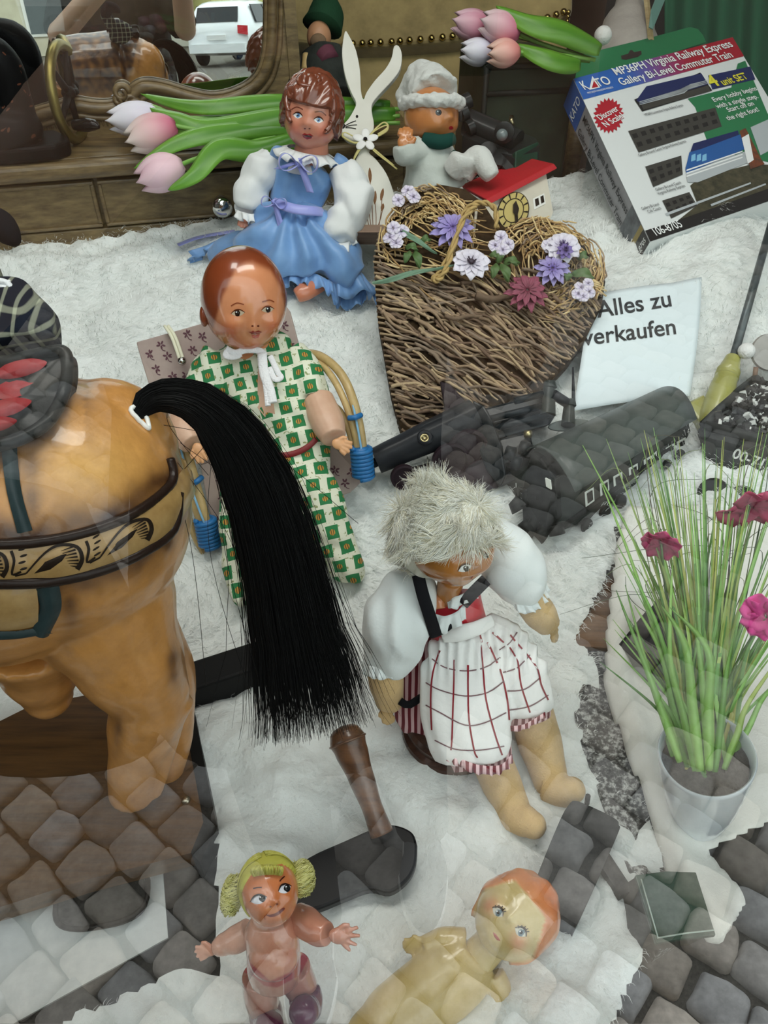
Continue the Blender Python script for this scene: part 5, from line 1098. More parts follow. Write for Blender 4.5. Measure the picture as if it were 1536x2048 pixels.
# ---------------------------------------------------------------- puppet in a white cap, bearded figure, plaid doll
def puppet():
    t = thing('puppet', 'brown faced puppet doll in a fluffy white cap and pale coat, one hand raised', 'puppet', F(880, 370, 0))
    sk = M('puppet_skin', srgb(196, 128, 74), .3, coat=.4, var=.3, vscale=20); wh = M('white_felt', srgb(206, 208, 204), .95, bump=.6, bscale=160, sheen=.3); coat = M('pale_felt', srgb(188, 194, 188), .95, bump=.4, bscale=120); grn = M('green_scarf', srgb(24, 66, 58), .8)
    d0 = 1.44; s = px(d0); c = V(862, 232, d0); m = vframe(c, 44, -4, 6)
    mb = MB(); mb.ell(c, m, (56 * s, 52 * s, 54 * s), 64, 48, fn=face_fn(nose=.10, ny=-.05, nw=.14, eye=.02, cheek=.08, jaw=-.04, lip=0, chin=.05)); mb.ell(V(820, 235, 1.44), m, (7 * s, 12 * s, 8 * s), 10, 8)
    hd = mb.build('head', sk, t); sf = Surf(hd)
    eye_on(sf, t, 877, 225, 5.5, 6, 0, srgb(30, 20, 14), 0, 0, .9, white=srgb(60, 36, 20)); decal(sf, oval(902, 256, 4.5, 4, 0), .0006, col=srgb(150, 20, 30)).build('mouth', EYE_M, t)
    mb = MB(); tp(mb, [(868, 196, 1.435, 54), (858, 178, 1.445, 48), (842, 160, 1.455, 34), (815, 190, 1.48, 22), (806, 215, 1.48, 12)], n=26)
    mb.blob('cap', wh, t, .004, 3, disp=lambda p: .005 * nz(p, 60)); mb = MB(); P = [c + m @ Vector((math.cos(a) * 55 * s, 22 * s + 4 * s * math.sin(a), math.sin(a) * 54 * s)) for a in [k * 2 * math.pi / 30 for k in range(30)]]; mb.tube(P, 13 * s, 12, closed=True, fold=lambda u, a: 1 + .16 * math.sin(a * 5 + u * 70)); mb.blob('cap_brim', wh, t, .003, 2, disp=lambda p: .004 * nz(p, 80))
    mb = MB(); tp(mb, [(872, 288, 1.45, 34), (868, 330, 1.47, 56), (870, 375, 1.49, 66)], n=24); tp(mb, [(838, 300, 1.44, 28), (812, 308, 1.42, 24), (806, 290, 1.41, 20)]); mb.blob('coat', coat, t, .0035, 4, disp=lambda p: .003 * nz(p, 40))
    mb = MB(); tp(mb, [(905, 345, 1.43, 24), (925, 320, 1.41, 27), (930, 310, 1.405, 22)]); tp(mb, [(925, 350, 1.43, 22), (955, 315, 1.41, 24), (975, 340, 1.40, 20), (985, 355, 1.40, 16)]); mb.blob('leg', wh, t, .003, 4, label='white stuffed legs')
    mb = MB(); tp(mb, [(850, 278, 1.425, 14), (880, 284, 1.415, 14), (905, 278, 1.425, 12)]); mb.build('scarf', grn, t)
    MB().ell(V(908, 307, 1.415), None, (.006, .006, .006), 10, 8).build('button', grn, t)
    mb = MB(); fingers(mb, V(807, 284, 1.405), -DOWN + RIGHT * .2, -FWD, -1, 30 * px(1.4), 6 * px(1.4), spread=.1, curl=.5); mb.blob('hand', sk, t, .0018, 2)
puppet()
def gnome():
    t = thing('gnome', 'small bearded figure in a dark green felt hat behind the rabbit', 'figurine', F(650, 300, .0))
    g = M('green_felt', srgb(32, 66, 44), .95, bump=.4, bscale=150); sk = M('gnome_skin', srgb(190, 140, 104), .5); dk = M('gnome_jacket', srgb(54, 58, 54), .9, var=.6, vscale=40, col2=srgb(20, 22, 22)); plum = M('plum_cloth', srgb(92, 42, 58), .8); wd = M('gnome_wood', srgb(196, 166, 110), .6)
    d = 1.70; s = px(d); mb = MB(); c = V(638, 74, d)
    mb.ell(c, vframe(c, -20, 0, 0), (24 * s, 28 * s, 26 * s), 40, 30, fn=face_fn(nose=.25, ny=-.1, nw=.2, eye=.05, cheek=.1)); mb.build('head', sk, t)
    mb = MB(); tp(mb, [(645, 52, d, 40), (650, 30, d, 36), (648, 0, d, 24), (640, -14, d, 10)], n=22, fold=lambda u, a: 1 + .06 * math.sin(3 * a + 4 * u)); mb.build('hat', g, t)
    mb = MB(); tp(mb, [(645, 110, d + .01, 42), (650, 140, d + .01, 50), (655, 190, d + .02, 52)], n=24, fold=lambda u, a: 1 + .04 * math.sin(6 * a)); mb.build('jacket', dk, t)
    mb = MB(); tp(mb, [(650, 108, d - .03, 22), (660, 122, d - .035, 20)]); mb.build('scarf', plum, t)
    mb = MB(); mb.ell(c + DOWN * 20 * s - FWD * 18 * s, None, (16 * s, 12 * s, 14 * s), 16, 12, fn=lambda q: 1 + .1 * nz(q, 6)); mb.build('beard', M('gnome_beard', srgb(120, 96, 72), .9, bump=.6, bscale=100), t)
    mb = MB(); tp(mb, [(614, 110, d - .02, 9), (610, 140, d - .02, 8)]); mb.build('wooden_arm', wd, t)
gnome()
def plaid_doll():
    t = thing('doll', 'doll in a dark plaid skirt and white lace riding on the saddle', 'doll', V(30, 700, 0.670))
    pl = M('dark_plaid', (.02, .03, .05), .85); N, L, b = nodes_of(pl); tc = [n for n in N if n.type == 'TEX_COORD'][0]; o = None
    for ax, sc, dist in ((0, 36, 0.820), (1, 40, 0.820)):
        w = N.new('ShaderNodeTexWave'); w.bands_direction = 'XZ'[ax]; w.inputs['Scale'].default_value = sc * .6; w.inputs['Distortion'].default_value = dist; w.inputs['Detail'].default_value = 0; r = N.new('ShaderNodeValToRGB'); r.color_ramp.elements[0].position = .80; r.color_ramp.elements[0].color = (0, 0, 0, 1); r.color_ramp.elements[1].position = .92; r.color_ramp.elements[1].color = (*srgb(120, 122, 104), 1); L.new(tc.outputs['Object'], w.inputs[0]); L.new(w.outputs['Color'], r.inputs[0])
        if o is None: o = r.outputs[0]
        else:
            mx = N.new('ShaderNodeMix'); mx.data_type = 'RGBA'; mx.blend_type = 'ADD'; mx.inputs['Factor'].default_value = 1; L.new(o, mx.inputs['A']); L.new(r.outputs[0], mx.inputs['B']); o = mx.outputs['Result']
    mx = N.new('ShaderNodeMix'); mx.data_type = 'RGBA'; mx.blend_type = 'ADD'; mx.inputs['Factor'].default_value = 1; L.new(o, mx.inputs['A']); mx.inputs['B'].default_value = (*srgb(20, 26, 38), 1); L.new(mx.outputs['Result'], b.inputs['Base Color'])
    mb = MB(); tp(mb, [(-30, 590, 0.690, 40), (10, 620, 0.687, 72), (30, 665, 0.680, 90), (38, 705, 0.674, 86)], n=34, flat=.7, up=-FWD, fold=lambda u, a: 1 + .05 * u * math.sin(8 * a)); mb.blob('skirt', pl, t, .0028, 3, disp=lambda p: .0025 * nz(p, 40))
    lace = M('white_lace', srgb(226, 228, 230), .85, bump=.5, bscale=300); mb = MB()
    for k in range(3):
        pts = [V(-40 + 2 * k, 560 + 14 * k, 0.676), V(0, 562 + 12 * k, 0.672), V(18, 570 + 9 * k, 0.672), V(26, 592 + 6 * k, 0.674)]; mb.tube(spath(pts, 6), .0028 - .0004 * k, 8)
    for k in range(9): a = V(-30 + 6 * k, 560, 0.673); mb.tube([a, V(-28 + 6.2 * k, 590, 0.673)], .0012, 6)
    mb.build('lace_collar', lace, t)
    mb = MB(); tp(mb, [(-30, 575, 0.690, 40), (-60, 500, 0.690, 40)], n=20); mb.build('bodice', pl, t)
    mb = MB(); tp(mb, [(-60, 430, 0.690, 30), (-5, 448, 0.689, 32), (20, 470, 0.687, 24), (28, 478, 0.687, 16)], n=20); mb.ell(V(26, 478, 0.687), None, 17 * px(.69), 14, 10); tp(mb, [(-60, 500, 0.690, 38), (-50, 440, 0.690, 34)]); mb.blob('sleeve', M('black_velvet', (.006, .006, .008), .95), t, .003, 4, label='black velvet sleeve')
plaid_doll()

# ================================================================= THINGS AT THE BACK
def text(s, name, mat, parent, o, ex, ey, size, bold=0.0, wide=1.0, align='LEFT', lift=.0006, shear=0.0, thick=.0003):
    cu = bpy.data.curves.new(name, 'FONT'); cu.body = s; cu.size = 1.0; cu.offset = bold; cu.extrude = .0; cu.align_x = align; cu.shear = shear; cu.fill_mode = 'FRONT'
    tmp = bpy.data.objects.new('tmp', cu); COL.objects.link(tmp); dg = bpy.context.evaluated_depsgraph_get(); me = bpy.data.meshes.new_from_object(tmp.evaluated_get(dg)); bpy.data.objects.remove(tmp)
    ex, ey = Vector(ex).normalized(), Vector(ey).normalized(); n = ex.cross(ey); off = base_of(parent)
    for v in me.vertices: v.co = Vector(o) + ex * (v.co.x * size * wide) + ey * (v.co.y * size) + n * lift - off
    me.materials.clear(); me.materials.append(mat); me.name = name
    ob = bpy.data.objects.new(name, me); COL.objects.link(ob); ob.parent = parent; return ob
def flatmat(name, c, rough=.35, coat=0): return M(name, c, rough, coat=coat)

def armchair():
    t = thing('armchair', 'old gold upholstered armchair with rows of brass nailheads', 'armchair', Vector((.12, 2.1, .1)))
    gold = M('gold_velvet', srgb(168, 148, 96), .8, var=.8, vscale=9, col2=srgb(104, 88, 52), bump=.35, bscale=60, sheen=.4); brass = M('brass_nail', srgb(170, 150, 90), .22, 1)
    D = 1.93
    mb = MB(); top = [(575, -160), (1150, -170), (1146, 24), (1100, 48), (1020, 66), (900, 82), (760, 92), (690, 92), (575, 80)]
    bevel(mb.prism([V(x, y, D) for x, y in top], FWD * .10).build('seat_cushion', gold, t, smooth=False), .012, 3)
    low = [(600, 84), (760, 94), (900, 84), (1020, 68), (1140, 30), (1128, 80), (1080, 140), (1010, 170), (970, 150), (958, 128), (930, 118), (600, 330)]
    bevel(MB().prism([V(x, y, D + .05) for x, y in [(600, 84), (760, 94), (900, 84), (1020, 68), (1142, 28), (1134, 100), (1120, 300), (600, 300)]], FWD * .06).build('front_panel', gold, t, smooth=False), .008)
    mb = MB(); P = spath([V(x, y, D - .004) for x, y in ((690, 88), (730, 86), (800, 82), (905, 72), (985, 60), (1060, 46), (1138, 20))], 10); L = 0; last = None; k = 0
    for q in P:
        if last is None or (q - last).length > .019: mb.ell(q, None, .0085, 10, 7); last = q
    mb.build('nailhead_trim', brass, t); mb = MB()
    for i in range(8): mb.ell(V(1137 - i * 1.2, 24 + i * 9, D - .004), None, .0055, 10, 7)
    mb.build('nailhead_trim', brass, t)
    for x, y in ((.0 - .1, 2.15), (.5, 2.15)): MB().tube([(x, y, .3), (x, y, -.035)], [.025, .018], 10).build('leg', oak, t)
armchair()
def case():
    t = thing('trunk', 'dark green tin trunk standing behind the puppet', 'trunk', V(1000, 300, 1.72)); g = M('trunk_green', srgb(52, 58, 46), .5, var=.7, vscale=14, col2=srgb(26, 28, 24), bump=.2); dkm = M('trunk_edge', srgb(34, 34, 30), .5)
    pl = Plane(V(950, 320, 1.70), (1, .18, 0), (0, 0, 1)); a0, b0 = pl.hit(958, 330); a1, b1 = pl.hit(1112, 128)
    mb = MB(); mb.prism([pl.P(a0, b0 - .08), pl.P(a1 + .05, b0 - .08), pl.P(a1 + .05, b1), pl.P(a0, b1)], pl.n * -.22); bevel(mb.build('trunk_body', g, t, smooth=False), .008)
    mb = MB()
    for p, q in (((a0, b1), (a1 + .05, b1)), ((a0, b0 - .08), (a0, b1)), ((a0, b1 - .05), (a1 + .05, b1 - .05))): mb.tube([pl.P(*p, .002), pl.P(*q, .002)], .006, 8)
    mb.build('edge_band', dkm, t)
case()
def train_engine():
    t = thing('toy_locomotive', 'dark green tin steam engine behind the puppet', 'toy train', V(1000, 330, 1.55)); g = M('engine_green', srgb(40, 74, 58), .4, var=.5, vscale=30, col2=srgb(24, 40, 32), coat=.3); k = M('engine_black', srgb(40, 42, 42), .35, coat=.3); br = M('engine_brass', srgb(150, 140, 110), .3, 1); ln = M('engine_lens', srgb(110, 120, 120), .1)
    P = lambda x, y, d=1.53: V(x, y, d)
    MB().tube([P(935, 245), P(1035, 288, 1.50)], 26 * px(1.5), 20).build('boiler', k, t, sharp=40)
    MB().prism([P(925, 272, 1.50), P(1030, 318, 1.47), P(1080, 290, 1.50), P(1070, 275, 1.52), P(960, 235, 1.56)], FWD * .02 + DOWN * .03).build('running_board', k, t, smooth=False)
    bevel(MB().prism([P(1031, 302, 1.465), P(1078, 282, 1.50), P(1076, 325, 1.51), P(1030, 340, 1.475)], FWD * .05 - RIGHT * .02).build('front_box', g, t, smooth=False), .003)
    MB().lathe(P(1012, 262, 1.47), (P(1005, 268, 1.44) - P(1012, 262, 1.47)), [(0, .017), (.012, .019), (.02, .019), (.022, .016), (.023, .002)], 20).build('headlamp', k, t, sharp=40)
    MB().tube([P(1023, 250, 1.49), P(1023, 232, 1.49)], [.006, .004], 10).build('bell', br, t)
    MB().ell(P(1004, 270, 1.445), None, .011, 14, 10).build('lens', ln, t)
    for x, y in ((922, 228), (935, 258), (928, 205)): MB().tube([P(x, y, 1.5), P(x + 12, y - 6, 1.5)], [15 * px(1.5), 15 * px(1.5)], 16).build('wheel', k, t, sharp=40)
    MB().tube([P(921, 242, 1.49), P(922, 205, 1.49)], .004, 8).build('handrail', k, t)
    for x, y in ((1000, 320), (975, 305), (1018, 330)): MB().lathe(P(x, y, 1.49), -FWD, [(0, .016), (.006, .018), (.012, .016)], 18).build('wheel', k, t, sharp=40)
train_engine()
def gnome_cone():
    t = thing('felt_gnome', 'pale grey felt gnome cone with a white pompom nose behind the train box', 'figurine', V(1245, 110, 1.86)); f = M('grey_felt', srgb(182, 174, 166), .95, bump=.6, bscale=120, var=.3, vscale=30)
    mb = MB(); P, r_ = spath([V(1262, -40, 1.89), V(1262, 10, 1.88), V(1255, 60, 1.87), V(1250, 110, 1.86), V(1250, 190, 1.85)], 5, [x * px(1.87) for x in (12, 32, 52, 66, 78)]); mb.tube(P, r_, 26); mb.build('felt_cone', f, t)
    MB().ell(V(1206, 71, 1.74), None, 17.5 * px(1.74), 20, 14, fn=lambda d: 1 + .03 * nz(d, 5)).build('pompom', M('white_pompom', srgb(232, 232, 228), .95, bump=.6, bscale=200), t)
    s2 = thing('wooden_stick', 'thin flat wooden stick standing beside the felt gnome', 'stick', V(1296, 60, 1.56)); MB().tube([V(1290, -30, 1.80), V(1302, 80, 1.78)], 6 * px(1.8), 4, flat=.4).build('stick', wood('pale_stick', srgb(196, 176, 130), srgb(160, 136, 90), rot=0), s2, smooth=False)
    r2 = thing('ribbon', 'teal ribbon strip hanging above the train box', 'ribbon', V(1320, 20, 1.55)); MB().prism([V(1318, -20, 1.75), V(1338, -20, 1.76), V(1306, 58, 1.74), V(1298, 54, 1.74), V(1302, 20, 1.74)], FWD * .003).build('ribbon_strip', M('teal_satin', srgb(92, 132, 122), .35, sheen=.3), r2, smooth=False)
    g = MB().grid(lambda u, v: V(1330 + 330 * u, -80 + 420 * v, 1.85 + .02 * math.sin(u * 30 + v * 2)), 60, 20); o = solid(g.build('green_curtain', M('green_cloth', srgb(32, 84, 58), .85, bump=.2, bscale=100)), .004); tag(o, 'dark green cloth hanging behind the train box', 'cloth')
gnome_cone()
def rabbit():
    t = thing('wooden_rabbit', 'white flat wooden rabbit with a daisy and painted grass heads', 'rabbit figure', V(742, 465, 1.46)); D = 1.455; up_ = (V(742, 100, D + .09) - V(742, 460, D)).normalized()
    pl = Plane(V(742, 460, D), RIGHT, up_); wm = M('whitewashed_wood', srgb(222, 221, 212), .7, var=.4, vscale=18, col2=srgb(204, 202, 190), bump=.15); ink = M('rabbit_ink', srgb(30, 26, 24), .6)
    body = [(724, 462), (706, 440), (698, 405), (700, 360), (708, 325), (718, 304), (714, 285), (694, 278), (684, 264), (686, 250), (696, 238), (706, 222), (712, 205), (702, 184), (690, 150), (684, 110), (686, 80), (691, 61), (700, 74), (712, 100), (720, 140), (722, 180), (727, 198), (733, 184), (750, 160), (770, 138), (783, 115), (788, 92), (798, 92), (804, 110), (800, 138), (785, 160), (762, 185), (745, 206), (744, 225), (748, 250), (742, 285), (738, 304), (752, 318), (772, 345), (786, 380), (792, 410), (788, 440), (770, 462)]
    P = [pl.at(x, y) for x, y in body]; P = spath(P + [P[0]], 3)[:-1]; bd = bevel(MB().prism(P, -pl.n * .012).build('rabbit_body', wm, t, smooth=False), .0015); sf = Surf(bd)
    MB().box(pl.P(.0, -.006, -.006), (RIGHT, pl.u, pl.n), (.055, .008, .02)).build('base', wood('rabbit_base', srgb(140, 108, 82), srgb(100, 74, 54), rot=0), t, smooth=False)
    mb = decal(sf, oval(714, 233, 2.6, 3.2), .0006); decal(sf, oval(686, 252, 4.5, 5.5), .0006, mb)
    for a, b in (((690, 252), (712, 242)), ((691, 254), (714, 250)), ((691, 256), (712, 258))): stroke(sf, [a, ((a[0] + b[0]) / 2, (a[1] + b[1]) / 2 - 1), b], .9, .0006, mb, n=3)
    mb.build('painted_face', ink, t, label='painted eye, nose and whiskers')
    br = M('dried_grass_paint', srgb(122, 84, 52), .8); mb = MB()
    for x0, y0, x1, y1, h in ((746, 452, 740, 362, 16), (742, 452, 731, 395, 15), (752, 452, 750, 405, 14), (758, 452, 764, 398, 13), (738, 452, 727, 418, 12), (756, 452, 765, 420, 8)):
        stroke(sf, [(x0, y0), ((x0 + x1) / 2 + 1, (y0 + y1) / 2), (x1, y1)], .7, .0006, mb, n=4); decal(sf, almond(x1, y1 - h * .7, h, 3.6, 90 + (x1 - 745) * .6, 12), .0007, mb)
    mb.build('painted_grass', br, t)
    fl = M('daisy_white', srgb(238, 238, 236), .5); c = pl.at(731, 288, .012); mb = MB()
    for k in range(5): a = k * 1.2566 + .3; q = c + RIGHT * (math.cos(a) * .0145) + pl.u * (math.sin(a) * .0145); mb.ell(q, Matrix((RIGHT * math.cos(a) + pl.u * math.sin(a), RIGHT * -math.sin(a) + pl.u * math.cos(a), pl.n)).transposed(), (.0115, .0078, .0022), 14, 8)
    mb.build('daisy', fl, t); MB().ell(c + pl.n * .003, None, (.004, .004, .003), 10, 7).build('daisy_centre', ink, t)
    raf = M('raffia', srgb(206, 196, 130), .7); mb = MB()
    for pts in ([(731, 288), (748, 270), (772, 258), (774, 268), (755, 280), (735, 290)], [(728, 288), (708, 280), (690, 272), (686, 280), (706, 292), (726, 292)], [(733, 292), (752, 312), (775, 330), (794, 345)], [(733, 292), (760, 315), (788, 338)], [(727, 292), (712, 315), (702, 345)], [(729, 293), (716, 312), (705, 330)], [(731, 290), (750, 266), (768, 252), (776, 262), (756, 276)]):
        mb.tube(spath([pl.at(x, y, .010) for x, y in pts], 5), .0022, 6, flat=.4)
    mb.build('raffia_bow', raf, t)
rabbit()

# ---------------------------------------------------------------- tulips: each one its own flower
TG = M('tulip_leaf', attr=True, rough=.4, var=.4, vscale=40, col2=(.66, .78, .5)); TP = M('tulip_petal', attr=True, rough=.5, sss=.05)
def leaf(mb, pts, w, n=None, twist=0.0, c0=srgb(118, 172, 58), c1=srgb(62, 120, 30)):
    P = spath(pts, 7); m = len(P); nn = Vector(n if n is not None else -FWD); vs, cs = [], []
    for i in range(m):
        u = i / (m - 1); tg = (P[min(i + 1, m - 1)] - P[max(i - 1, 0)]).normalized(); s_ = tg.cross(nn).normalized(); ww = w * math.sin(math.pi * min(1, .10 + u * .9)) ** .7 * (1 - .25 * u) if u < 1 else 0
        s_ = Matrix.Rotation(twist * u, 3, tg) @ s_; b_ = tg.cross(s_)
        for j in range(7): q = (j - 3) / 3; vs.append(P[i] + s_ * (q * ww) + b_ * (-ww * .35 * (1 - q * q)) + b_ * (.002 * math.sin(u * 9 + j))); cs.append(mixc(c1, c0, abs(q) * .6 + .4 * u))
    mb.add(vs, [(i * 7 + j, i * 7 + j + 1, (i + 1) * 7 + j + 1, (i + 1) * 7 + j) for i in range(m - 1) for j in range(6)], col=cs)
def tulip(label, group, tip, base, d, w, stem, leaves, c_tip, c_base, d2=None):
    """tip/base: photo positions of the flower's ends; stem and leaves: lists of (x, y, depth)"""
    A, B = V(*tip, d), V(*base, d2 or d); ax = (A - B); L = ax.length; ax.normalize(); t = thing('tulip', label, 'tulip', B, group)
    a = ax.orthogonal().normalized(); b = ax.cross(a); W_ = w * px(d)
    for ring, (n, off, rs, ls) in enumerate(((3, .0, .94, .97), (3, 1.05, 1.0, 1.0))):
        for k in range(n):
            mb = MB(); th0 = off + k * 2 * math.pi / n
            def fn(u, v, th0=th0, rs=rs, ls=ls):
                th = th0 + (u - .5) * 2.5 * math.sin(math.pi * min(.97, .16 + .80 * v)) ** .8; r = W_ * rs * (math.sin(math.pi * (.06 + .80 * v ** .85)) ** .75) * (1.0 + .05 * math.cos((u - .5) * 6)); return B + ax * (L * ls * v * (1 - .10 * abs(u - .5) * 2 * v)) + (a * math.cos(th) + b * math.sin(th)) * r
            mb.grid(fn, 8, 14, col=lambda u, v: mixc(mixc(c_base, c_tip, v), (1, 1, .95), .25 * (1 - abs(u - .5) * 2) * v)); solid(mb.build('petal', TP, t), .0008)
    mb = MB(); mb.tube(spath([B + ax * .004] + [V(*p) for p in stem], 6), .0042, 10, col=srgb(120, 170, 74)); mb.build('stem', TG, t)
    for pts, lw in leaves: mb = MB(); leaf(mb, [V(*p) for p in pts], lw); solid(mb.build('leaf', TG, t), .0009)
G1, G2 = 'tulips lying on the dresser', 'tulips lying on the trunk'
pk, wh_, ro, sal = srgb(232, 186, 204), srgb(236, 230, 240), srgb(206, 96, 130), srgb(226, 128, 128)
tulip('white tulip furthest left, lying on the dresser top', G1, (214, 242), (330, 236), 1.55, 33, [(430, 235, 1.56), (560, 228, 1.57), (690, 222, 1.58), (800, 218, 1.58)],
      [([(345, 242, 1.54), (300, 225, 1.535), (236, 232, 1.535)], .018), ([(780, 210, 1.57), (560, 205, 1.56), (400, 215, 1.55), (282, 188, 1.55)], .020)], wh_, srgb(214, 206, 226))
tulip('pink and cream tulip in the middle of the bunch on the dresser', G1, (252, 285), (352, 250), 1.50, 36, [(430, 262, 1.52), (560, 250, 1.55), (690, 236, 1.57), (800, 232, 1.57)],
      [([(790, 228, 1.57), (600, 232, 1.54), (420, 262, 1.52), (350, 240, 1.51), (300, 216, 1.51)], .028)], srgb(240, 220, 212), ro)
tulip('pale pink tulip hanging lowest over the dresser edge', G1, (274, 365), (366, 328), 1.47, 36, [(400, 315, 1.49), (520, 280, 1.53), (690, 250, 1.57), (800, 246, 1.57)],
      [([(620, 255, 1.55), (480, 262, 1.52), (360, 285, 1.49), (268, 337, 1.47)], .022), ([(640, 262, 1.55), (520, 300, 1.51), (440, 300, 1.48), (390, 350, 1.46), (336, 380, 1.455)], .026)], srgb(226, 178, 196), srgb(236, 196, 206))
tulip('rose pink tulip at the top left of the bunch on the trunk', G2, (904, 40), (985, 62), 1.62, 29, [(1060, 80, 1.62), (1180, 120, 1.62)], [([(1000, 60, 1.615), (960, 62, 1.61), (934, 50, 1.61)], .012)], pk, ro)
tulip('pink tulip with cream tip on the trunk, above a coral one', G2, (960, 40), (1040, 68), 1.57, 31, [(1090, 90, 1.58), (1190, 120, 1.60)], [([(1200, 100, 1.58), (1130, 68, 1.56), (1060, 50, 1.55), (992, 12, 1.55)], .028)], srgb(236, 206, 212), ro)
tulip('white tulip lying under the pink ones on the trunk', G2, (920, 100), (990, 108), 1.60, 25, [(1060, 112, 1.61), (1180, 122, 1.62)], [], wh_, srgb(216, 214, 236))
tulip('coral tulip lowest in the bunch on the trunk', G2, (974, 108), (1040, 104), 1.56, 26, [(1100, 108, 1.57), (1180, 118, 1.59)], [([(1160, 130, 1.58), (1100, 122, 1.56), (1030, 88, 1.56)], .024)], srgb(240, 190, 170), sal)

# ---------------------------------------------------------------- sewing machine
def sewing():
    t = thing('sewing_machine', 'black antique sewing machine with a brass rimmed hand wheel on the dresser', 'sewing machine', DF.P(-.02, .165, -.06))
    blk = M('japanned_black', srgb(10, 9, 9), .55, spec=.3, coat=.05, var=.5, vscale=30, col2=(.001, .001, .001)); brs = M('worn_brass', srgb(138, 126, 70), .4, .85, var=.5, vscale=20, col2=srgb(90, 80, 40)); stl = M('nickel', (.5, .52, .5), .25, 1); orn = M('decal_gold', srgb(86, 50, 34), .5)
    P = DF.P; z = .166
    base = [P(.0 + a, z, b) for a, b in ((-.25, .02), (.10, .022), (.15, .014), (.172, -.01), (.168, -.045), (.14, -.09), (-.25, -.09))]
    bevel(MB().prism(base, UP * .030).build('base', blk, t, smooth=False), .008, 3)
    mb = MB(); mb.tube(*spath([P(.085, z + .03, -.04), P(.085, z + .10, -.04), P(.08, z + .16, -.04), P(.03, z + .18, -.04), P(-.2, z + .18, -.04)], 6, [.034, .036, .038, .034, .028]), 20); mb.ell(P(.05, z + .05, -.035), None, (.08, .06, .05), 20, 14); bd = mb.blob('arm', blk, t, .004, 3); sf = Surf(bd)
    mb = MB(); rnd = random.Random(3)
    for k in range(26): x, y = rnd.uniform(2, 95), rnd.uniform(105, 285); decal(sf, oval(x, y, rnd.uniform(2, 6), rnd.uniform(1, 3), rnd.uniform(0, 180), 8), .0006, mb, rings=1)
    mb.build('gold_decal', orn, t)
    ax = (DE + DF.n * .25).normalized()
    def wheel(c, R0, wd):
        mb = MB(); mb.lathe(c - ax * wd / 2, ax, [(0, R0 - .010), (0, R0), (.002, R0 + .002), (wd - .002, R0 + .002), (wd, R0), (wd, R0 - .010)], 44); m2 = MB()
        a = ax.orthogonal().normalized(); b = ax.cross(a)
        w = MB().tube([c + (a * math.cos(k * math.pi / 22) + b * math.sin(k * math.pi / 22)) * R0 for k in range(44)], wd * .6, 8, closed=True, flat=1.0).build('hand_wheel', brs, t, label='brass rimmed hand wheel')
        for k in range(5): th = k * 2 * math.pi / 5 + .3; m2.tube([c, c + (a * math.cos(th) + b * math.sin(th)) * R0], [.008, .005], 8)
        m2.ell(c, None, .014, 12, 8); m2.build('spokes', blk, w)
    wheel(V(137, 186, 1.545), .083, .017); wheel(V(128, 158, 1.62), .062, .012)
    c = V(160, 250, 1.53); MB().tube(*spath([V(148, 250, 1.535), V(172, 250, 1.53), V(186, 250, 1.527), V(198, 254, 1.525)], 5, [.010, .013, .011, .004]), 14).build('crank_handle', M('ebony', (.008, .007, .007), .15, coat=.6), t)
    MB().tube([V(20, 92, 1.60), V(2, -20, 1.60)], .006, 10).build('spool_pin', blk, t); MB().tube([V(38, 75, 1.63), V(20, -20, 1.63)], .006, 10).build('spool_pin', blk, t)
    MB().lathe(V(24, 92, 1.60), UP, [(0, .018), (.003, .024), (.006, .02)], 20).build('spool_plate', stl, t); MB().lathe(V(50, 72, 1.63), UP, [(0, .02), (.003, .022), (.006, .02)], 20).build('spool_plate', blk, t)
    MB().tube(*spath([V(-10, 215, 1.50), V(8, 222, 1.50), V(22, 212, 1.50)], 4, [.010, .012, .006]), 12).build('shuttle', M('bone', srgb(176, 174, 130), .4), t)
    tg = thing('price_tag', 'small white price tag hanging on the sewing machine', 'tag', V(12, 265, 1.49)); MB().prism([V(0, 240, 1.485), V(4, 240, 1.485), V(26, 288, 1.485), V(17, 292, 1.485), V(1, 252, 1.485)], FWD * .0015).build('tag_card', M('tag_white', srgb(220, 220, 214), .7), tg, smooth=False)
    MB().tube(spath([V(2, 241, 1.485), V(-6, 200, 1.49), V(4, 170, 1.50)], 5), .0008, 5).build('tag_string', M('tag_thread', srgb(120, 116, 108), .8), tg)
sewing()

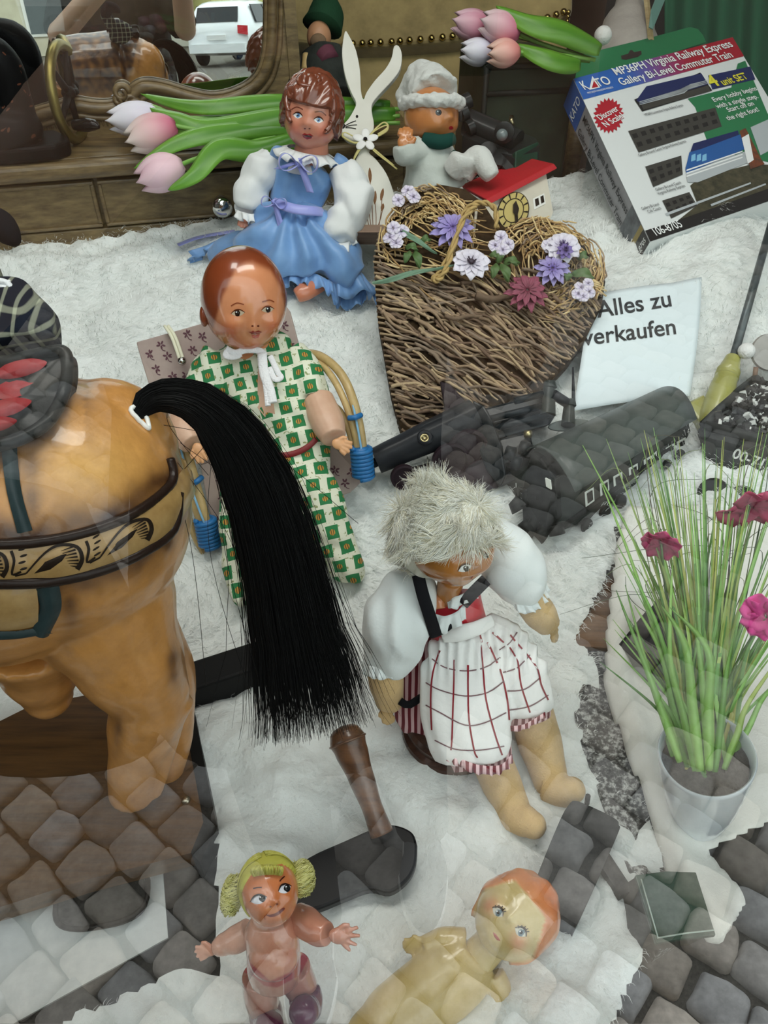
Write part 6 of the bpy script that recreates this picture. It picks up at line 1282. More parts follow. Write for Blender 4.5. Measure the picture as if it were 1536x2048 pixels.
# ---------------------------------------------------------------- boxed model train set
def trainbox():
    TL, TR_, BL = V(1147, 158, 1.60), V(1465, 75, 1.60 * 1.072), V(1300, 484, 1.60 * .898)
    ex = (TR_ - TL).normalized(); Wd = (TR_ - TL).length; ey = TL - BL; ey = (ey - ex * ey.dot(ex) * .85); Ht = ey.length; ey.normalize(); n = ex.cross(ey).normalized()
    t = thing('train_set_box', 'boxed model train set with green hang tab leaning on the fur', 'box', BL)
    back = V(1115, 195, 1.66) - TL; T = .062
    class FP_:  # front face coordinates from photo pixels
        pass
    fp = Plane(BL, ex, ey)
    def fq(x, y): return fp.hit(x, y)
    P = lambda a, b, c=0: BL + (TL - BL) * (b) + (TR_ - TL) * a + n * c      # unit square on the front
    inv = np.array
    def uv(x, y):
        q = fp.at(x, y) - BL; U, Vv = TR_ - TL, TL - BL; A = np.array([[U.dot(U), U.dot(Vv)], [U.dot(Vv), Vv.dot(Vv)]]); r = np.linalg.solve(A, [q.dot(U), q.dot(Vv)]); return float(r[0]), float(r[1])
    wht = M('box_white', srgb(226, 230, 230), .3, coat=.4); grn = M('box_green', srgb(44, 122, 78), .3, coat=.4); blu = M('box_blue', srgb(36, 88, 164), .3, coat=.4); redm = M('box_red', srgb(176, 26, 44), .3, coat=.4); blkm = M('box_black', srgb(38, 36, 36), .25, coat=.4); gry = M('box_grey', srgb(64, 62, 58), .35, coat=.3); txt = M('print_white', srgb(238, 240, 240), .4); ink = M('print_black', srgb(40, 42, 46), .4); yel = M('print_yellow', srgb(228, 220, 60), .4); navy = M('print_navy', srgb(30, 40, 90), .3); sky = M('print_sky', srgb(70, 130, 190), .3); ston = M('print_rock', srgb(84, 78, 60), .5, var=.9, vscale=60, col2=srgb(40, 42, 30)); pale = M('print_grey', srgb(180, 186, 190), .35)
    lg = M('box_side', srgb(150, 150, 154), .35, coat=.3); hs = M('print_lightblue', srgb(130, 190, 226), .3)
    corners = [P(0, 0), P(1, 0), P(1, 1), P(0, 1)]
    MB().prism(corners, -n * T).build('carton', wht, t, smooth=False)
    def patch(name, pts, mat, lift=.0008, photo=True, parent=None):
        q = [P(*(uv(*p) if photo else p), lift) for p in pts]; mb = MB(); c = sum(q, Vector()) / len(q); mb.add(q + [c], [(i, (i + 1) % len(q), len(q)) for i in range(len(q))]); return mb.build(name, mat, parent or t, smooth=False)
    def ptxt(s, x0, y0, x1, y1, size, mat, bold=.01, wide=1.0, lift=.0026, fit=True, name='lettering', shear=0):
        a, b = uv(x0, y0), uv(x1, y1); A, B = P(*a, 0), P(*b, 0); e = (B - A); nn = n; up = nn.cross(e.normalized()); o = text(s, name, mat, t, A, e, up, size, bold, 1.0, lift=lift, shear=shear)
        xs = [(v.co + base_of(t) - A).dot(e.normalized()) for v in o.data.vertices]; w = max(xs) or 1
        k = e.length / w
        for v in o.data.vertices: q = v.co + base_of(t) - A; u_ = q.dot(e.normalized()); v.co += e.normalized() * (u_ * (k - 1))
        return o
    # back card with the hang tab
    tab = [(1095, 130), (1130, 118), (1200, 100), (1290, 78), (1380, 54), (1396, 58), (1406, 70), (1412, 84), (1300, 120), (1147, 172), (1116, 194), (1110, 180)]
    tp_ = Plane(TL - n * T, ex, ey); MB().prism([tp_.at(x, y) for x, y in tab], -n * .0015).build('hang_tab', grn, t, smooth=False)
    def tpatch(name, pts, mat, lift): q = [tp_.at(x, y, lift) for x, y in pts]; mb = MB(); c = sum(q, Vector()) / len(q); mb.add(q + [c], [(i, (i + 1) % len(q), len(q)) for i in range(len(q))]); return mb.build(name, mat, t, smooth=False)
    tpatch('hang_hole', [(1242, 112), (1256, 108), (1260, 101), (1264, 101), (1268, 105), (1282, 102), (1283, 109), (1276, 114), (1252, 120), (1243, 119)], M('hole_dark', srgb(52, 40, 36), .8), .0008)
    tpatch('starter_badge', [(1112, 138), (1150, 116), (1158, 118), (1160, 126), (1156, 134), (1118, 155), (1112, 152), (1110, 145)], redm, .0008)
    for s_, a, b, z in (('STARTER', (1113, 146), (1153, 129), .022), ('SERIES', (1126, 149), (1150, 139), .014)):
        A, B = tp_.at(*a), tp_.at(*b); e = B - A; o = text(s_, 'badge_lettering', txt, t, A, e, n.cross(e.normalized()), z, .012, lift=.0016); w = max((v.co + base_of(t) - A).dot(e.normalized()) for v in o.data.vertices); k = e.length / w; en = e.normalized()
        for v in o.data.vertices: u_ = (v.co + base_of(t) - A).dot(en); v.co += en * (u_ * (k - 1))
    # title band: blue turning red towards the right
    bm_ = M('title_band', (1, 1, 1), .3, attr=True, coat=.4); (a0, b0), (a1, b1) = uv(1152, 172), uv(1300, 484)
    a, b = 0.0, uv(1166, 200)[1]; mb = MB(); mb.grid(lambda u, v: P(u, 1 + (b - 1) * v, .0008), 20, 1, col=lambda u, v: mixc(srgb(44, 98, 180), srgb(168, 24, 44), sstep(.25, .72, u))); mb.build('title_band', bm_, t, smooth=False)
    ptxt('MP36PH Virginia Railway Express', 1231, 153, 1466, 95, .032, txt, .012); ptxt('Gallery Bi-Level Commuter Train', 1242, 173, 1466, 116, .030, txt, .012)
    # maker's mark: letters with a triangle
    ptxt('K', 1168, 182, 1179, 179, .036, txt, .012); ptxt('TO', 1195, 176, 1223, 169, .034, txt, .012); patch('maker_triangle', [(1178, 181), (1184, 153), (1200, 176)], txt, .0014); patch('maker_triangle', [(1183, 178), (1187, 163), (1196, 175)], redm, .0022); ptxt('PRECISION RAILROAD MODELS', 1175, 190, 1226, 178, .007, txt, .0)
    # green picture area on the right with the big train
    patch('picture_green', [(1375, 198), (1462, 176), (1475, 128), (1490, 122), (1540, 240), (1585, 335), (1420, 300), (1390, 215)], grn, .0009)
    patch('picture_rock', [(1380, 372), (1400, 355), (1500, 330), (1590, 330), (1640, 368), (1320, 470), (1395, 410)], ston, .0010)
    patch('picture_ground', [(1300, 484), (1290, 462), (1345, 445), (1480, 398), (1630, 345), (1640, 368)], blkm, .0012)
    patch('starburst', [(1217 + (31 if k % 2 else 25) * math.cos(k * math.pi / 22), 232 + (36 if k % 2 else 29) * math.sin(k * math.pi / 22)) for k in range(44)], redm, .0012)
    ptxt('Discover', 1200, 243, 1238, 222, .022, txt, .012); ptxt('N Scale!', 1211, 257, 1249, 236, .022, txt, .012)
    # four windows showing the cars
    def wnd(pts, rows, name='picture_window'):
        patch(name, pts, gry if rows else blkm, .0012)
        (x0, y0), (x1, y1), (x2, y2), (x3, y3) = pts[:4]
        for r_, c in rows or ():
            for k in range(c):
                u0, u1 = (k + .18) / c, (k + .72) / c; v0, v1 = r_, r_ + .20
                f = lambda u, v: ((x0 * (1 - u) + x1 * u) * (1 - v) + (x3 * (1 - u) + x2 * u) * v, (y0 * (1 - u) + y1 * u) * (1 - v) + (y3 * (1 - u) + y2 * u) * v)
                patch('printed_pane', [f(u0, v0), f(u1, v0), f(u1, v1), f(u0, v1)], blkm, .0018)
    wnd([(1268, 200), (1400, 146), (1424, 182), (1284, 224)], None); patch('printed_loco', [(1272, 202), (1292, 174), (1402, 148), (1416, 170), (1282, 210)], navy, .0016); patch('printed_loco_side', [(1282, 212), (1416, 172), (1420, 184), (1286, 221)], gry, .0018)
    for k in range(3): patch('printed_stripe', [(1278, 205 + k * 3), (1366, 181 + k * 3), (1380, 170 + k * 3), (1414, 162 + k * 3), (1414, 163 + k * 3), (1380, 171.4 + k * 3), (1367, 182.4 + k * 3), (1278, 206.2 + k * 3)], pale, .0022)
    wnd([(1256, 263), (1430, 216), (1443, 254), (1277, 306)], ((.18, 10), (.58, 9))); wnd([(1290, 334), (1362, 312), (1365, 350), (1306, 375)], ((.2, 4), (.58, 4))); wnd([(1324, 402), (1378, 385), (1394, 412), (1342, 438)], ((.2, 4), (.58, 4)))
    for s_, p, q in (('MP36PH Locomotive Virginia Railway Express', (1290, 234), (1366, 214)), ('Gallery Bi-Level Coach Virginia Railway Express', (1278, 315), (1372, 286)), ('Gallery Bi-Level Coach', (1312, 384), (1362, 369)), ('Virginia Railway Express', (1316, 392), (1370, 375)), ('Gallery Bi-Level', (1284, 422), (1318, 412)), ('Cab Coach', (1296, 428), (1322, 420))): ptxt(s_, *p, *q, .010, ink, 0, name='caption')
    # wording on the right
    patch('set_band', [(1416, 152), (1500, 134), (1510, 160), (1424, 180)], navy, .0014); ptxt('4', 1424, 176, 1440, 172, .048, yel, .02); ptxt('unit SET', 1446, 173, 1496, 159, .028, yel, .018)
    for s_, p, q in (('Every hobby begins', (1427, 206), (1514, 182)), ('with a single step.', (1434, 219), (1516, 198)), ('Start off on', (1456, 226), (1508, 212)), ('the right foot!', (1455, 243), (1518, 224))): ptxt(s_, *p, *q, .018, txt, .010)
    # picture of the train
    patch('printed_train_roof', [(1378, 310), (1386, 288), (1475, 262), (1485, 300), (1370, 338)], navy, .0016); patch('printed_train_nose', [(1370, 340), (1378, 306), (1400, 300), (1480, 270), (1488, 300), (1372, 348)], M('print_blue', srgb(40, 92, 160), .3), .0018)
    for x in (1382, 1393, 1404): patch('printed_pane', [(x, 312), (x + 8, 309), (x + 8, 322), (x - 1, 325)], hs, .0022)
    patch('printed_train_side', [(1372, 348), (1490, 304), (1496, 326), (1395, 366), (1374, 366)], pale, .0018)
    for k in range(3): patch('printed_stripe', [(1372, 341 + 6 * k), (1484, 303 + 6 * k), (1484, 305.5 + 6 * k), (1372, 344 + 6 * k)], txt, .0022)
    patch('printed_gate', [(1478, 264), (1490, 258), (1520, 318), (1528, 330), (1500, 340)], M('print_orange', srgb(140, 70, 40), .4, var=.9, vscale=90, col2=srgb(60, 50, 40)), .0024); patch('printed_train_far', [(1500, 256), (1545, 236), (1562, 290), (1520, 312)], pale, .0018); patch('printed_signal', [(1482, 278), (1496, 270), (1506, 322), (1494, 330)], txt, .0028)
    for pts in ([(1330, 428), (1500, 366), (1501, 369), (1332, 433)], [(1420, 410), (1530, 368), (1531, 371), (1422, 414)]): patch('printed_rail', pts, pale, .0020)
    ptxt('106-8705', 1309, 474, 1365, 455, .026, txt, .010)
    # left side of the carton
    sp = [BL, TL, TL - n * T, BL - n * T]; S_ = lambda v, w, lift=.0008: BL + (TL - BL) * v - n * (T * w) - ex * lift
    def spatch(name, v0, v1, mat, lift=.0008): mb = MB(); mb.add([S_(v0, .0, lift), S_(v1, 0, lift), S_(v1, 1, lift), S_(v0, 1, lift)], [(0, 1, 2, 3)]); return mb.build(name, mat, t, smooth=False)
    spatch('side_panel', .0, 1, lg); spatch('side_band', .82, 1, blu, .0014); spatch('side_foot', 0, .07, blkm, .0014); spatch('side_picture', .09, .21, M('side_print', srgb(110, 116, 122), .3, var=.9, vscale=40, col2=srgb(40, 44, 50)), .0014); spatch('side_stripe', .072, .10, M('side_ochre', srgb(150, 130, 60), .4), .0018)
    upn = (TL - BL).normalized()
    def stxt(s_, v0, w, length, size, mat, lift=.0024, across=False):
        A = S_(v0, w, 0); e = -upn if not across else n; u_ = n.cross(e) if not across else upn; u_ = (n if not across else upn); o = text(s_, 'side_lettering', mat, t, A, e, u_, size, .008, lift=0); w_ = max((v.co + base_of(t) - A).dot(e) for v in o.data.vertices)
        for v in o.data.vertices: q = (v.co + base_of(t) - A).dot(e); v.co += e * (q * (length / w_ - 1)) - ex * lift
    stxt('MP36PH Virginia Railway Express', .80, .42, .24 * (TL - BL).length / .41, .020, ink); stxt('Gallery Bi-Level Commuter Train', .80, .90, .24 * (TL - BL).length / .41, .020, ink); stxt('KATO', .87, .92, T * .8, .030, txt, across=True); stxt('106-8705', .02, .95, T * .85, .014, txt, across=True)
trainbox()

# ================================================================= HEART OF TWIGS, CLOCK HOUSE, SIGN
def clock_house():
    t = thing('clock_house', 'toy station house with red roof and a round yellow clock behind the heart', 'toy house', V(1040, 450, 1.42)); cream = M('house_cream', srgb(206, 200, 184), .6, var=.2, vscale=30); red = M('roof_red', srgb(176, 26, 36), .55, bump=.2, bscale=200); yel = M('clock_face', srgb(190, 172, 106), .45); blk = M('clock_black', srgb(40, 34, 28), .5); wht = M('window_white', srgb(226, 226, 220), .5)
    D = 1.40; A = V(976, 410, D); Bq = V(1098, 350, D + .05); e = (Bq - A).normalized(); dn = (V(1104, 420, D + .03) - V(1092, 345, D + .05)).normalized(); dn = (dn - e * dn.dot(e)).normalized(); pl = Plane(V(1098, 350, D + .05), e, -dn)
    n = pl.n if pl.n.dot(EYE - A) > 0 else -pl.n
    w = [(950, 420), (1092, 347), (1106, 424), (1100, 440), (960, 520), (945, 500)]
    bd = MB().prism([pl.at(x, y) for x, y in w], -n * .075).build('house_wall', cream, t, smooth=False)
    f = [(928, 384), (976, 418), (1111, 344), (1058, 322)]; q = [pl.at(976, 416) + n * .010, pl.at(1111, 344) + n * .010]; q2 = [V(1058, 323, D + .115), V(928, 380, D + .06)]
    bevel(MB().prism(q + q2, -dn * .012).build('roof', red, t, smooth=False), .002)
    def pat(name, pts, mat, lift, par=t): P_ = [pl.at(x, y) + n * lift for x, y in pts]; mb = MB(); c = sum(P_, Vector()) / len(P_); mb.add(P_ + [c], [(i, (i + 1) % len(P_), len(P_)) for i in range(len(P_))]); return mb.build(name, mat, par, smooth=False)
    cx, cy, rx, ry = 1024, 426, 30, 38
    dl = MB().prism([pl.at(x, y) + n * .006 for x, y in oval(cx, cy, rx + 1, ry + 1, 20, 40)], -n * .006).build('clock_dial', blk, t, smooth=False); pat('dial_ring', oval(cx, cy, rx - 1, ry - 1, 20, 40), yel, .0066, dl)
    mb = MB()
    for k in range(12):
        a = k * math.pi / 6 - .2; c_, s_ = math.cos(R(20)), math.sin(R(20))
        g = lambda rr, da: (cx + (math.cos(a + da) * rx * c_ - math.sin(a + da) * ry * s_) * rr, cy + (math.cos(a + da) * rx * s_ + math.sin(a + da) * ry * c_) * rr)
        P_ = [pl.at(*p) + n * .0074 for p in (g(.68, -.04), g(.95, -.055), g(.95, .055), g(.68, .04))]; mb.add(P_, [(0, 1, 2, 3)])
    ring = oval(cx, cy, rx * .64, ry * .64, 20, 40); mb.tube([pl.at(x, y) + n * .0074 for x, y in ring], .0008, 6, closed=True); mb.build('hour_mark', blk, dl)
    pat('clock_hand', [(1024, 418), (1031, 420), (1033, 456), (1027, 456)], blk, .009, dl); pat('clock_hand', [(1022, 416), (1028, 408), (1034, 424), (1030, 440), (1022, 432)], blk, .010, dl)
    wn_ = pat('window', [(1065, 398), (1088, 387), (1091, 408), (1068, 420)], wht, .001)
    pat('pane', [(1069, 400), (1076, 396.5), (1078, 410), (1071, 414)], blk, .0018, wn_); pat('pane', [(1080, 394.5), (1086, 391.5), (1088, 405), (1082, 408.5)], blk, .0018, wn_)
clock_house()

def heart():
    t = thing('twig_heart', 'wicker heart of brown twigs decorated with white, purple and pink flowers', 'wreath', F(815, 880, 0))
    outl = [(812, 884), (800, 850), (782, 780), (768, 700), (757, 640), (752, 575), (748, 520), (758, 470), (790, 420), (830, 378), (880, 366), (930, 375), (966, 402), (990, 440), (1010, 452), (1045, 440), (1085, 436), (1140, 455), (1185, 500), (1212, 560), (1204, 612), (1170, 680), (1140, 722), (1096, 768), (1050, 800), (1000, 815), (940, 840), (870, 874)]
    e = RIGHT; hp = Plane(V(815, 880, 1.255), (V(1180, 600, 1.335) - V(780, 600, 1.335)), (V(900, 380, 1.40) - V(815, 880, 1.255)))
    n = hp.n if hp.n.dot(EYE - hp.o) > 0 else -hp.n
    P2 = [hp.hit(x, y) for x, y in outl]
    def inside(x, y): return inpoly(x, y, outl)
    base = MB(); q = [hp.at(x, y) + n * -.004 for x, y in outl]; base.prism(q, -n * .03); base.build('heart_backing', M('straw_dark', srgb(74, 58, 40), .95, bump=.8, bscale=120, var=.8, vscale=60, col2=srgb(30, 22, 14)), t, smooth=False)
    tw = M('twig_bark', attr=True, rough=.8, bump=.5, bscale=220, var=.5, vscale=90, col2=(.7, .66, .62)); rnd = random.Random(21)
    browns = [srgb(*k) for k in ((158, 134, 108), (132, 110, 88), (176, 152, 122), (116, 94, 76), (188, 164, 130), (140, 122, 104))]; straws = [srgb(*k) for k in ((222, 194, 138), (202, 170, 116), (236, 212, 160), (180, 146, 98))]
    def twig(mb, pts, r_, col, lift):
        P = []
        for i, (x, y) in enumerate(pts):
            P.append(hp.at(x, y) + n * (lift + .004 * math.sin(i * 1.3 + lift * 900)))
        S_ = spath(P, 4); mb.tube([p + Vector((nz(p, 60), nz(p + Vector((3, 0, 0)), 60), nz(p + Vector((0, 5, 0)), 60))) * .0018 for p in S_], [r_ * (1 - .35 * k / len(S_)) for k in range(len(S_))], 6, col=col)
    # the brown twigs run from upper left to lower right in the body of the heart
    def clip(pts): return [p for p in pts if inside(*p)]
    c = 0; main = MB(); tries = 0
    while c < 300 and tries < 5000:
        tries += 1
        x, y = rnd.uniform(750, 1200), rnd.uniform(560, 880)
        if not inside(x, y): continue
        u = (y - 560) / 320; ang = R(rnd.gauss(lerp(22, 30, u), 9)) if x < 950 else R(rnd.gauss(36, 10)); L = rnd.uniform(70, 190); bend = rnd.gauss(0, .18)
        if y > 780 and x < 880: ang = R(rnd.gauss(20, 6)); L = rnd.uniform(60, 110)
        pts = []
        for k in range(8): s_ = (k / 7 - .5) * L; pts.append((x + math.cos(ang + bend * s_ / L) * s_, y + math.sin(ang + bend * s_ / L * 2) * s_ + 3 * math.sin(k + x)))
        pts = clip(pts)
        if len(pts) < 4: continue
        b = MB(); twig(b, pts, rnd.uniform(.0019, .0038), rnd.choice(browns), rnd.uniform(-.002, .012)); 
        if c < 95: b.build('twig', tw, t)
        else: main.add(b.v, b.f, b.uv, b.c)
        c += 1
    o = main.build('twigs', tw, t); o['kind'] = 'stuff'
    # straw and grass around the two upper lobes
    mb = MB()
    def lobe(cx, cy, rx, ry, a0, a1, cnt, lift0):
        for k in range(cnt):
            s_ = rnd.uniform(.35, 1.0); a = rnd.uniform(a0, a1); sp = rnd.uniform(.35, .9); pts = []
            for j in range(7): th = R(a) + (j / 6 - .5) * sp; pts.append((cx + rx * s_ * math.cos(th) + rnd.gauss(0, 2), cy + ry * s_ * math.sin(th) + rnd.gauss(0, 2)))
            pts = [p for p in pts if inside(*p) or rnd.random() < .25]
            if len(pts) > 3: twig(mb, pts, rnd.uniform(.0011, .0021), rnd.choice(straws if rnd.random() < .75 else browns), lift0 + rnd.uniform(0, .016) * math.sin(math.pi * min(1, s_ * .9)))
    lobe(850, 485, 100, 118, -190, 20, 170, .0); lobe(1090, 545, 122, 112, -130, 80, 210, .0)
    for k in range(90):   # strands crossing the top
        x, y = rnd.uniform(790, 1120), rnd.uniform(400, 560)
        a = R(rnd.gauss(18 if x < 960 else 75, 16)); L = rnd.uniform(30, 75); pts = [(x + math.cos(a) * s_ * L, y + math.sin(a) * s_ * L) for s_ in (-1, -.5, 0, .5, 1)]; pts = clip(pts)
        if len(pts) > 3: twig(mb, pts, rnd.uniform(.0010, .0018), rnd.choice(straws), rnd.uniform(.004, .018))
    o = mb.build('straw', tw, t); o['kind'] = 'stuff'
    edge = MB()
    for k in range(26):   # rim twigs ending on the right edge
        x, y = lerp(1140, 1205, k / 25), lerp(470, 590, k / 25); edge.tube([hp.at(x - 18, y - 6) + n * .012, hp.at(x + rnd.uniform(4, 12), y + rnd.uniform(-3, 6)) + n * .004], .0016, 6, col=rnd.choice(straws))
    for k in range(34): x, y = 752 + (k % 12) * 4, 470 + k * 11; edge.tube([hp.at(x + 40 + k * .8, y + 14) + n * .006, hp.at(np.interp(y, [p[1] for p in outl[:8]][::-1], [p[0] for p in outl[:8]][::-1]) - 2, y) + n * .002], .0022, 6, col=rnd.choice(browns))
    o = edge.build('rim_twigs', tw, t); o['kind'] = 'stuff'
    bk = MB(); twig(bk, [(950, 605), (980, 608), (1010, 602), (1024, 600)], .0075, srgb(112, 92, 74), .016); twig(bk, [(890, 640), (910, 650), (930, 642), (962, 640)], .0045, srgb(120, 100, 80), .014); bk.build('thick_twig', tw, t)
    # straw rope loop
    rope = MB(); Q = spath([hp.at(x, y) + n * l for x, y, l in ((990, 470, .02), (985, 440, .03), (960, 432, .035), (935, 440, .035), (918, 465, .034), (900, 520, .03), (880, 560, .027), (866, 574, .026), (874, 580, .03), (890, 560, .034), (902, 522, .038), (922, 470, .042), (945, 445, .042))], 9)
    for ph in (0, math.pi):
        pts = []
        for i, p in enumerate(Q): tg = (Q[min(i + 1, len(Q) - 1)] - Q[max(i - 1, 0)]).normalized(); a = tg.cross(n).normalized(); b = tg.cross(a); pts.append(p + (a * math.cos(i * .55 + ph) + b * math.sin(i * .55 + ph)) * .0026)
        rope.tube(pts, .0030, 8)
    rope.build('straw_rope', M('straw_rope', srgb(196, 166, 106), .8, bump=.5, bscale=260, var=.5, vscale=120), t)
    # flowers
    PM = M('silk_petal', attr=True, rough=.6)
    def flower(x, y, r_px, npet, kind, cA, cB, cC, lift=.03, tilt=(0, 0), name='flower'):
        c_ = hp.at(x, y) + n * lift; s_ = r_px * px(1.33); m = Matrix((hp.e, n.cross(hp.e), n)).transposed() @ Matrix.Rotation(R(tilt[0]), 3, 'X') @ Matrix.Rotation(R(tilt[1]), 3, 'Y'); mb = MB(); ph = rnd.random()
        for layer in range(2 if kind == 'spike' else 1):
            for k in range(npet):
                th = 2 * math.pi * (k + .5 * layer) / npet + ph + rnd.gauss(0, .05); L = s_ * (1 if layer == 0 else .78) * rnd.uniform(.9, 1.05); wd = (math.pi * L / npet) * {'round': 1.15, 'spike': .62, 'cluster': 1.1}[kind]
                d = Vector((math.cos(th), math.sin(th), 0)); w = Vector((-d.y, d.x, 0))
                def fn(u, v): a = (u - .5) * 2; ww = wd * math.sin(math.pi * (.10 + .74 * v)) ** .8 * (1 if v < .98 else .7); return c_ + m @ (d * (L * (.08 + .92 * v) * (1 - .10 * a * a * v)) + w * (a * ww) + Vector((0, 0, L * (.28 * layer + (.22 * v - .28 * v * v) + .10 * a * a + .05 * math.sin(v * 9 + k) * v))))
                mb.grid(fn, 4, 7, col=lambda u, v: mixc(cB, cA, min(1, v * 1.5) if kind != 'spike' else v))
        f = solid(mb.build(name, PM, t), .0006); cm = MB(); cm.ell(c_ + m @ Vector((0, 0, .004)), m, (s_ * .16, s_ * .16, s_ * .12), 12, 8, col=cC)
        if kind != 'cluster':
            for k in range(16): a = rnd.uniform(0, 6.28); q_ = c_ + m @ Vector((math.cos(a) * s_ * .1, math.sin(a) * s_ * .1, .005)); cm.tube([q_, c_ + m @ Vector((math.cos(a) * s_ * .24, math.sin(a) * s_ * .24, .010))], .0008, 5, col=cC)
        cm.build('flower_centre', PM, f)
    whp, lil, vio, dkv = srgb(226, 222, 234), srgb(198, 188, 216), srgb(128, 110, 180), srgb(74, 58, 112)
    flower(938, 549, 38, 11, 'round', whp, srgb(196, 190, 206), srgb(58, 48, 62), .034); flower(1116, 520, 38, 10, 'round', whp, srgb(196, 188, 212), dkv, .036)
    flower(902, 480, 46, 11, 'spike', srgb(170, 160, 212), vio, dkv, .026); flower(1096, 562, 38, 10, 'spike', srgb(176, 166, 214), srgb(110, 92, 166), srgb(60, 44, 60), .030); flower(1046, 608, 44, 11, 'spike', srgb(150, 76, 98), srgb(120, 54, 72), srgb(80, 60, 60), .034)
    flower(1118, 535, 18, 7, 'spike', vio, dkv, dkv, .046)
    for x, y, r_, l in ((815, 405, 15, .030), (796, 420, 15, .026), (825, 420, 16, .034), (792, 508, 16, .030), (780, 494, 17, .026), (802, 482, 17, .026), (786, 478, 15, .030), (996, 500, 15, .034), (985, 514, 15, .032), (1010, 512, 15, .032), (1000, 524, 14, .034), (1090, 516, 16, .034), (1152, 598, 15, .034), (1146, 612, 14, .036), (1168, 606, 14, .034), (1156, 618, 13, .038), (1166, 590, 12, .034)): flower(x, y, r_, 5, 'cluster', srgb(222, 216, 228), lil, srgb(150, 140, 160), l, (rnd.uniform(-15, 15), rnd.uniform(-15, 15)))
    lf = M('silk_leaf', srgb(84, 112, 62), .55, var=.4, vscale=60, col2=srgb(56, 82, 46))
    for x0, y0, x1, y1, w in ((1000, 545, 1012, 582, 11), (1005, 540, 1035, 545, 10), (990, 545, 980, 575, 10), (995, 532, 975, 530, 9), (1005, 535, 1030, 550, 8), (1150, 530, 1168, 535, 11), (1140, 560, 1180, 575, 13), (1130, 565, 1125, 580, 10), (830, 520, 838, 555, 10), (820, 520, 808, 545, 9), (840, 500, 860, 500, 10), (812, 510, 835, 520, 9), (990, 540, 1002, 528, 9)):
        mb = MB(); leaf(mb, [hp.at(x0, y0) + n * .022, hp.at((x0 + x1) / 2, (y0 + y1) / 2) + n * .032, hp.at(x1, y1) + n * .026], w * px(1.33), n); mb.build('leaf', lf, t)
    ll = M('grey_green_leaf', srgb(104, 136, 112), .6)
    for pts in ([(745, 582), (790, 575), (840, 565), (905, 555)], [(790, 470), (830, 500), (872, 530)]): mb = MB(); leaf(mb, [hp.at(x, y) + n * (.024 + .004 * i) for i, (x, y) in enumerate(pts)], 7 * px(1.33), n); mb.build('long_leaf', ll, t)
heart()

def sign():
    t = thing('paper_sign', 'white paper sign with printed black words lying on the fur', 'sign', F(1270, 800, 0)); paper = M('sign_paper', srgb(226, 238, 242), .6)
    TLs, TRs, BRs, BLs = V(1178, 590, 1.375), V(1399, 562, 1.40), V(1380, 792, 1.285), V(1146, 822, 1.27)
    spl = Plane(TLs + FWD * -.008, TRs - TLs, TLs - BLs)
    A = lambda u, v: TLs.lerp(TRs, u).lerp(BLs.lerp(BRs, u), v); nn = (TRs - TLs).cross(TLs - BLs).normalized(); nn = nn if nn.dot(EYE - TLs) > 0 else -nn
    mb = MB(); mb.grid(lambda u, v: A(u, v) + nn * (.010 * math.sin(math.pi * v) + .006 * math.sin(math.pi * u) + .010 * sstep(.7, 1, u) * (1 - v)), 24, 24); o = solid(mb.build('paper_sheet', paper, t), .0006); sf = Surf(o)
    ink = M('sign_ink', srgb(44, 46, 48), .6)
    for s_, p, q, hgt in (('Alles zu', (1196, 636), (1349, 612), 44), ('verkaufen', (1166, 692), (1356, 668), 42)):
        a, b = spl.at(*p), spl.at(*q); e = b - a; en = e.normalized(); up = nn.cross(en); ob = text(s_, 'printed_words', ink, t, a, en, up, hgt * px(1.36) * 1.30, .012, lift=.0, shear=.26); w = max((v.co + base_of(t) - a).dot(en) for v in ob.data.vertices); k = e.length / w
        bmm = bmesh.new(); bmm.from_mesh(ob.data); bmesh.ops.subdivide_edges(bmm, edges=[e_ for e_ in bmm.edges if e_.calc_length() > .004], cuts=2); bmm.to_mesh(ob.data); bmm.free()
        for v in ob.data.vertices:
            u_ = (v.co + base_of(t) - a).dot(en); wp = v.co + base_of(t) + en * (u_ * (k - 1)); x, y = pxy(wp); v.co = sf.hit(x, y, .0012) - base_of(t)
sign()
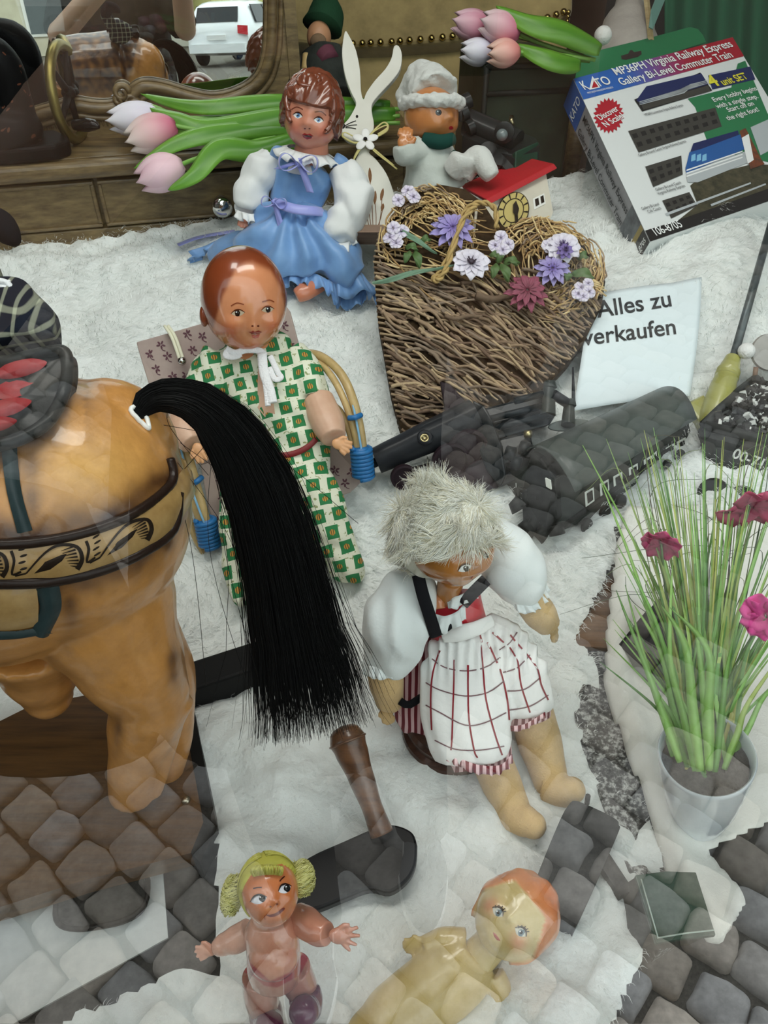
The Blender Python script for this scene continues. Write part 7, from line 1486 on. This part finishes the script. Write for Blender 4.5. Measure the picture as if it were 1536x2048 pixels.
def rod():
    t = thing('grease_gun', 'olive yellow tapered handle with a long dark metal rod', 'tool', F(1420, 850, .01)); ol = M('olive_plastic', srgb(168, 166, 92), .35, var=.4, vscale=25, col2=srgb(140, 138, 76), coat=.3); st = M('dark_steel', srgb(78, 88, 90), .4, .5)
    a, b = V(1420, 850, 1.255), V(1466, 716, 1.30); ax = (b - a).normalized(); L = (b - a).length; s = px(1.28)
    MB().lathe(a, ax, [(-.01, 16 * s), (0, 24 * s), (L * .12, 27 * s), (L * .55, 25 * s), (L * .70, 22 * s), (L * .71, 23.4 * s), (L * .74, 23.4 * s), (L * .75, 21.6 * s), (L * .77, 23 * s), (L * .80, 23 * s), (L * .81, 21 * s), (L * .93, 17 * s), (L, 15 * s), (L + .004, 8 * s)], 28).build('handle', ol, t, sharp=35)
    MB().tube([V(1465, 722, 1.30), V(1545, 440, 1.42)], 8.5 * s, 14).build('rod', st, t)
    bevel(MB().prism([V(1376, 808, 1.27), V(1410, 788, 1.28), V(1428, 846, 1.25), V(1412, 862, 1.245)], FWD * .03).build('handle_foot', ol, t, smooth=False), .004)
    t2 = thing('pompom', 'white pompom ball beside the olive yellow handle', 'pompom', V(1493, 702, 1.28)); MB().ell(V(1493, 702, 1.285), None, 16.5 * px(1.28), 20, 14, fn=lambda d: 1 + .03 * nz(d, 5)).build('pompom_ball', M('white_wool', srgb(236, 236, 234), .95, bump=.6, bscale=240), t2)
    t3 = thing('glass_disc', 'small round glass disc with a rusty rim beside the dark coal wagon', 'glass', V(1530, 720, 1.28)); gl = M('grey_glass', srgb(150, 146, 140), .15, coat=.5); MB().lathe(V(1536, 706, 1.29), -FWD, [(0, 36 * px(1.28)), (.004, 38 * px(1.28)), (.008, 36 * px(1.28))], 30).build('disc', gl, t3, sharp=40); MB().tube([V(1512, 734, 1.285), V(1509, 758, 1.29)], 5 * px(1.28), 8).build('stem', M('rusty_rim', srgb(120, 92, 72), .6), t3)
rod()

# ================================================================= TOY TRAINS
def wheelset(mb, c, axis, r, th): mb.lathe(c - axis * th / 2, axis, [(0, r * .3), (0, r), (th * .5, r * 1.08), (th * .6, r * .92), (th, r * .9), (th, r * .3)], 20)
def crane():
    t = thing('toy_crane', 'dark toy railway engine with long boiler and small crane posts', 'toy train', F(950, 950, 0)); k = M('engine_charcoal', srgb(36, 38, 42), .4, var=.4, vscale=25, coat=.2); nv = M('engine_navy', srgb(10, 22, 28), .35, coat=.4, var=.5, vscale=20, col2=srgb(8, 14, 18)); mar = M('engine_maroon', srgb(44, 32, 38), .5, var=.5, vscale=20); br = M('pale_brass', srgb(190, 176, 130), .3, .9)
    # long boiler at the left with its filler ring
    P, r_ = spath([V(752, 922, 1.20), V(800, 900, 1.20), (V(870, 868, 1.20)), V(950, 832, 1.205)], 5, [x * px(1.2) for x in (27, 29, 33, 36)]); MB().tube(P, r_, 24).build('boiler', k, t, sharp=50)
    ax = (-FWD - DOWN * .3).normalized(); MB().lathe(V(850, 876, 1.178), ax, [(0, .012), (.004, .0125), (.006, .010), (.006, .006), (-.004, .005)], 24).build('filler_ring', k, t, sharp=30)
    MB().lathe(V(849, 876, 1.172), ax, [(0, .0068), (.0012, .0068), (.0012, .0046), (0, .0044)], 20).build('brass_ring', br, t)
    MB().tube([V(756, 922, 1.20), V(738, 934, 1.205), V(706, 946, 1.21)], [.008, .005, .006], 10).build('buffer', k, t); MB().tube([V(738, 915, 1.20), V(742, 953, 1.21)], .007, 10).build('buffer', k, t)
    bevel(MB().prism([V(880, 762, 1.235), V(900, 768, 1.235), V(930, 800, 1.23), V(955, 840, 1.22), V(945, 850, 1.22), V(896, 850, 1.22)], FWD * .012).build('cab_wall', mar, t, smooth=False), .002)
    bevel(MB().prism([V(945, 800, 1.20), V(968, 812, 1.19), V(985, 845, 1.18), V(1002, 890, 1.175), V(1012, 950, 1.175), V(1000, 975, 1.18), V(972, 940, 1.19), V(950, 880, 1.20)], FWD * .02 + RIGHT * .006).build('splash_plate', nv, t, smooth=False), .003)
    bevel(MB().prism([V(955, 820, 1.215), V(1090, 785, 1.235), V(1112, 830, 1.215), V(1100, 850, 1.21), V(990, 880, 1.195)], FWD * .06).build('tender_box', nv, t, smooth=False), .004)
    for a, b in (((985, 858), (1108, 826)), ((980, 838), (1100, 808)), ((1030, 802), (1085, 788))): MB().tube([V(*a, 1.195), V(*b, 1.208)], .0055, 10).build('side_rail', nv, t)
    bevel(MB().prism([V(985, 880, 1.20), V(1062, 862, 1.20), V(1068, 898, 1.19), V(1040, 920, 1.185), V(1000, 930, 1.18)], FWD * .04).build('underframe', nv, t, smooth=False), .004)
    for x, y in ((1012, 905), (1040, 895), (1024, 925), (1046, 900)): MB().tube([V(x, y, 1.185), V(x + 18, y + 4, 1.18)], .011, 10).build('spring', nv, t)
    MB().tube([V(1050, 868, 1.185), V(1062, 868, 1.18)], .006, 10).build('lamp', br, t)
    bevel(MB().prism([V(800, 940, 1.215), V(960, 900, 1.21), V(1000, 975, 1.19), V(900, 1000, 1.185), V(820, 970, 1.195)], FWD * .02).build('wheel_frame', mar, t, smooth=False), .004)
    for x, y, r_ in ((935, 895, 40), (900, 920, 38), (806, 952, 26)): MB().lathe(V(x, y, 1.195), (-FWD + DOWN * .5 + RIGHT * .2).normalized(), [(0, r_ * px(1.2) * .8), (0, r_ * px(1.2)), (.008, r_ * px(1.2)), (.009, r_ * px(1.2) * .85), (.004, r_ * px(1.2) * .8), (.004, .004)], 28).build('wheel', mar, t, sharp=40)
    bevel(MB().prism([V(985, 955, 1.19), V(1060, 925, 1.20), V(1072, 940, 1.20), V(1002, 975, 1.18)], FWD * .02).build('coupling_bar', nv, t, smooth=False), .003)
    # two posts at the right
    for x, y0, y1, r_ in ((1100, 762, 830, 14), (1140, 798, 850, 13)):
        MB().tube([V(x, y0, 1.21), V(x, y0 + 12, 1.21), V(x - 2, y0 + 16, 1.21), V(x - 4, y1, 1.20)], [r_ * px(1.2) * .8, r_ * px(1.2), r_ * px(1.2) * .85, r_ * px(1.2) * 1.1], 16).build('post', M('post_grey', srgb(52, 58, 56), .45, coat=.3), t, sharp=40)
    MB().tube([V(1106, 788, 1.20), V(1134, 806, 1.205)], .008, 10).build('post_bracket', k, t); MB().tube([V(1147, 800, 1.205), V(1146, 735, 1.23)], [.003, .0016], 8).build('antenna', k, t)
    bevel(MB().prism(oval_pts(1140, 850, 44, 12, -5, 1.215), FWD * .006).build('step_plate', M('step_grey', srgb(96, 104, 100), .5), t, smooth=False), .002)
def oval_pts(cx, cy, rx, ry, rot, d): return [V(x, y, d) for x, y in oval(cx, cy, rx, ry, rot, 24)]
crane()
def coach():
    t = thing('toy_coach', 'dark grey toy railway coach with a curved roof and white framed windows', 'toy train', F(1160, 1010, 0)); bdm = M('coach_grey', srgb(42, 48, 44), .5, var=.6, vscale=22, col2=srgb(34, 38, 36), coat=.2); rf = M('coach_roof', srgb(80, 87, 84), .42, var=.3, vscale=20, coat=.3); wf = M('coach_window_frame', srgb(216, 220, 212), .5); gl = M('coach_window', srgb(22, 24, 24), .2); blk = M('coach_black', srgb(26, 28, 26), .5)
    # side wall from near end (right of the dark end wall) to the far end
    A, Bf = V(1118, 1010, 1.135), V(1338, 862, 1.245); e = (Bf - A).normalized(); up = (V(1108, 950, 1.115) - V(1118, 1010, 1.135)).normalized(); up = (up - e * up.dot(e)).normalized(); pl = Plane(A, e, up); n = pl.n if pl.n.dot(EYE - A) > 0 else -pl.n
    side = [(1110, 958), (1372, 818), (1384, 878), (1330, 922), (1185, 1036), (1112, 1066)]
    w = .115
    S_ = [pl.at(x, y) for x, y in side]; bd = MB().prism(S_, -n * w).build('coach_body', bdm, t, smooth=False)
    # end wall with platform details
    en = V(1100, 1000, 1.125); ev = bevel(MB().prism([V(1060, 905, 1.155), V(1080, 918, 1.14), V(1110, 960, 1.118), V(1115, 1040, 1.135), V(1090, 1068, 1.145), V(1045, 1060, 1.16), V(1042, 985, 1.17)], e * .012).build('end_wall', blk, t, smooth=False), .003)
    # roof: curved sheet
    ridge = -n * (w / 2)
    nearL, nearR, farL, farR = V(1050, 902, 1.175), V(1150, 985, 1.085), V(1318, 778, 1.285), V(1393, 838, 1.205)
    apexN, apexF = V(1098, 905, 1.118), V(1362, 782, 1.222)
    def rfn(u, v): a = nearL.lerp(farL, u); b = nearR.lerp(farR, u); m_ = apexN.lerp(apexF, u); c = m_ * 2 - (a + b) / 2; return a * (1 - v) ** 2 + c * (2 * v * (1 - v)) + b * v * v
    solid(MB().grid(rfn, 12, 16).build('roof', rf, t), .0025)
    def pat(name, pts, mat, lift, par=t): P_ = [pl.at(x, y) + n * lift for x, y in pts]; mb = MB(); mb.add(P_, [(0, 1, 2, 3)]); return mb.build(name, mat, par, smooth=False)
    for x in (1168, 1198, 1225, 1256, 1286, 1302, 1330, 1352):
        y = 974 - (x - 1168) * .545; h = 30 - (x - 1168) * .03; W_ = 18 if x not in (1302,) else 10
        f = pat('window', [(x, y + 10), (x + W_, y), (x + W_ + 2, y + h), (x + 2, y + h + 10)], wf, .0012); pat('pane', [(x + 4, y + 12.5), (x + W_ - 3, y + 5.5), (x + W_ - 1.5, y + h - 5), (x + 6, y + h + 3)], gl, .002, f)
    pat('plate', [(1325, 912), (1343, 902), (1345, 921), (1328, 931)], M('plate_pale', srgb(190, 196, 190), .5), .002); pat('plate', [(1242, 968), (1266, 953), (1268, 963), (1244, 978)], M('plate_dull', srgb(110, 116, 108), .5), .002)
    for x, y in ((1170, 1050), (1206, 1024), (1238, 1002), (1330, 932), (1356, 912)): MB().lathe(V(x, y, 1.165 + (x - 1150) * .0004), n, [(0, .005), (.002, .012), (.006, .011), (.007, .004)], 16).build('wheel', blk, t, sharp=40)
    MB().tube([A - up * .036, Bf - up * .03], .005, 8).build('truss_rod', blk, t)
    for pts, r_ in (([(1042, 1000), (1030, 1012), (1036, 1022)], .010), ([(1060, 1050), (1045, 1062)], .012), ([(1092, 1060), (1078, 1070), (1090, 1078)], .009), ([(1110, 1050), (1115, 1070)], .012), ([(1070, 1040), (1052, 1078)], .008)): MB().tube([V(x, y, 1.14) for x, y in pts], r_, 10).build('buffer', blk, t)
    for a, b in (((1036, 975), (1036, 1015)), ((1050, 985), (1050, 1010)), ((1036, 976), (1052, 984)), ((1075, 940), (1076, 1000))): MB().tube([V(*a, 1.15), V(*b, 1.15)], .004, 8).build('railing', blk, t)
    MB().prism([V(1092, 955, 1.118), V(1102, 960, 1.113), V(1104, 978, 1.113), V(1094, 972, 1.118)], e * -.002).build('end_window', wf, t, smooth=False)
coach()
def wagon():
    t = thing('coal_wagon', 'dark toy railway wagon heaped with speckled black coal and white lettering', 'toy train', F(1480, 960, 0)); bdm = M('wagon_grey', srgb(36, 40, 38), .5, var=.6, vscale=24, col2=srgb(28, 30, 30), coat=.2); coal = M('coal', attr=True, rough=.35); let = M('wagon_lettering', srgb(206, 208, 204), .5); blk = M('wagon_black', srgb(34, 36, 35), .5)
    A, Bq = V(1405, 850, 1.225), V(1640, 900, 1.20); e = (Bq - A).normalized(); up = (V(1405, 850, 1.225) - V(1400, 980, 1.245)); up = (up - e * up.dot(e)).normalized(); pl = Plane(A, e, up); n = pl.n if pl.n.dot(EYE - A) > 0 else -pl.n
    q = [pl.at(x, y) for x, y in ((1408, 850), (1660, 912), (1660, 1010), (1396, 985), (1390, 950), (1410, 925))]
    MB().prism(q, -n * .12).build('wagon_side', bdm, t, smooth=False)
    top = [V(1408, 848, 1.22), V(1660, 910, 1.195), V(1660, 790, 1.29), V(1510, 756, 1.31), V(1440, 800, 1.27)]
    MB().prism(top, DOWN * .02).build('wagon_top', bdm, t, smooth=False)
    MB().tube([V(1408, 850, 1.218), V(1470, 790, 1.262), V(1512, 757, 1.30)], .008, 10).build('rim', bdm, t); MB().tube([V(1408, 850, 1.218), V(1660, 912, 1.192)], .008, 10).build('rim', bdm, t)
    rnd = random.Random(9); mb = MB(); c4 = [V(1428, 845, 1.215), V(1640, 898, 1.19), V(1640, 790, 1.275), V(1512, 768, 1.29)]
    for k in range(620):
        u, v = rnd.random(), rnd.random(); p = c4[0].lerp(c4[1], u).lerp(c4[3].lerp(c4[2], u), v) + up * rnd.uniform(0, .014); s_ = rnd.uniform(.002, .0058); g = srgb(214, 216, 212) if rnd.random() < .20 else srgb(*([rnd.randint(34, 58)] * 3)); m = Matrix.Rotation(rnd.uniform(0, 6), 3, Vector((rnd.random() - .5, rnd.random() - .5, rnd.random() - .5)).normalized())
        mb.box(p, m.transposed(), (s_, s_ * rnd.uniform(.5, 1), s_ * rnd.uniform(.4, .9)), col=g)
    o = mb.build('coal_heap', coal, t, smooth=False); o['kind'] = 'stuff'
    a, b = pl.at(1462, 914), pl.at(1545, 946); ee = b - a; ob = text('00-717', 'wagon_number', let, t, a, ee, n.cross(ee.normalized()), 22 * px(1.22) * 1.3, .02, lift=.0012)
    for x, y in ((1425, 985), (1480, 1000), (1540, 1010)): MB().lathe(V(x, y, 1.205), n, [(0, .008), (.004, .024), (.010, .022), (.012, .006)], 18).build('wheel', blk, t, sharp=40)
    MB().tube([V(1396, 968, 1.235), V(1385, 975, 1.24)], .010, 10).build('buffer', blk, t)
wagon()

# ================================================================= RIGHT SIDE: FLOWER POT, BOXES
def books():
    bm_ = M('book_black', srgb(30, 30, 33), .5, var=.3, vscale=20); pg = M('book_pages', srgb(150, 150, 146), .8)
    for k, (pts, z, lab) in enumerate((([(1238, 1288), (1300, 1212), (1475, 1330), (1440, 1470)], .020, 'lower dark book lying behind the flower pot grass'), ([(1262, 1262), (1318, 1196), (1440, 1262), (1400, 1352)], .046, 'upper dark book lying behind the flower pot grass'))):
        t = thing('book', lab, 'book', FZ(pts[0][0], pts[0][1], z - .015)); P_ = [FZ(x, y, z + .012) for x, y in pts]
        MB().prism(P_, UP * -.003).build('cover', bm_, t, smooth=False); c = sum(P_, Vector()) / 4; Q = [c + (p - c) * .97 for p in P_]; MB().prism([q - UP * .003 for q in Q], UP * -.016).build('pages', pg, t, smooth=False); MB().prism([p - UP * .019 for p in P_], UP * -.003).build('cover', bm_, t, smooth=False)
books()
def pot():
    t = thing('flower_pot', 'white flower pot of artificial grass with pink flowers', 'plant', FZ(1392, 1665, .012)); wm = M('glazed_white', srgb(214, 222, 228), .2, coat=.5); soil = M('potting_grit', srgb(92, 88, 84), .95, bump=.9, bscale=300, var=.8, vscale=200)
    b, c = FZ(1398, 1636, .012), V(1413, 1508, .772); ax = (c - b).normalized(); L = (c - b).length; R1 = 92 * px(.772); R0 = 50 * px(.86)
    MB().lathe(b, ax, [(0, R0 * .95), (.004, R0), (L * .35, lerp(R0, R1, .52)), (L * .75, lerp(R0, R1, .88)), (L * .96, R1), (L, R1 * 1.01), (L + .002, R1 * .985), (L, R1 * .95), (L * .8, R1 * .90), (L * .8, .002)], 56).build('pot', wm, t, sharp=50)
    MB().lathe(b + ax * (L * .80), ax, [(0, R1 * .9), (.008, R1 * .9), (.010, R1 * .6), (.009, .002)], 40, fold=lambda u, a: 1 + .02 * math.sin(7 * a)).build('soil', soil, t)
    gm2 = M('artificial_grass', attr=True, rough=.45, var=.3, vscale=60); rnd = random.Random(17); cs = [srgb(*k) for k in ((122, 174, 78), (92, 146, 58), (144, 190, 98), (66, 116, 44), (168, 178, 84), (104, 146, 66))]
    top = b + ax * (L * .83); mb = MB(); big = []
    def blade(mb, root, mid, tip, w, col, col2):
        P_ = spath([root, lerp(root, mid, .5) + (mid - root).cross(FWD).normalized() * .0, mid, tip], 6); m = len(P_); vs, cl = [], []
        for i, p in enumerate(P_):
            tg = (P_[min(i + 1, m - 1)] - P_[max(i - 1, 0)]).normalized(); s_ = tg.cross(FWD).normalized(); ww = w * (1 - (i / (m - 1)) ** 2.2) * (.7 + .3 * min(1, i / 4)) + .0002; bb = tg.cross(s_)
            vs += [p - s_ * ww, p + bb * ww * .35, p + s_ * ww]; cl += [mixc(col, col2, i / m)] * 3
        mb.add(vs, [(i * 3 + j, i * 3 + j + 1, (i + 1) * 3 + j + 1, (i + 1) * 3 + j) for i in range(m - 1) for j in range(2)], col=cl)
    # broad blades traced one by one: root x offset, middle, tip
    for rx, ry, mx_, my, tx, ty, dd, w in ((1360, 1530, 1290, 1330, 1232, 1180, -.02, 9), (1375, 1540, 1320, 1300, 1268, 1210, .0, 8), (1385, 1545, 1330, 1230, 1305, 1080, .01, 8), (1400, 1548, 1370, 1290, 1322, 1210, -.03, 12), (1418, 1545, 1415, 1300, 1340, 1215, -.03, 12), (1410, 1540, 1370, 1180, 1318, 1000, .02, 7), (1425, 1548, 1440, 1200, 1462, 1010, .02, 8), (1430, 1550, 1452, 1350, 1470, 1260, -.02, 8), (1392, 1540, 1330, 1210, 1165, 890, .03, 6), (1398, 1545, 1262, 1120, 1200, 960, .02, 5), (1380, 1540, 1300, 1350, 1250, 1170, .0, 7), (1440, 1545, 1490, 1330, 1560, 1210, .01, 8), (1448, 1545, 1500, 1400, 1600, 1260, -.01, 8), (1435, 1548, 1450, 1280, 1500, 1040, .03, 7), (1405, 1548, 1395, 1250, 1440, 980, .03, 6), (1415, 1540, 1430, 1150, 1445, 880, .03, 5), (1420, 1548, 1400, 1320, 1385, 1200, -.01, 9), (1390, 1548, 1340, 1310, 1345, 1120, -.01, 8), (1450, 1545, 1540, 1380, 1640, 1330, 0, 7), (1400, 1545, 1350, 1100, 1300, 880, .04, 4), (1430, 1545, 1478, 1120, 1490, 900, .03, 5), (1395, 1545, 1310, 1240, 1235, 1090, .0, 6)):
        d0, d1 = .775 + dd, .80 + dd * 2; big.append(1); m1 = MB(); blade(m1, V(rx, ry - 6, d0 + .01), V(mx_, my, d1), V(tx, ty, d1 + .03), w * px(d1) * .9, rnd.choice(cs[:3]), rnd.choice(cs)); solid(m1.build('grass_blade', gm2, t), .0006)
    for k in range(190):
        a = rnd.uniform(0, 6.28); r_ = R1 * .62 * math.sqrt(rnd.random()); root = top + RIGHT * (math.cos(a) * r_) + FWD * (math.sin(a) * r_ * .8) - ax * .012
        sp = rnd.gauss(0, 1); tx = 1415 + sp * 95 + (rx_ := (math.cos(a) * 40)); ty = rnd.uniform(850, 1330); mid = V(lerp(1413, tx, .45), lerp(1540, ty, .55), .79 + .05 * rnd.random()); tip = V(tx, ty, .82 + .09 * rnd.random()); yl = rnd.random() < .22
        blade(mb, root, mid, tip, rnd.uniform(.0008, .0026), srgb(176, 168, 84) if yl else rnd.choice(cs), rnd.choice(cs))
    for k in range(46):  # wiry strands that bend over
        x0, y0 = rnd.uniform(1230, 1540), rnd.uniform(900, 1200); d = .88; P_ = spath([V(1413, 1530, .79), V(lerp(1413, x0, .5), 1280, .84), V(x0, y0, d), V(x0 + rnd.gauss(0, 70), y0 + rnd.uniform(-60, 60), d + .02)], 7); mb.tube(P_, [.0008 * (1 - .7 * i / len(P_)) for i in range(len(P_))], 4, caps=False, col=rnd.choice([srgb(60, 84, 50), srgb(120, 140, 80), srgb(90, 80, 60)]))
    o = mb.build('grass_tuft', gm2, t); o['kind'] = 'stuff'
    pm = M('pink_petal', attr=True, rough=.6)
    def bloom(x, y, d, r_, nP, cA, cB, tilt, name='flower'):
        c_ = V(x, y, d); m = vframe(c_, tilt[0], tilt[1], 0); mb = MB(); s_ = r_ * px(d)
        for k in range(nP):
            th = 2 * math.pi * k / nP + rnd.gauss(0, .15); dv = Vector((math.cos(th), math.sin(th), 0)); w = Vector((-dv.y, dv.x, 0)); Lk = s_ * rnd.uniform(.8, 1.1)
            def fn(u, v): a_ = (u - .5) * 2; return c_ + m @ (dv * Lk * (.05 + .95 * v) + w * (a_ * s_ * .46 * math.sin(math.pi * (.08 + .74 * v)) ** .7) + Vector((0, 0, s_ * (.35 * v - .25 * v * v + .12 * a_ * a_ * v + .08 * math.sin(v * 8 + k * 2 + a_ * 3)))))
            mb.grid(fn, 6, 8, col=lambda u, v: mixc(cB, cA, v))
        solid(mb.build(name, pm, t, label=None), .0006); MB().tube(spath([c_, lerp(c_, top, .4) + FWD * .02, top], 6), .0013, 6, col=srgb(80, 110, 60)).build('flower_stem', gm2, t)
    ma, mdk, hp_ = srgb(186, 56, 110), srgb(140, 34, 74), srgb(230, 74, 160)
    bloom(1322, 1085, .80, 44, 6, ma, mdk, (-20, 50)); bloom(1500, 1012, .82, 62, 6, srgb(190, 64, 104), mdk, (20, 55)); bloom(1532, 1232, .75, 46, 7, hp_, srgb(190, 44, 120), (-10, 20))
pot()
def small_things():
    blk = M('cast_black', srgb(26, 25, 26), .35, coat=.3, var=.3, vscale=20); dgry = M('case_grey', srgb(40, 42, 44), .4, coat=.2, var=.3, vscale=20); dwood = wood('handle_wood', srgb(116, 78, 50), srgb(66, 42, 28), rough=.35, rot=0, coat=.4)
    # wooden-handled black blade
    t = thing('chopper', 'long dark flat blade with a turned brown wooden handle lying on the fur', 'tool', F(760, 1700, .01))
    o = [(835, 1690), (826, 1665), (800, 1651), (768, 1648), (740, 1658), (690, 1680), (620, 1712), (585, 1745), (590, 1805), (625, 1820), (690, 1796), (740, 1778), (780, 1784), (815, 1760), (832, 1728)]
    bevel(MB().prism(spath([F(x, y, .028) for x, y in o + o[:1]], 4)[:-1], UP * -.014).build('blade', blk, t, smooth=False), .003)
    a, b = F(764, 1668, .03), V(688, 1462, .865); P_, r_ = spath([a, lerp(a, b, .25), lerp(a, b, .55), lerp(a, b, .80), lerp(a, b, .90), b], 6, [.013, .0115, .0145, .0185, .0205, .017]); P_ += [b + (b - a).normalized() * .004, b + (b - a).normalized() * .006]; r_ += [.012, .003]; MB().tube(P_, r_, 24).build('handle', dwood, t)
    ax = (b - a).normalized(); q = lerp(a, b, .90); w = ax.orthogonal().normalized(); z = ax.cross(w); MB().tube([q + (w * math.cos(k * .3) + z * math.sin(k * .3)) * .0207 for k in range(21)], .0014, 8, closed=True).build('handle_ring', dwood, t)
    # rounded dark case
    t = thing('spectacle_case', 'dark grey rounded case lying on the fur below the bare feet', 'case', F(1150, 1750, .0)); o = [(1140, 1606), (1156, 1602), (1226, 1634), (1238, 1650), (1234, 1672), (1160, 1838), (1148, 1850), (1128, 1845), (1070, 1800), (1064, 1780), (1120, 1640)]
    bevel(MB().prism(spath([F(x, y, .034) for x, y in o + o[:1]], 3)[:-1], UP * -.030).build('case_lid', dgry, t, smooth=False), .006, 3); MB().box(F(1212, 1730, .020), ((.4, -.9, 0), (.9, .4, 0), (0, 0, 1)), (.034, .008, .006)).build('hinge', blk, t, smooth=False)
    MB().tube([F(1174, 1606, .034), F(1176, 1592, .05)], .003, 8).build('catch', blk, t)
    # green lidded tin
    t = thing('tin_box', 'small dark green box with a bowed lid lying on the stone at the lower right', 'box', FZ(1350, 1820, .0)); grn = M('bottle_green', srgb(44, 70, 58), .35, coat=.4, var=.3, vscale=20); o = [(1270, 1750), (1330, 1742), (1392, 1744), (1432, 1870), (1375, 1876), (1312, 1886)]
    bevel(MB().prism([FZ(x, y, .052) for x, y in o], UP * -.006).build('lid', grn, t, smooth=False), .001); ob = [(1275, 1752), (1392, 1746), (1428, 1866), (1314, 1882)]; MB().prism([FZ(x, y, .046) for x, y in ob], UP * -.044 + Vector((-.012, .004, 0))).build('box_body', M('dark_olive', srgb(46, 46, 40), .5), t, smooth=False)
    ln = M('pale_line', srgb(170, 186, 176), .4); mb = MB()
    for pts in ([(1282, 1758), (1316, 1876)], [(1314, 1876), (1374, 1866), (1428, 1860)]): mb.tube([FZ(x, y, .0525) for x, y in pts], .0008, 6)
    mb.build('edge_line', ln, t)
    # white paper sheet and dark oval dish at the lower left
    t = MB().prism([FZ(x, y, -.018) for x, y in ((-140, 1870), (0, 1822), (324, 1722), (336, 1875), (0, 2062), (-140, 2140))], UP * -.003).build('paper_sheet', M('drawing_paper', srgb(226, 230, 228), .8), smooth=False); tag(t, 'blank white paper sheet on the floor at the lower left', 'paper')
    t = thing('oval_dish', 'dark oval dish lying on the white paper sheet', 'dish', FZ(210, 1800, -.016)); c = FZ(209, 1802, -.014); mb = MB(); ex = (FZ(300, 1780, -.014) - FZ(118, 1812, -.014)); L = ex.length / 2; ex.normalize(); ey = UP.cross(ex); o = []
    for k in range(36): a = 2 * math.pi * k / 36; cs, sn = math.cos(a), math.sin(a); o.append(c + ex * (math.copysign(abs(cs) ** .7, cs) * L) + ey * (math.copysign(abs(sn) ** .7, sn) * L * .62))
    bevel(mb.prism([p + UP * .008 for p in o], UP * -.010).build('dish_body', M('dish_dark', srgb(44, 44, 42), .4, coat=.3), t, smooth=False), .003)
    mb = MB(); mb.tube([p + UP * .010 for p in o], .003, 8, closed=True); mb.build('dish_rim', blk, t)
small_things()
